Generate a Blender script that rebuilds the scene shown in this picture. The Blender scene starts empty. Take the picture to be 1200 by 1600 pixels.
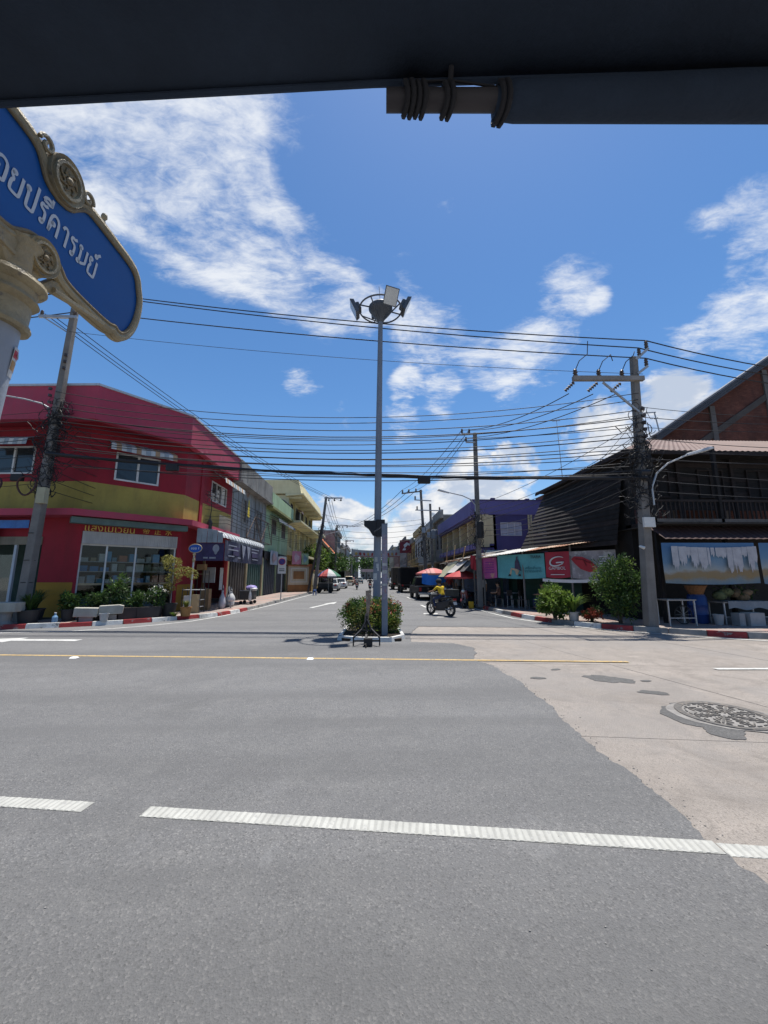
import bpy, bmesh, math, random
from mathutils import Vector, Matrix, noise
from mathutils.geometry import tessellate_polygon
R = math.radians
rnd = random.Random(7)
scene = bpy.context.scene
COL = scene.collection

# ---------------------------------------------------------------- camera, sky, sun, exposure
cam_data = bpy.data.cameras.new('camera')
cam = bpy.data.objects.new('camera', cam_data); COL.objects.link(cam)
cam.location = (0, 0, 1.75)
cam.rotation_euler = (R(90 + 9.45), 0, R(-2.1))
cam_data.sensor_fit = 'HORIZONTAL'; cam_data.sensor_width = 36.0
cam_data.lens = 18.03
cam_data.clip_start = 0.05; cam_data.clip_end = 3000
scene.camera = cam
scene.render.resolution_x = 768; scene.render.resolution_y = 1024

SUN = Vector((1.5, 2.0, 11.8)).normalized()
EXPOSURE = 0.65
world = bpy.data.worlds.new('World'); scene.world = world; world.use_nodes = True
sun_data = bpy.data.lights.new('sun', 'SUN'); sun_data.energy = 5.0; sun_data.angle = R(0.53); sun_data.color = (1.0, 0.955, 0.88)
sun = bpy.data.objects.new('sun', sun_data); COL.objects.link(sun)
sun.rotation_euler = SUN.to_track_quat('Z', 'Y').to_euler(); sun.location = (0, 0, 60)
vs = scene.view_settings
vs.view_transform = 'Standard'; vs.look = 'None'; vs.gamma = 1.0; vs.exposure = EXPOSURE; vs.use_curve_mapping = False

def build_sky():
    nt = world.node_tree; N = nt.nodes; L = nt.links
    N.clear()
    out = N.new('ShaderNodeOutputWorld')
    sky = N.new('ShaderNodeTexSky'); sky.sky_type = 'NISHITA'; sky.sun_disc = False
    sky.sun_elevation = math.asin(SUN.z); sky.sun_rotation = math.atan2(SUN.x, SUN.y)
    sky.air_density = 1.0; sky.dust_density = 0.35; sky.ozone_density = 3.0; sky.altitude = 0
    bg = N.new('ShaderNodeBackground'); bg.inputs[1].default_value = 0.094
    hs = N.new('ShaderNodeHueSaturation'); hs.inputs['Saturation'].default_value = 1.22
    hs.inputs['Value'].default_value = 1.0
    L.new(sky.outputs[0], hs.inputs['Color']); L.new(hs.outputs[0], bg.inputs[0])
    tc = N.new('ShaderNodeTexCoord')
    def math_(op, a, b=None, c=None, clamp=False):
        n = N.new('ShaderNodeMath'); n.operation = op; n.use_clamp = clamp
        for i, v in enumerate((a, b, c)):
            if v is None: continue
            if isinstance(v, (int, float)): n.inputs[i].default_value = v
            else: L.new(v, n.inputs[i])
        return n.outputs[0]
    def vmath(op, a, b):
        n = N.new('ShaderNodeVectorMath'); n.operation = op
        for i, v in enumerate((a, b)):
            if isinstance(v, (tuple, Vector)): n.inputs[i].default_value = tuple(v)
            else: L.new(v, n.inputs[i])
        return n
    def rng(v, a, b, c=0., d=1., smooth=True):
        n = N.new('ShaderNodeMapRange'); n.interpolation_type = 'SMOOTHSTEP' if smooth else 'LINEAR'
        L.new(v, n.inputs[0])
        for i, x in enumerate((a, b, c, d)): n.inputs[i + 1].default_value = x
        return n.outputs[0]
    d0 = vmath('NORMALIZE', tc.outputs['Generated'], (0, 0, 0)).outputs[0]
    sep = N.new('ShaderNodeSeparateXYZ'); L.new(d0, sep.inputs[0])
    zc = math_('ADD', math_('MAXIMUM', sep.outputs[2], 0.0), 0.10)
    px = math_('DIVIDE', sep.outputs[0], zc); py = math_('DIVIDE', sep.outputs[1], zc)
    cmb = N.new('ShaderNodeCombineXYZ'); L.new(px, cmb.inputs[0]); L.new(py, cmb.inputs[1])
    def nz(vec, sc, det, rough=.55, dist=0., scale3=None, rotz=0):
        m = N.new('ShaderNodeMapping'); L.new(vec, m.inputs[0])
        if scale3: m.inputs['Scale'].default_value = scale3
        m.inputs['Rotation'].default_value = (0, 0, rotz)
        n = N.new('ShaderNodeTexNoise'); n.inputs['Scale'].default_value = sc; n.inputs['Detail'].default_value = det
        n.inputs['Roughness'].default_value = rough; n.inputs['Distortion'].default_value = dist
        L.new(m.outputs[0], n.inputs['Vector']); return n.outputs[0]
    plane = cmb.outputs[0]
    def blobs(lst):
        tot = None
        for (v, rad, s) in lst:
            dp = vmath('DOT_PRODUCT', d0, v).outputs['Value']
            m = rng(dp, math.cos(R(rad)), 1.0, 0., s)
            tot = m if tot is None else math_('ADD', tot, m)
        return tot
    CIR = [((-0.470, 0.519, 0.713), 11, 0.8), ((-0.430, 0.530, 0.731), 11, 0.7), ((-0.367, 0.589, 0.720), 12, 1), ((-0.310, 0.649, 0.695), 10, 1), ((-0.241, 0.713, 0.658), 9, 1), ((-0.140, 0.749, 0.648), 9, 1), ((-0.059, 0.793, 0.606), 7, 1), ((0.059, 0.807, 0.587), 7, 1), ((0.152, 0.829, 0.538), 8, 1), ((-0.125, 0.548, 0.827), 10, 0.6), ((-0.272, 0.536, 0.799), 10, 0.7), ((0.083, 0.734, 0.674), 4, 0.6), ((0.395, 0.724, 0.566), 7, 0.75), ((0.355, 0.810, 0.466), 8, 0.85), ((0.416, 0.679, 0.605), 6, 0.6), ((0.300, 0.820, 0.487), 6, 0.6), ((0.628, 0.520, 0.579), 6, 1), ((0.665, 0.559, 0.495), 6, 1), ((0.563, 0.567, 0.601), 3, 0.6), ((0.657, 0.620, 0.428), 7, 0.8), ((0.470, 0.687, 0.554), 2, 0.7), ((0.080, 0.883, 0.463), 3, 1.1), ((0.174, 0.883, 0.436), 4, 1.1), ((0.074, 0.919, 0.388), 4, 1.1), ((-0.168, 0.866, 0.471), 4, 0.8), ((-0.021, 0.676, 0.736), 3, 0.6), ((0.142, 0.666, 0.732), 3, 0.5), ((0.231, 0.851, 0.471), 4, 0.5), ((0.552, 0.708, 0.441), 7, 0.5)]
    CUM = [((0.305, 0.919, 0.252), 7, 1), ((0.367, 0.890, 0.269), 5, 1), ((0.231, 0.955, 0.185), 8, 1), ((0.102, 0.981, 0.164), 6, 0.9), ((0.119, 0.990, 0.082), 9, 1), ((-0.046, 0.994, 0.098), 8, 1), ((-0.133, 0.973, 0.186), 5, 1), ((-0.055, 0.986, 0.155), 4, 0.9), ((0.556, 0.759, 0.338), 7, 0.95), ((0.608, 0.717, 0.341), 6, 0.95), ((0.503, 0.803, 0.319), 6, 0.9), ((0.455, 0.878, 0.149), 3, 0.6), ((0.537, 0.791, 0.292), 3, 0.9), ((0.037, 0.998, 0.049), 9, 0.9), ((0.200, 0.973, 0.113), 9, 1), ((-0.249, 0.968, 0.031), 10, 0.8), ((0.349, 0.934, 0.078), 10, 0.8)]
    # thin high cloud: broad fields cut up by fine stretched noise
    n1 = nz(plane, 3.2, 6, .62, .35, (1.0, 1.6, 1), R(35)); n2 = nz(plane, 15, 5, .68, .8, (1.0, 2.2, 1), R(-30))
    nlow = nz(d0, 2.3, 3, .5)
    wide = math_('MINIMUM', math_('ADD', blobs(CIR), rng(nlow, .58, .80, 0, .30)), 1.35)
    tex = math_('ADD', math_('MULTIPLY', n1, .80), math_('MULTIPLY', n2, .24))
    dens = math_('SUBTRACT', math_('ADD', math_('MULTIPLY', wide, .62), math_('MULTIPLY', tex, 2.7)), 1.82)
    cirrus = math_('MULTIPLY', rng(dens, 0.0, .80, 0, 1), rng(wide, .03, .3, 0, 1))
    # heaped cloud low over the street
    n3 = nz(d0, 7.0, 7, .60, .3, (1, 1, 1.5)); n4 = nz(d0, 2.6, 4, .5, 0, (1, 1, 1.6))
    heap = math_('MINIMUM', math_('ADD', blobs(CUM), rng(n4, .5, .8, 0, .28)), 1.1)
    low = rng(sep.outputs[2], .02, .34, 1.0, 0.0)
    heapd = math_('SUBTRACT', math_('ADD', math_('MULTIPLY', heap, .85), math_('MULTIPLY', n3, 3.0)), 2.05)
    cumulus = math_('MULTIPLY', rng(heapd, 0., .42, 0, .97), rng(heap, .05, .30, 0, 1))
    cumulus = math_('MULTIPLY', cumulus, rng(sep.outputs[2], -.02, .03, 0, 1))
    bc = N.new('ShaderNodeBackground'); bc.inputs[0].default_value = (.93, .96, 1, 1); bc.inputs[1].default_value = 0.62
    bq = N.new('ShaderNodeBackground'); bq.inputs[1].default_value = 0.60
    rp = N.new('ShaderNodeMix'); rp.data_type = 'RGBA'
    n5 = nz(d0, 9, 5, .6, .2, (1, 1, 1.9))
    L.new(rng(n5, .40, .62), rp.inputs[0]); rp.inputs[6].default_value = (.58, .66, .80, 1); rp.inputs[7].default_value = (1, 1, 1, 1)
    L.new(rp.outputs[2], bq.inputs[0])
    m1 = N.new('ShaderNodeMixShader'); L.new(math_('MULTIPLY', cirrus, .90), m1.inputs[0]); L.new(bg.outputs[0], m1.inputs[1]); L.new(bc.outputs[0], m1.inputs[2])
    m2 = N.new('ShaderNodeMixShader'); L.new(cumulus, m2.inputs[0]); L.new(bq.outputs[0], m2.inputs[2])
    # pale moist air low down
    bh = N.new('ShaderNodeBackground'); bh.inputs[0].default_value = (.72, .84, 1, 1); bh.inputs[1].default_value = 0.36
    m3 = N.new('ShaderNodeMixShader'); L.new(rng(sep.outputs[2], 0., .22, .85, 0), m3.inputs[0]); L.new(m1.outputs[0], m3.inputs[1]); L.new(bh.outputs[0], m3.inputs[2]); L.new(m3.outputs[0], m2.inputs[1])
    L.new(m2.outputs[0], out.inputs[0])
build_sky()
world.cycles.sampling_method = 'MANUAL'; world.cycles.sample_map_resolution = 256
scene.cycles.max_bounces = 5; scene.cycles.diffuse_bounces = 3; scene.cycles.glossy_bounces = 2; scene.cycles.transparent_max_bounces = 8

# ---------------------------------------------------------------- materials
MATS = {}
def mat(name, col, rough=.8, var=.15, sc=1.5, bump=0., bsc=40., metal=0., dirt=0., dirtcol=(.05, .045, .04), streak=True, spec=.3, wear=None, wsc=3.0, wth=.6, trans=0., coat=0.):
    """plain painted or raw surface: base colour, broad and fine tone changes, vertical dirt streaks, worn patches, fine relief"""
    if name in MATS: return MATS[name]
    m = bpy.data.materials.new(name); m.use_nodes = True; MATS[name] = m
    nt = m.node_tree; N = nt.nodes; L = nt.links
    b = N['Principled BSDF']; b.inputs['Roughness'].default_value = rough; b.inputs['Metallic'].default_value = metal
    b.inputs['Specular IOR Level'].default_value = spec
    if trans: b.inputs['Transmission Weight'].default_value = trans
    if coat: b.inputs['Coat Weight'].default_value = coat
    geo = N.new('ShaderNodeNewGeometry')
    def noise_(s, det=5, stretch=None, rough_=.6):
        v = geo.outputs['Position']
        if stretch:
            mp = N.new('ShaderNodeMapping'); mp.inputs['Scale'].default_value = stretch; L.new(v, mp.inputs[0]); v = mp.outputs[0]
        n = N.new('ShaderNodeTexNoise'); n.inputs['Scale'].default_value = s; n.inputs['Detail'].default_value = det
        n.inputs['Roughness'].default_value = rough_; L.new(v, n.inputs['Vector']); return n.outputs[0]
    def rng(v, a, b_, c=0., d=1.):
        n = N.new('ShaderNodeMapRange'); L.new(v, n.inputs[0])
        for i, x in enumerate((a, b_, c, d)): n.inputs[i + 1].default_value = x
        return n.outputs[0]
    def mix(f, a, b_):
        n = N.new('ShaderNodeMix'); n.data_type = 'RGBA'
        if isinstance(f, float): n.inputs[0].default_value = f
        else: L.new(f, n.inputs[0])
        for i, c in ((6, a), (7, b_)):
            if isinstance(c, tuple): n.inputs[i].default_value = (*c[:3], 1)
            else: L.new(c, n.inputs[i])
        return n.outputs[2]
    lo = tuple(c * (1 - var) for c in col); hi = tuple(min(1, c * (1 + var)) for c in col)
    c = mix(rng(noise_(sc, 6), .3, .7), lo, hi)
    if var > 0:
        c2 = mix(rng(noise_(sc * 9, 4), .3, .7), tuple(1 - var * .5 for _ in range(3)), (1., 1., 1.))
        mm = N.new('ShaderNodeMix'); mm.data_type = 'RGBA'; mm.blend_type = 'MULTIPLY'; mm.inputs[0].default_value = 1
        L.new(c, mm.inputs[6]); L.new(c2, mm.inputs[7]); c = mm.outputs[2]
    if wear: c = mix(rng(noise_(wsc, 7, None, .65), wth, wth + .08), c, wear)
    if dirt:
        f = rng(noise_(2.2, 6, (1, 1, .16) if streak else None, .65), .48, .78, 0, dirt)
        c = mix(f, c, dirtcol)
    L.new(c, b.inputs['Base Color'])
    if bump:
        bp = N.new('ShaderNodeBump'); bp.inputs['Strength'].default_value = bump; bp.inputs['Distance'].default_value = .02
        L.new(noise_(bsc, 4), bp.inputs['Height']); L.new(bp.outputs[0], b.inputs['Normal'])
    return m

def emat(name, base, fn):
    """material made from a plain one, then changed by fn(nodes, links, principled)"""
    m = mat(name, **base); fn(m.node_tree.nodes, m.node_tree.links, m.node_tree.nodes['Principled BSDF']); return m

# ---------------------------------------------------------------- mesh helpers
class MB:
    def __init__(s): s.v = []; s.f = []; s.m = []; s.cur = 0
    def mi(s, i): s.cur = i; return s
    def add(s, vs_, fs):
        o = len(s.v); s.v += [tuple(p) for p in vs_]
        for f in fs: s.f.append(tuple(i + o for i in f)); s.m.append(s.cur)
        return s
    def box(s, x0, x1, y0, y1, z0, z1):
        return s.add([(x, y, z) for z in (z0, z1) for y in (y0, y1) for x in (x0, x1)],
                     [(0, 2, 3, 1), (4, 5, 7, 6), (0, 1, 5, 4), (2, 6, 7, 3), (0, 4, 6, 2), (1, 3, 7, 5)])
    def hexa(s, bot, top):
        return s.add(list(bot) + list(top), [(3, 2, 1, 0), (4, 5, 6, 7), (0, 1, 5, 4), (1, 2, 6, 5), (2, 3, 7, 6), (3, 0, 4, 7)])
    def obox(s, c, size, rot=(0, 0, 0)):
        from mathutils import Euler
        m = Euler(rot).to_matrix(); hx, hy, hz = (a / 2 for a in size); c = Vector(c)
        P = [c + m @ Vector((x, y, z)) for z in (-hz, hz) for y in (-hy, hy) for x in (-hx, hx)]
        return s.add(P, [(0, 2, 3, 1), (4, 5, 7, 6), (0, 1, 5, 4), (2, 6, 7, 3), (0, 4, 6, 2), (1, 3, 7, 5)])
    def poly(s, pts): return s.add(pts, [tuple(range(len(pts)))])
    def bar(s, a, b, w, h=None, upv=(0, 0, 1)):
        a = Vector(a); b = Vector(b); d = (b - a).normalized(); u = Vector(upv)
        if abs(d.dot(u)) > .98: u = Vector((0, 1, 0))
        sd = d.cross(u).normalized(); u = sd.cross(d); h = h or w
        P = [p + sd * x * w / 2 + u * y * h / 2 for p in (a, b) for x, y in ((-1, -1), (1, -1), (1, 1), (-1, 1))]
        return s.add(P, [(0, 1, 2, 3), (7, 6, 5, 4), (0, 4, 5, 1), (1, 5, 6, 2), (2, 6, 7, 3), (3, 7, 4, 0)])
    def tube(s, pts, r, n=6, caps=True):
        pts = [Vector(p) for p in pts]; rs = r if isinstance(r, (list, tuple)) else [r] * len(pts)
        o = len(s.v); u = None
        for i, p in enumerate(pts):
            t = (pts[min(i + 1, len(pts) - 1)] - pts[max(i - 1, 0)]).normalized()
            if u is None:
                u = Vector((0, 0, 1)) if abs(t.z) < .9 else Vector((1, 0, 0))
            u = (u - t * u.dot(t)).normalized(); w = t.cross(u)
            for k in range(n):
                a = 2 * math.pi * k / n; s.v.append(tuple(p + (u * math.cos(a) + w * math.sin(a)) * rs[i]))
        for i in range(len(pts) - 1):
            for k in range(n):
                a = o + i * n + k; b = o + i * n + (k + 1) % n
                s.f.append((a, b, b + n, a + n)); s.m.append(s.cur)
        if caps:
            s.f.append(tuple(o + k for k in range(n))[::-1]); s.m.append(s.cur)
            e = o + (len(pts) - 1) * n; s.f.append(tuple(e + k for k in range(n))); s.m.append(s.cur)
        return s
    def cyl(s, a, b, r, r2=None, n=12): return s.tube([a, b], [r, r if r2 is None else r2], n)
    def lathe(s, prof, n=16, c=(0, 0, 0)):
        o = len(s.v); m = len(prof)
        for k in range(n):
            a = 2 * math.pi * k / n
            for (r, z) in prof: s.v.append((c[0] + r * math.cos(a), c[1] + r * math.sin(a), c[2] + z))
        for k in range(n):
            for i in range(m - 1):
                a = o + k * m + i; b = o + ((k + 1) % n) * m + i
                s.f.append((a, b, b + 1, a + 1)); s.m.append(s.cur)
        for i, fl in ((0, True), (m - 1, False)):
            if prof[i][0] > 1e-4:
                ring = tuple(o + k * m + i for k in range(n)); s.f.append(ring[::-1] if fl else ring); s.m.append(s.cur)
        return s
    def prism(s, pts, h, axis='z', o=0.):
        """closed outline (counter-clockwise) pushed h along axis: z -> (a,b,o..o+h), y -> (a,o..o+h,b), x -> (o..o+h,a,b)"""
        def P(a, b, c): return (a, b, c) if axis == 'z' else (a, c, b) if axis == 'y' else (c, a, b)
        n = len(pts); A = [P(a, b, o) for a, b in pts] + [P(a, b, o + h) for a, b in pts]
        tri = tessellate_polygon([[Vector((a, b, 0)) for a, b in pts]])
        return s.add(A, [tuple(t) for t in tri] + [tuple(i + n for i in t)[::-1] for t in tri] + [(i, (i + 1) % n, n + (i + 1) % n, n + i) for i in range(n)])
    def sphere(s, c, r, n=10, m=7, sc=(1, 1, 1)):
        prof = [(max(1e-5, r * math.sin(math.pi * i / m)), -r * math.cos(math.pi * i / m)) for i in range(m + 1)]
        o = len(s.v); s.lathe(prof, n)
        for i in range(o, len(s.v)):
            x, y, z = s.v[i]; s.v[i] = (c[0] + x * sc[0], c[1] + y * sc[1], c[2] + z * sc[2])
        return s
    def grid(s, fn, nu, nv):
        o = len(s.v)
        for j in range(nv + 1):
            for i in range(nu + 1): s.v.append(tuple(fn(i / nu, j / nv)))
        for j in range(nv):
            for i in range(nu):
                a = o + j * (nu + 1) + i; s.f.append((a, a + 1, a + nu + 2, a + nu + 1)); s.m.append(s.cur)
        return s
    def mesh(s, name, mats, smooth=False, recalc=True):
        me = bpy.data.meshes.new(name); me.from_pydata(s.v, [], s.f)
        mats = mats if isinstance(mats, (list, tuple)) else [mats]
        for m in mats: me.materials.append(m)
        if len(mats) > 1: me.polygons.foreach_set('material_index', s.m)
        if recalc:
            bm = bmesh.new(); bm.from_mesh(me); bmesh.ops.recalc_face_normals(bm, faces=bm.faces); bm.to_mesh(me); bm.free()
        if smooth:
            me.polygons.foreach_set('use_smooth', [True] * len(me.polygons))
            me.set_sharp_from_angle(angle=R(38))
        me.update(); return me
    def build(s, name, mats, parent=None, smooth=False, recalc=True, bev=0., loc=(0, 0, 0), rot=(0, 0, 0), solid=0.):
        return link(s.mesh(name, mats, smooth, recalc), name, parent, loc, rot, bev, solid)

def link(me, name, parent=None, loc=(0, 0, 0), rot=(0, 0, 0), bev=0., solid=0.):
    o = bpy.data.objects.new(name, me); COL.objects.link(o); o.location = loc; o.rotation_euler = rot
    if parent is not None: o.parent = parent
    if solid:
        m = o.modifiers.new('thickness', 'SOLIDIFY'); m.thickness = solid; m.offset = 0
    if bev:
        m = o.modifiers.new('bevel', 'BEVEL'); m.width = bev; m.segments = 2; m.limit_method = 'ANGLE'; m.angle_limit = R(40)
    return o

def thing(name, label, cat, loc=(0, 0, 0), rz=0., group=None):
    o = bpy.data.objects.new(name, None); COL.objects.link(o); o.location = loc
    o.rotation_euler = rz if isinstance(rz, tuple) else (0, 0, rz)
    o.empty_display_size = .1
    return tag(o, label, cat, group)
def tag(o, label=None, cat=None, group=None, kind=None):
    if label: o['label'] = label
    if cat: o['category'] = cat
    if group: o['group'] = group
    if kind: o['kind'] = kind
    return o
def copy_tree(o, parent=None, kids=None):
    if kids is None:
        kids = {}
        for q in bpy.data.objects:
            if q.parent is not None: kids.setdefault(q.parent.name, []).append(q)
    c = o.copy(); COL.objects.link(c); c.parent = parent
    for ch in kids.get(o.name, []): copy_tree(ch, c, kids)
    return c

def text(s, name, size, m, parent, loc, rot=(R(90), 0, 0), ext=.004, sx=1., align='CENTER'):
    cu = bpy.data.curves.new('letters', 'FONT'); cu.body = s; cu.size = size; cu.extrude = ext; cu.align_x = align; cu.align_y = 'CENTER'
    cu.resolution_u = 3
    t = bpy.data.objects.new('letters', cu); COL.objects.link(t)
    dg = bpy.context.evaluated_depsgraph_get()
    me = bpy.data.meshes.new_from_object(t.evaluated_get(dg)); bpy.data.objects.remove(t); bpy.data.curves.remove(cu)
    me.materials.clear(); me.materials.append(m)
    for v in me.vertices: v.co.x *= sx
    o = link(me, name, parent, loc, rot); return o

def sag(a, b, s, n=14):
    a = Vector(a); b = Vector(b)
    return [a.lerp(b, i / n) - Vector((0, 0, s * 4 * (i / n) * (1 - i / n))) for i in range(n + 1)]

WL = {}
def wloc(o):
    if o is None: return Vector((0, 0, 0))
    if o.name in WL: return Vector(WL[o.name])
    return Vector(o.location) + (wloc(o.parent) if o.parent else Vector((0, 0, 0)))
def wb(mb, name, mats, parent, smooth=False, bev=0., F=None, solid=0., recalc=True):
    """build a part whose points are given in world metres (optionally through a facade frame F)"""
    if F is not None: mb.v = [tuple(F @ Vector(p)) for p in mb.v]
    o = mb.build(name, mats, None, smooth, recalc, bev, solid=solid)
    if parent is not None:
        o.parent = parent; w = wloc(parent); o.location = -w; WL[o.name] = (0, 0, 0)
    return o
def facade(p0, p1, z=0.):
    """frame of a wall seen from outside: x from its left end p0 to its right end p1, y inwards, z up"""
    a = Vector((p0[0], p0[1], z)); d = Vector((p1[0] - p0[0], p1[1] - p0[1], 0)); L_ = d.length; d.normalize()
    return Matrix(((d.x, -d.y, 0, a.x), (d.y, d.x, 0, a.y), (0, 0, 1, a.z), (0, 0, 0, 1))), L_
def wall_cells(x0, x1, z0, z1, holes, y0=0., y1=.2):
    xs = sorted({x0, x1, *[h[0] for h in holes], *[h[1] for h in holes]}); zs = sorted({z0, z1, *[h[2] for h in holes], *[h[3] for h in holes]})
    xs = [x for x in xs if x0 <= x <= x1]; zs = [z for z in zs if z0 <= z <= z1]; m = MB()
    for a, b in zip(xs[:-1], xs[1:]):
        run = None
        for c, d in zip(zs[:-1], zs[1:]):
            hole = any(h[0] <= (a + b) / 2 <= h[1] and h[2] <= (c + d) / 2 <= h[3] for h in holes)
            if hole:
                if run: m.box(a, b, y0, y1, *run); run = None
            else: run = (run[0], d) if run else (c, d)
        if run: m.box(a, b, y0, y1, *run)
    return m
glass_d = mat('window_glass', (.025, .03, .035), .08, .2, 2, spec=.6)
glass_p = mat('pale_glass', (.30, .34, .38), .15, .15, 2, spec=.6)
white_fr = mat('window_frame_white', (.58, .58, .56), .6, .12, 3, dirt=.4)
dark_fr = mat('window_frame_dark', (.07, .065, .06), .6, .2, 3)
def window(parent, F, x0, x1, z0, z1, cols=2, rows=1, fw=.06, dep=.08, frame=None, glass=None, y=.02, name='window'):
    fm = MB(); fm.box(x0, x1, y - .05, y + dep, z0, z0 + fw).box(x0, x1, y - .05, y + dep, z1 - fw, z1)
    fm.box(x0, x0 + fw, y - .048, y + dep, z0 + fw, z1 - fw).box(x1 - fw, x1, y - .048, y + dep, z0 + fw, z1 - fw)
    cw = (x1 - x0) / cols; rh = (z1 - z0) / rows
    for i in range(1, cols): fm.box(x0 + cw * i - fw * .6, x0 + cw * i + fw * .6, y - .044, y + dep, z0 + fw, z1 - fw)
    for i in range(1, rows): fm.box(x0 + fw, x1 - fw, y - .04, y + dep, z0 + rh * i - fw * .3, z0 + rh * i + fw * .3)
    w = wb(fm, name, frame or white_fr, parent, F=F)
    for i in range(cols):
        for j in range(rows):
            wb(MB().box(x0 + cw * i + fw * .55, x0 + cw * (i + 1) - fw * .55, y + .01 + .012 * (i % 2), y + .018 + .012 * (i % 2), z0 + rh * j + fw * .3, z0 + rh * (j + 1) - fw * .3), 'pane', glass or glass_d, w, F=F)
    return w

# ---------------------------------------------------------------- ground, roads, pavements
def road_mat(name, col, agg, wear, fine=260., rough=.88, lines=None, crack=None):
    m = bpy.data.materials.new(name); m.use_nodes = True; MATS[name] = m
    N = m.node_tree.nodes; L = m.node_tree.links; b = N['Principled BSDF']
    b.inputs['Roughness'].default_value = rough; b.inputs['Specular IOR Level'].default_value = .22
    geo = N.new('ShaderNodeNewGeometry')
    def nz(s, det=4, st=None, r=.6, dist=0.):
        v = geo.outputs['Position']
        if st:
            mp = N.new('ShaderNodeMapping'); mp.inputs['Scale'].default_value = st; L.new(v, mp.inputs[0]); v = mp.outputs[0]
        n = N.new('ShaderNodeTexNoise'); n.inputs['Scale'].default_value = s; n.inputs['Detail'].default_value = det; n.inputs['Roughness'].default_value = r
        n.inputs['Distortion'].default_value = dist
        L.new(v, n.inputs['Vector']); return n.outputs[0]
    def rg(v, a, b_, c=0., d=1.):
        n = N.new('ShaderNodeMapRange'); L.new(v, n.inputs[0])
        for i, x in enumerate((a, b_, c, d)): n.inputs[i + 1].default_value = x
        return n.outputs[0]
    def mix(f, a, c, bl='MIX'):
        n = N.new('ShaderNodeMix'); n.data_type = 'RGBA'; n.blend_type = bl
        if isinstance(f, float): n.inputs[0].default_value = f
        else: L.new(f, n.inputs[0])
        for i, q in ((6, a), (7, c)):
            if isinstance(q, tuple): n.inputs[i].default_value = (*q, 1)
            else: L.new(q, n.inputs[i])
        return n.outputs[2]
    c = mix(rg(nz(.55, 6, (.35, 1, 1)), .3, .72), tuple(k * .86 for k in col), tuple(k * 1.12 for k in col))
    c = mix(rg(nz(2.6, 7, None, .7), .48, .70, 0, .7), c, wear)
    vor = N.new('ShaderNodeTexVoronoi'); vor.inputs['Scale'].default_value = 92; L.new(geo.outputs['Position'], vor.inputs['Vector'])
    st = N.new('ShaderNodeSeparateColor'); L.new(vor.outputs['Color'], st.inputs[0])
    c = mix(rg(st.outputs[0], .76, .97, 0, .42), c, agg)
    c = mix(rg(st.outputs[1], .74, .95, 0, .52), c, tuple(k * .45 for k in col))
    c = mix(rg(nz(fine, 3), .35, .65), mix(1., c, (.74, .74, .74), 'MULTIPLY'), c)
    c = mix(rg(nz(5.5, 8, None, .75, .5), .66, .78, 0, .5), c, tuple(k * .38 for k in col))
    c = mix(rg(nz(.9, 4, (.07, .85, 1), .55, .2), .44, .62, 0, .62), c, tuple(k * .66 for k in col))
    c = mix(rg(nz(.55, 6, (.5, 1, 1), .68, .9), .54, .70, 0, .45), c, tuple(k * .58 for k in col))
    c = mix(rg(nz(1.1, 6, None, .7, .8), .60, .72, 0, .30), c, tuple(k * 1.45 for k in col))
    if lines:
        c = mix(rg(nz(1.7, 8, None, .72, 1.2), .48, .68, 0, .75), c, tuple(k * .55 for k in col))
        c = mix(rg(nz(.45, 6, None, .7, .6), .45, .60, 0, .62), c, (.225, .21, .198))
        c = mix(rg(nz(9, 6, None, .7, .8), .62, .72, 0, .6), c, (.11, .105, .10))
        w = N.new('ShaderNodeTexWave'); w.inputs['Scale'].default_value = lines; w.inputs['Distortion'].default_value = 2.5; w.inputs['Detail'].default_value = 2
        mp = N.new('ShaderNodeMapping'); mp.inputs['Rotation'].default_value = (0, 0, R(-83)); L.new(geo.outputs['Position'], mp.inputs[0]); L.new(mp.outputs[0], w.inputs['Vector'])
        c = mix(rg(nz(.8, 3), .42, .6, 0, .35), c, mix(rg(w.outputs['Fac'], .2, .8), mix(1., c, (.72, .72, .72), 'MULTIPLY'), c))
    L.new(c, b.inputs['Base Color'])
    bp = N.new('ShaderNodeBump'); bp.inputs['Strength'].default_value = .9; bp.inputs['Distance'].default_value = .008
    ad = N.new('ShaderNodeMath'); ad.operation = 'ADD'; L.new(vor.outputs['Distance'], ad.inputs[0]); L.new(nz(fine, 3), ad.inputs[1])
    L.new(ad.outputs[0], bp.inputs['Height']); L.new(bp.outputs[0], b.inputs['Normal'])
    return m
asphalt = road_mat('asphalt', (.168, .168, .170), (.34, .33, .32), (.205, .203, .20))
asphalt_old = road_mat('asphalt_patch', (.13, .128, .126), (.25, .25, .25), (.17, .165, .16))
concrete_rd = road_mat('road_concrete', (.328, .294, .264), (.42, .378, .345), (.39, .342, .302), lines=24.)
concrete = mat('concrete', (.30, .285, .265), .9, .2, .9, .4, 60, dirt=.5)
pave_mat = mat('pavement_tiles', (.24, .20, .18), .9, .25, .7, .3, 30, wear=(.30, .20, .17), wsc=.6, wth=.5)
line_w = mat('road_paint_white', (.46, .46, .44), .7, .2, 2.0, .3, 120, wear=(.22, .22, .22), wsc=14, wth=.56)
line_y = mat('road_paint_yellow', (.42, .295, .125), .7, .2, 2.0, .3, 120, wear=(.20, .18, .15), wsc=18, wth=.52)
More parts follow.
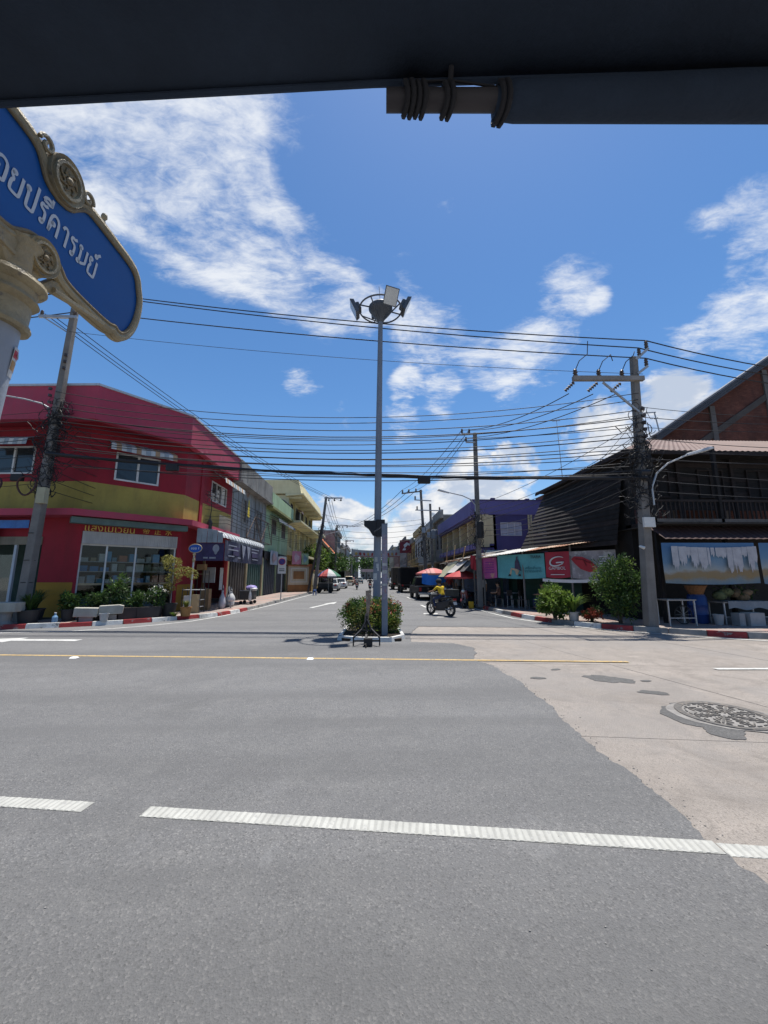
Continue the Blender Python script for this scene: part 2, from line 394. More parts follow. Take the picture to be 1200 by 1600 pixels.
def ribbed(N, L, b):
    geo = N.new('ShaderNodeNewGeometry'); mp = N.new('ShaderNodeMapping'); mp.inputs['Rotation'].default_value = (0, 0, R(7)); L.new(geo.outputs['Position'], mp.inputs[0])
    w = N.new('ShaderNodeTexWave'); w.inputs['Scale'].default_value = 8.5; w.inputs['Distortion'].default_value = .6; w.inputs['Detail'].default_value = 2; L.new(mp.outputs[0], w.inputs['Vector'])
    bp = N.new('ShaderNodeBump'); bp.inputs['Strength'].default_value = .7; bp.inputs['Distance'].default_value = .012; L.new(w.outputs['Fac'], bp.inputs['Height']); L.new(bp.outputs[0], b.inputs['Normal'])
line_rib = emat('road_paint_ribbed', dict(col=(.50, .50, .475), rough=.7, var=.12, sc=3, wear=(.36, .36, .345), wsc=30, wth=.6), ribbed)

ground = MB().poly([(-900, -300, -.05), (900, -300, -.05), (900, 1500, -.05), (-900, 1500, -.05)]).build('ground', concrete)
ground['kind'] = 'structure'
# torn edge where the asphalt layer ends on the older concrete
edge = [(2.36, -12), (2.35, 0), (2.32, 2.0), (2.30, 2.84), (2.36, 3.6), (2.34, 4.5), (2.46, 5.4), (2.52, 6.2), (2.50, 7.1), (2.44, 7.95), (2.22, 8.5), (2.46, 9.2), (2.58, 9.95), (2.2, 10.5), (1.15, 10.75), (1.22, 11.9), (1.42, 13.0), (1.75, 14.0), (4.0, 13.75), (7.0, 13.45), (9, 13.4)]
jag = []
for (a, b) in zip(edge[:-1], edge[1:]):
    a = Vector(a); b = Vector(b); n = max(1, int((b - a).length / .03)) if a.y > 1 else 4
    for i in range(n):
        p = a.lerp(b, i / n); q = noise.noise(Vector((p.x * 2.1, p.y * 2.1, 0))) * .07 + noise.noise(Vector((p.x * 9, p.y * 9, 3))) * .040 + noise.noise(Vector((p.x * 31, p.y * 31, 7))) * .018
        t = (b - a).normalized(); jag.append((p.x + t.y * q, p.y - t.x * q))
outline = [(-90, -12)] + jag + [(9, 13.4), (60, 13.4), (60, 320), (-90, 320)]
top = MB(); tri = tessellate_polygon([[Vector((x, y, 0)) for x, y in outline]])
n0 = len(outline)
top.add([(x, y, 0) for x, y in outline] + [(x, y, -.02) for x, y in outline], [tuple(t) for t in tri] + [(i, i + 1, n0 + i + 1, n0 + i) for i in range(len(jag) + 1)])
road = top.build('asphalt_road', asphalt); road['kind'] = 'structure'
# concrete slabs with open joints
def split(polys, p, d, gap=.012):
    out = []; p = Vector(p); d = Vector(d).normalized(); nrm = Vector((-d.y, d.x))
    for pl in polys:
        for sgn in (1, -1):
            res = []
            f = lambda q: sgn * (Vector(q) - p).dot(nrm) - gap / 2
            for a, b in zip(pl, pl[1:] + pl[:1]):
                fa, fb = f(a), f(b)
                if fa >= 0: res.append(a)
                if fa * fb < 0: t = fa / (fa - fb); res.append((a[0] + (b[0] - a[0]) * t, a[1] + (b[1] - a[1]) * t))
            if len(res) > 2: out.append(res)
    return out
slabs = [[(.8, -12), (40, -12), (40, 14.6), (.8, 14.6)]]
for y in (-7.5, -3.6, .55, 4.85, 8.55): slabs = split(slabs, (0, y), (1, -.125))
for x in (0, 3.6, 7.4, 11.5, 16): slabs = split(slabs, (5.0 + x, 7.32), (-.33, 1.5))
conc = bpy.data.objects.new('concrete_road', None); COL.objects.link(conc); conc['kind'] = 'structure'
for pl in slabs:
    dz = rnd.uniform(-.0015, .0015)
    MB().prism([(x, y) for x, y in pl], .03, 'z', -.040 + dz).build('slab', concrete_rd, conc)
def blob(cx, cy, rx, ry, rot, n=34, amp=.3, seed=0):
    o = []
    for i in range(n):
        a = 2 * math.pi * i / n; k = 1 + amp * noise.noise(Vector((math.cos(a) * 1.7 + seed, math.sin(a) * 1.7, seed * 3.1))) + amp * .5 * noise.noise(Vector((math.cos(a) * 6, math.sin(a) * 6, seed)))
        x, y = rx * k * math.cos(a), ry * k * math.sin(a); o.append((cx + x * math.cos(rot) - y * math.sin(rot), cy + x * math.sin(rot) + y * math.cos(rot)))
    return o
for (cx, cy, rx, ry, rot, s) in ((4.15, 6.9, .42, .22, -.5, 1), (4.35, 6.1, .22, .10, -.3, 2), (4.5, 5.10, .66, .56, 0, 3), (4.05, 4.62, .22, .20, .3, 4), (2.95, 7.0, .13, .07, 0, 5), (3.55, 7.6, .10, .05, .4, 6), (4.7, 6.75, .09, .05, .2, 7)):
    MB().prism(blob(cx, cy, rx, ry, rot, seed=s), .006, 'z', -.0125 + .0004 * s).build('asphalt_patch', asphalt_old, conc)
MB().prism(blob(4.55, 5.12, .60, .56, 0, seed=9, amp=.1), .004, 'z', -.0058).build('mortar_collar', mat('mortar', (.20, .19, .18), .9, .3, 6, .4), conc)

iron = mat('cast_iron', (.11, .105, .10), .6, .3, 8, .3, 80, metal=.35, wear=(.17, .15, .13), wsc=12, wth=.52)
mh = thing('manhole_cover', 'round cast iron manhole cover set in the patched concrete at right', 'manhole cover', (4.55, 5.12, -.001))
MB().lathe([(.44, -.02), (.44, .006), (.47, .010), (.52, .010), (.53, -.02)], 48).build('rim', iron, mh)
MB().lathe([(1e-4, -.012), (.43, -.012), (.43, -.02), (1e-4, -.02)], 48).build('lid', iron, mh)
tr = MB()
for k in range(8):
    a = k * math.pi / 4; tr.bar((math.cos(a) * .06, math.sin(a) * .06, 0), (math.cos(a) * .40, math.sin(a) * .40, 0), .022, .018)
    for r_ in (.15, .22, .29, .36):
        for s in (-1, 1):
            b0 = a + s * .10; b1 = a + s * (.30 if r_ > .2 else .34)
            tr.bar((math.cos(b0) * r_, math.sin(b0) * r_, 0), (math.cos(b1) * (r_ - .05), math.sin(b1) * (r_ - .05), 0), .018, .018)
for k in range(24):
    a = k * math.pi / 12 + .07; tr.bar((math.cos(a) * .405, math.sin(a) * .405, 0), (math.cos(a + .14) * .405, math.sin(a + .14) * .405, 0), .016, .018)
tag(tr.build('tread_pattern', iron, mh), kind='stuff')

# painted markings, each a thin sheet on the asphalt
def strip(pts, w, m, name, z=.004, parent=road):
    pts = [Vector(p) for p in pts]; L_, R_ = [], []
    for i, p in enumerate(pts):
        t = (pts[min(i + 1, len(pts) - 1)] - pts[max(i - 1, 0)]).normalized(); n = Vector((-t.y, t.x)) * w / 2
        L_.append(p + n); R_.append(p - n)
    o = MB(); k = len(pts)
    o.add([(p.x, p.y, z) for p in L_] + [(p.x, p.y, z) for p in R_], [(i, i + 1, k + i + 1, k + i) for i in range(k - 1)])
    return o.build(name, m, parent)
def frange(a, b, n): return [a + (b - a) * i / n for i in range(n + 1)]
line_base = mat('road_paint_base', (.28, .28, .262), .7, .15, 4, .3, 120, wear=(.30, .30, .29), wsc=22, wth=.58)
line_top = mat('road_paint_ridge', (.36, .36, .335), .7, .14, 4, .3, 120, wear=(.27, .27, .26), wsc=18, wth=.56)
def ribbed_dash(x0, x1, c, z, parent):
    yc = lambda x: c - .135 * (x - .1); n = max(2, int((x1 - x0) / .25)); pts = [(x, yc(x)) for x in frange(x0, x1, n)]
    s_ = strip(pts, .128, line_base, 'lane_dash', z, parent); m = MB(); x = x0 + .012; t = Vector((1, -.135)).normalized(); nn = Vector((.135, 1)).normalized()
    while x < x1 - .04:
        w_ = rnd.uniform(.030, .036); p = Vector((x, yc(x))); sk = rnd.uniform(-.006, .006); h = rnd.uniform(.0015, .003); e = .062 + rnd.uniform(-.006, .002)
        m.hexa([(*(p - nn * e), z), (*(p + t * w_ - nn * e), z), (*(p + t * (w_ + sk) + nn * e), z), (*(p + t * sk + nn * e), z)], [(*(p + t * .006 - nn * e), z + h), (*(p + t * (w_ - .006) - nn * e), z + h), (*(p + t * (w_ - .006 + sk) + nn * e), z + h), (*(p + t * (.006 + sk) + nn * e), z + h)]); x += .048
    tag(m.build('raised_ribs', line_top, s_), kind='stuff')
ribbed_dash(-4.6, -2.15, 3.06, .003, road); ribbed_dash(-1.68, 2.29, 3.05, .003, road); ribbed_dash(2.31, 5.2, 3.05, -.0085, conc)
strip([(x, 8.60 - .088 * (x - .32)) for x in frange(-34, 5.35, 40)], .105, line_y, 'yellow_centre_line')
strip([(6.6, 7.50), (13.6, 7.3)], .12, line_w, 'lane_dash')
strip([(-30, 14.0), (-16, 12.75), (-11.5, 12.85), (-9.6, 13.2), (-8.6, 13.8), (-7.7, 14.75), (-7.0, 15.8), (-6.5, 17.9), (-6.0, 23.5), (-5.55, 37.8), (-5.3, 60), (-5.2, 110)], .11, line_w, 'edge_line')
strip([(11.5, 10.2), (9.5, 11.3), (7.6, 13.1), (6.6, 14.9), (6.0, 16.4), (5.75, 19.7), (5.7, 24), (5.5, 60), (5.4, 110)], .11, line_w, 'edge_line')
def arrow(x, y, ang, L_=2.0, w=.16, hw=.42, hl=.75):
    c, s = math.cos(ang), math.sin(ang)
    pts = [(-L_ / 2, -w / 2), (L_ / 2 - hl, -w / 2), (L_ / 2 - hl, -hw / 2), (L_ / 2, 0), (L_ / 2 - hl, hw / 2), (L_ / 2 - hl, w / 2), (-L_ / 2, w / 2)]
    P = [(x + a * c - b * s, y + a * s + b * c) for a, b in pts]
    return MB().prism(P, .004, 'z', .001).build('arrow_marking', line_w, road)
arrow(-9.5, 11.45, math.pi - .07, 3.0, .26, .75, 1.2)
arrow(-2.75, 24.6, R(78), 5.0, .22, .7, 1.8)
for y0 in (22.2, 31, 40, 50, 62): strip([(3.2, y0), (3.15, y0 + 1.9)], .14, line_w, 'lane_dash')
strip([(2.55, 18.6), (3.2, 18.5)], .5, line_w, 'stop_bar')
strip([(2.9, 17.0), (3.25, 17.0)], .16, line_w, 'stop_bar')
for i, (x, y) in enumerate(((-6.39, 8.98), (-1.26, 8.68))):
    st = MB().hexa([(x - .07, y - .06, .0), (x + .07, y - .06, 0), (x + .07, y + .06, 0), (x - .07, y + .06, 0)], [(x - .05, y - .03, .025), (x + .05, y - .03, .025), (x + .05, y + .03, .025), (x - .05, y + .03, .025)]).build('road_stud', mat('stud_plastic', (.7, .7, .68), .4, .1))
    tag(st, ('white road stud on the yellow line at far left', 'white road stud on the yellow line left of the island')[i], 'road stud', 'road studs on the yellow line')
pb = MB()
for i in range(60):
    x, y = rnd.uniform(-3.5, 2.2), rnd.uniform(1.4, 6.5); r_ = rnd.uniform(.003, .008)
    pb.sphere((x, y, r_ * .4), r_, 5, 3, (1, rnd.uniform(.6, 1), .6))
tag(pb.build('grit', mat('grit', (.26, .25, .24), .9, .5, 20)), 'small pale stones scattered on the near asphalt', 'grit', kind='stuff')

cr = MB()
for i in range(420):   # crumbs broken off the asphalt edge
    a = jag[rnd.randrange(len(jag))]
    if a[1] < 1.2 or a[1] > 10: continue
    x, y = a[0] + abs(rnd.gauss(0, .09)) - .01, a[1] + rnd.uniform(-.03, .03); r_ = rnd.uniform(.004, .014)
    cr.add([(x + r_ * math.cos(t_ + i) * rnd.uniform(.6, 1.2), y + r_ * math.sin(t_ + i) * rnd.uniform(.6, 1.2), -.010) for t_ in (0, 1.6, 3.1, 4.7)] + [(x, y, -.010 + r_ * .6)], [(0, 1, 4), (1, 2, 4), (2, 3, 4), (3, 0, 4)])
tag(cr.build('asphalt_crumbs', asphalt_old), 'dark crumbs along the torn asphalt edge on the concrete', 'crumbs', kind='stuff')
# pavements and their kerb stones
KL = [(-40, 15.0), (-22, 13.55), (-16, 13.3), (-12.2, 13.62), (-9.75, 14.5), (-8.4, 15.55), (-7.4, 16.7), (-6.6, 18.0), (-6.25, 20.5), (-6.25, 29), (-6.05, 39), (-5.9, 60), (-5.8, 130)]
KR = [(40, 7.4), (20, 9.3), (11.05, 10.75), (9.5, 11.97), (8.2, 12.95), (7.3, 13.95), (6.65, 15.5), (6.35, 17.6), (6.15, 21.7), (5.95, 30), (5.85, 60), (5.8, 130)]
red_p = mat('kerb_paint_red', (.30, .035, .035), .75, .25, 3, .4, 50, wear=(.25, .24, .22), wsc=5, wth=.58, dirt=.5, streak=False)
wht_p = mat('kerb_paint_white', (.55, .55, .53), .75, .2, 3, .4, 50, wear=(.2, .19, .18), wsc=5, wth=.58, dirt=.5, streak=False)
gry_p = mat('kerb_bare', (.25, .24, .225), .85, .25, 3, .4, 50, dirt=.5, streak=False)
def resample(pl, step):
    pl = [Vector(p) for p in pl]; out = [pl[0]]; acc = 0.
    for a, b in zip(pl[:-1], pl[1:]):
        L_ = (b - a).length; d = step - acc
        while d <= L_: out.append(a.lerp(b, d / L_)); d += step
        acc = (acc + L_) % step
    return out
def chaikin(p, k=2):
    for _ in range(k):
        q = [p[0]]
        for a, b in zip(p[:-1], p[1:]): q += [tuple(Vector(a).lerp(Vector(b), .25)), tuple(Vector(a).lerp(Vector(b), .75))]
        p = q + [p[-1]]
    return p
def pavement(name, K, side, back, paint, surf):
    K = chaikin(K); P = resample(K, .92)
    o = MB().prism([tuple(p) for p in K] + back, .145, 'z', -.02).build(name, surf); o['kind'] = 'structure'
    i = 0
    for a, b in zip(P[:-1], P[1:]):
        i += 1
        if a.y > 62 or abs(a.x) > 20: continue
        t = (b - a).normalized(); n = Vector((-t.y, t.x)) * side; e = t * .012; h = .15 + rnd.uniform(-.012, .012); j = rnd.uniform(-.012, .012)
        q = [a + e - n * (.07 + j), b - e - n * (.07 + j), b - e + n * .09, a + e + n * .09]
        q2 = [a + e - n * (.04 + j), b - e - n * (.04 + j), b - e + n * .09, a + e + n * .09]
        MB().hexa([(v.x, v.y, -.01) for v in q], [(v.x, v.y, h) for v in q2]).build('kerb_stone', paint(i, a), o)
    return o
pavL = pavement('left_pavement', KL, 1, [(-5.8, 140), (-60, 140), (-60, 15)], lambda i, p: gry_p if p.y > 20.4 else (red_p if i % 2 else wht_p), pave_mat)
pavR = pavement('right_pavement', KR, -1, [(5.8, 140), (60, 140), (60, 7.4)], lambda i, p: (red_p, wht_p, gry_p)[i % 3] if 9.4 > p.x > 6.5 else (gry_p if p.y > 23 else (gry_p, red_p, gry_p, wht_p)[i % 4]), pave_mat)

# ---------------------------------------------------------------- left side: the shophouse row
red_w = mat('red_wall_paint', (.27, .016, .028), .75, .16, .6, .15, 40, dirt=.5, dirtcol=(.12, .02, .02))
red_f = mat('red_fascia_paint', (.36, .048, .082), .7, .12, .5, .1, 40, dirt=.6, dirtcol=(.22, .07, .09), wear=(.46, .20, .22), wsc=.8, wth=.66)
yel_w = mat('mustard_wall_paint', (.34, .265, .065), .8, .16, .8, .15, 40, dirt=.55, dirtcol=(.14, .11, .05))
ochre = mat('ochre_wall_paint', (.33, .18, .025), .8, .12, .8, .15, 40, dirt=.3, dirtcol=(.16, .09, .03))
grey_trim = mat('grey_metal_trim', (.42, .46, .50), .5, .1, 1, dirt=.3)
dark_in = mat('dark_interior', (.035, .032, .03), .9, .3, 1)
def see_through(name, tint, refl=.10):
    m = bpy.data.materials.new(name); m.use_nodes = True; N = m.node_tree.nodes; L = m.node_tree.links; N.clear()
    o = N.new('ShaderNodeOutputMaterial'); t = N.new('ShaderNodeBsdfTransparent'); t.inputs[0].default_value = (*tint, 1)
    g_ = N.new('ShaderNodeBsdfGlossy'); g_.inputs['Roughness'].default_value = .03; lw = N.new('ShaderNodeLayerWeight'); lw.inputs[0].default_value = .35
    mr = N.new('ShaderNodeMapRange'); mr.inputs[3].default_value = refl * .6; mr.inputs[4].default_value = min(1, refl * 5); L.new(lw.outputs['Fresnel'], mr.inputs[0])
    x = N.new('ShaderNodeMixShader'); L.new(mr.outputs[0], x.inputs[0]); L.new(t.outputs[0], x.inputs[1]); L.new(g_.outputs[0], x.inputs[2]); L.new(x.outputs[0], o.inputs[0])
    return m
shop_glass = see_through('shop_glass', (.80, .84, .83), .035)
P1w, P2w = (-11.75, 15.9), (-8.98, 18.6)
FA, LA = facade((-26, 16.9), P1w); FB, LB = facade(P1w, P2w); FC, LC = facade(P2w, (-8.98, 24.9))
rb = thing('red_shophouse', 'two storey red and mustard corner shophouse with cut-off corner', 'shophouse', (-12, 18, 0))
ZL, ZB, ZU, ZT = 4.12, 5.62, 8.0, 9.36
# walls: ground floor piers, mustard band, red upper floor
ga = wall_cells(0, LA, .1, ZL, [(LA - 13.0, LA - 7.5, .1, 3.3), (LA - 7.0, LA - 1.45, .1, 3.3)], 0, .25)
wb(ga, 'ground_floor_wall', red_w, rb, F=FA)
wb(MB().box(LA - 1.45, LA + .012, -.012, .0, .12, 1.5), 'painted_base', ochre, rb, F=FA)
gb = wall_cells(0, LB, .1, ZL, [(.12, LB - .15, .35, 3.55)], 0, .25); wb(gb, 'corner_wall', red_w, rb, F=FB)
gc = wall_cells(0, LC, .1, ZL, [(1.75, LC - .1, .1, 3.5)], 0, .25); wb(gc, 'side_wall', red_w, rb, F=FC)
wb(MB().box(-.012, 1.75, -.012, 0, .12, 1.35), 'painted_base', ochre, rb, F=FC)
for F_, L_, nm in ((FA, LA, 0), (FB, LB, 1), (FC, LC, 2)):
    wb(MB().box(0, L_, 0, .22, ZL, ZB), 'mustard_band', yel_w, rb, F=F_)
wb(wall_cells(0, LA, ZB, ZU, [(LA - 4.1, LA - 2.3, 5.95, 7.15)], 0, .22), 'upper_wall', red_w, rb, F=FA)
wb(wall_cells(0, LB, ZB, ZU, [(.95, 2.68, 5.85, 7.1)], 0, .22), 'upper_wall', red_w, rb, F=FB)
wb(wall_cells(0, LC, ZB, ZU, [(3.0, 5.3, 5.95, 7.1)], 0, .22), 'upper_wall', red_w, rb, F=FC)
wb(MB().box(LC - 1.9, LC, -.015, 0, ZL + .25, ZB - .25), 'painted_panel', mat('cream_panel', (.5, .42, .28), .8, .15), rb, F=FC)
wb(MB().box(1.6, 1.9, -.06, 0, ZL, ZU), 'pilaster', red_w, rb, F=FC)
window(rb, FA, LA - 4.1, LA - 2.3, 5.95, 7.15, 2)
window(rb, FB, .95, 2.68, 5.85, 7.1, 2, 1, .07)
window(rb, FC, 3.0, 5.3, 5.95, 7.1, 3)
# ledge slab and roof fascia follow the cut corner
def ring(pts_out, pts_in, z0, z1):
    m = MB()
    for (a, b), (c, d) in zip(zip(pts_out[:-1], pts_out[1:]), zip(pts_in[:-1], pts_in[1:])):
        m.hexa([(*a, z0), (*b, z0), (*d, z0), (*c, z0)], [(*a, z1), (*b, z1), (*d, z1), (*c, z1)])
    return m
wb(ring([(-26, 16.15), (-11.55, 15.15), (-8.35, 18.25), (-8.35, 24.9)], [(-26, 16.89), (-11.75, 15.89), (-8.99, 18.6), (-8.99, 24.9)], ZL - .02, ZL + .24), 'ledge', red_f, rb)
wb(ring([(-26, 15.75), (-11.0, 14.95), (-8.6, 18.0), (-8.6, 25.3)], [(-26, 16.05), (-11.12, 15.25), (-8.9, 18.1), (-8.9, 25.3)], ZU - .05, ZT), 'parapet', red_f, rb)
wb(ring([(-26, 15.7), (-10.98, 14.9), (-8.55, 17.98), (-8.55, 25.3)], [(-26, 16.1), (-11.15, 15.3), (-8.95, 18.12), (-8.95, 25.3)], ZT, ZT + .09), 'parapet_cap', grey_trim, rb)
wb(ring([(-26, 16.05), (-11.12, 15.25), (-8.9, 18.1), (-8.9, 25.3)], [(-26, 17.1), (-11.7, 16.1), (-9.2, 18.7), (-9.2, 25.3)], ZU, ZU + .12), 'soffit', red_w, rb)
wb(MB().prism([(-26, 16), (-11.1, 15.2), (-8.9, 18.1), (-8.9, 25.3), (-8.9, 40), (-26, 40)], .1, 'z', 8.6), 'roof', concrete, rb)
wb(MB().box(-26, -9.3, 30, 30.2, 0, 8.6), 'back_wall', red_w, rb)
# grey-green strip lamp under the ledge, and the painted lettering
wb(MB().box(-.35, LB + .1, -.5, -.12, 3.82, 4.06), 'rolled_blind', mat('teal_blind', (.10, .15, .14), .8, .2, 2, dirt=.4), rb, F=FB)
gold = mat('gold_letters', (.62, .42, .10), .5, .12, 3, dirt=.3)
def place(o, F, x, y, z, extra=Matrix.Identity(4)):
    w = wloc(o.parent); o.matrix_local = Matrix.Translation(-w) @ F @ Matrix.Translation((x, y, z)) @ Matrix.Rotation(R(90), 4, 'X'); return o
t = text('แสงเมเวียน', 'thai_lettering', .40, gold, rb, (0, 0, 0)); place(t, FB, 1.05, -.03, 3.70)
for i, ch in enumerate('帝正水'):
    t = text(ch, 'lettering', .30, gold, rb, (0, 0, 0)); place(t, FB, 2.38 + i * .46, -.03, 3.72)
# upstairs striped awnings over the windows: each strip of sheet its own piece
aw_w = mat('awning_strip_white', (.55, .54, .50), .6, .1, 2, dirt=.4); aw_o = mat('awning_strip_orange', (.42, .25, .13), .6, .15, 2, dirt=.4); aw_g = mat('awning_strip_grey', (.30, .33, .34), .6, .15, 2, dirt=.4)
def awning(parent, F, x0, x1, zt, zb, out, n, mats, name='window_awning', drop=.27):
    fr = MB(); fr.bar((x0, -.02, zt), (x0, -out, zb), .03).bar((x1, -.02, zt), (x1, -out, zb), .03).bar((x0, -out + .01, zb), (x1, -out + .01, zb), .03)
    fr.bar((x0, -.02, zb - .1), (x0, -out, zb), .03).bar((x1, -.02, zb - .1), (x1, -out, zb), .03)
    f = wb(fr, name, dark_fr, parent, F=F); w = (x1 - x0) / n
    for i in range(n):
        a, b = x0 + w * i, x0 + w * (i + 1) - .006; h = .012 if i % 2 else 0
        m = MB().hexa([(a, -.02, zt + h), (b, -.02, zt + h), (b, -out, zb + h), (a, -out, zb + h)], [(a, -.02, zt + h + .012), (b, -.02, zt + h + .012), (b, -out, zb + h + .012), (a, -out, zb + h + .012)])
        m.hexa([(a, -out - .001, zb + h), (b, -out - .001, zb + h), (b, -out - .05, zb - drop), (a, -out - .05, zb - drop)], [(a, -out - .013, zb + h), (b, -out - .013, zb + h), (b, -out - .062, zb - drop), (a, -out - .062, zb - drop)])
        wb(m, 'awning_strip', mats[i % len(mats)], f, F=F)
    return f
awning(rb, FB, .62, 3.2, 7.55, 7.28, .62, 14, (aw_w, aw_o, aw_w, aw_g))
awning(rb, FA, LA - 4.4, LA - 2.1, 7.55, 7.28, .62, 12, (aw_w, aw_g))
awning(rb, FC, 2.7, 6.1, 7.65, 7.2, .85, 16, (aw_w, aw_o, aw_w, aw_g))
# corner shop window: frame, panes, shutter box, shelves inside
wf = MB(); zz0, zz1 = .35, 3.55
for x in (.15, 1.02, 2.08, LB - .2): wf.box(x - .03, x + .03, .06, .14, zz0, 3.02)
wf.box(.12, LB - .15, .055, .145, zz0, zz0 + .07).box(.12, LB - .15, .055, .145, 2.99, 3.06)
sw = wb(wf, 'shop_window', white_fr, rb, F=FB)
for a, b in ((.18, .99), (1.05, 2.05), (2.11, LB - .23)): wb(MB().box(a, b, .10, .106, .43, 2.98), 'pane', shop_glass, sw, F=FB)
sl = MB()
for k in range(48): a = .14 + k * (LB - .31) / 48; sl.box(a, a + (LB - .31) / 48 * .72, -.065 if k % 2 else -.05, .0, 3.05, 3.56)
sl.box(.13, LB - .16, -.04, .05, 3.05, 3.56)
tag(wb(sl, 'shutter_box', mat('shutter_metal', (.42, .40, .38), .6, .1, 2, dirt=.5), rb, F=FB), kind='stuff')
wb(MB().box(.1, LB - .15, .1, 1.0, 1.38, 1.46), 'display_shelf', mat('pale_wood', (.42, .32, .19), .7, .2, 3), rb, F=FB)
for z in (1.92, 2.33): wb(MB().box(.1, LB - .15, .35, 1.0, z, z + .03), 'display_shelf', mat('steel_shelf', (.35, .36, .36), .5, .1), rb, F=FB)
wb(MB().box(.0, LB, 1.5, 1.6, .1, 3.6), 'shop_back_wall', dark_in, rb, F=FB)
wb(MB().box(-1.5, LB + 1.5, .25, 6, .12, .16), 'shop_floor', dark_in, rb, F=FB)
wb(MB().box(.2, LB - .3, .6, 1.3, .16, .85), 'cabinet', mat('cabinet_grey', (.28, .30, .30), .6, .2, 2), rb, F=FB)
# left shop front on the cross street: dark room, blue banners, door posts
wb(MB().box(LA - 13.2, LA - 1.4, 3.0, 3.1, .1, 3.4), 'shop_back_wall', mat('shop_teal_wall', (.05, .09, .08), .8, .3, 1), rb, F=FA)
wb(MB().box(LA - 7.0, LA - 1.45, -.04, .1, 3.0, 3.32), 'lintel', mat('shop_lintel', (.22, .19, .14), .8, .2, 2, dirt=.4), rb, F=FA)
for x in (LA - 2.55, LA - 4.3, LA - 6.1): wb(MB().box(x - .05, x + .05, .0, .09, .12, 3.0), 'door_post', grey_trim, rb, F=FA)
for k, x in enumerate((LA - 3.4, LA - 5.2)): wb(MB().box(x - .8, x + .8, .12, .13, .6, 2.6), 'pane', shop_glass, rb, F=FA)
blue_ban = mat('blue_banner', (.04, .13, .34), .6, .35, 1.6, wear=(.30, .42, .6), wsc=2.4, wth=.60)
bn = wb(MB().grid(lambda u, v: (LA - 6.6 + 3.4 * u, -.30 + .03 * math.sin(u * 14) - .04 * v, 3.0 + 1.0 * v), 20, 4), 'banner', blue_ban, None, F=FA, solid=.004)
tag(bn, 'blue printed banner hung under the red ledge at the far left', 'banner')
b2 = wb(MB().grid(lambda u, v: (LA - 3.0 + 1.3 * u, -.42 - .02 * math.sin(u * 9), 3.62 + .32 * v), 10, 2), 'banner', mat('blue_tarp', (.05, .16, .42), .5, .25, 2), None, F=FA, solid=.004)
tag(b2, 'narrow blue tarpaulin strip under the red ledge by the leaning pole', 'tarpaulin')
# goods on the shelves: every box a thing of its own
GC = [(.06, .22, .42), (.42, .42, .40), (.09, .30, .52), (.5, .5, .48), (.32, .23, .13), (.16, .30, .38), (.55, .53, .50), (.38, .12, .06), (.30, .36, .40), (.12, .14, .10)]
CN = ['blue', 'grey', 'bright blue', 'white', 'brown', 'teal', 'cream', 'rust red', 'pale blue', 'dark green']
ORD = ['zeroth', 'first', 'second', 'third', 'fourth', 'fifth', 'sixth', 'seventh', 'eighth', 'ninth', 'tenth', 'eleventh', 'twelfth', 'thirteenth', 'fourteenth', 'fifteenth', 'sixteenth', 'seventeenth', 'eighteenth']
lab_sh = {1.46: 'lowest', 1.95: 'middle', 2.36: 'top'}
def crate_mesh(w, d, h, m):
    b = MB().box(-w / 2, w / 2, -d / 2, d / 2, 0, h); b.box(-w / 2 + .004, w / 2 - .004, -d / 2 - .004, -d / 2, h * .72, h * .80); return b.mesh('goods_box', m)
for z in (1.46, 1.95, 2.36):
    x = .25; kk = 0
    while x < LB - .45:
        w = rnd.uniform(.16, .34); h = rnd.uniform(.14, .36) if z < 2.3 else rnd.uniform(.12, .5)
        ci = rnd.randrange(len(GC)) if not (z == 1.95 and x < 1.0) else 0
        o = link(crate_mesh(w - .02, .3, h, mat('carton_%d' % ci, GC[ci], .7, .15, 4)), 'goods_box')
        o.matrix_world = FB @ Matrix.Translation((x + w / 2, .55 + rnd.uniform(0, .15), z)); kk += 1
        tag(o, '%s box on the %s shelf of the corner shop window, %s from left' % (CN[ci], lab_sh[z], ORD[kk]), 'box', 'goods boxes in the shop window')
        x += w + rnd.uniform(.0, .08)
# ---- open side shop of the red house
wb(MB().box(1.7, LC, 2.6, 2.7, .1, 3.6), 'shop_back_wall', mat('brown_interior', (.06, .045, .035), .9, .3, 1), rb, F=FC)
wb(MB().box(2.9, 3.05, .02, .12, .12, 3.4), 'door_post', mat('door_wood', (.20, .13, .07), .7, .2, 2), rb, F=FC)
wb(MB().box(1.75, 4.6, .0, .1, 2.9, 3.45), 'lintel', mat('lintel_wood', (.20, .13, .06), .7, .2, 2), rb, F=FC)
wb(MB().box(LC - .35, LC - .05, -.02, .2, .12, 3.5), 'door_post', red_w, rb, F=FC)

# ---------------------------------------------------------------- grey weathered shophouse
XF = -8.98
FG, LG = facade((XF, 24.9), (XF, 33.0))
gz = mat('weathered_wall', (.30, .31, .30), .85, .22, .7, .2, 30, dirt=.75, dirtcol=(.08, .07, .06), wear=(.30, .21, .17), wsc=.8, wth=.58)
gp = mat('weathered_parapet', (.24, .23, .21), .9, .25, .8, .25, 30, dirt=.9, dirtcol=(.04, .038, .035))
gs = thing('grey_shophouse', 'weathered grey two storey shophouse between the red house and the green one', 'shophouse', (XF, 29, 0))
wb(wall_cells(0, LG, 3.9, 8.0, [(1.9, 3.5, 5.5, 7.15), (5.3, 6.9, 5.2, 6.9)], 0, .2), 'upper_wall', gz, gs, F=FG)
window(gs, FG, 1.9, 3.5, 5.5, 7.15, 3, 2, .06, frame=mat('window_wood_grey', (.22, .21, .19), .8, .2))
window(gs, FG, 5.3, 6.9, 5.2, 6.9, 3, 2, .06, frame=mat('window_wood_grey', (.22, .21, .19)))
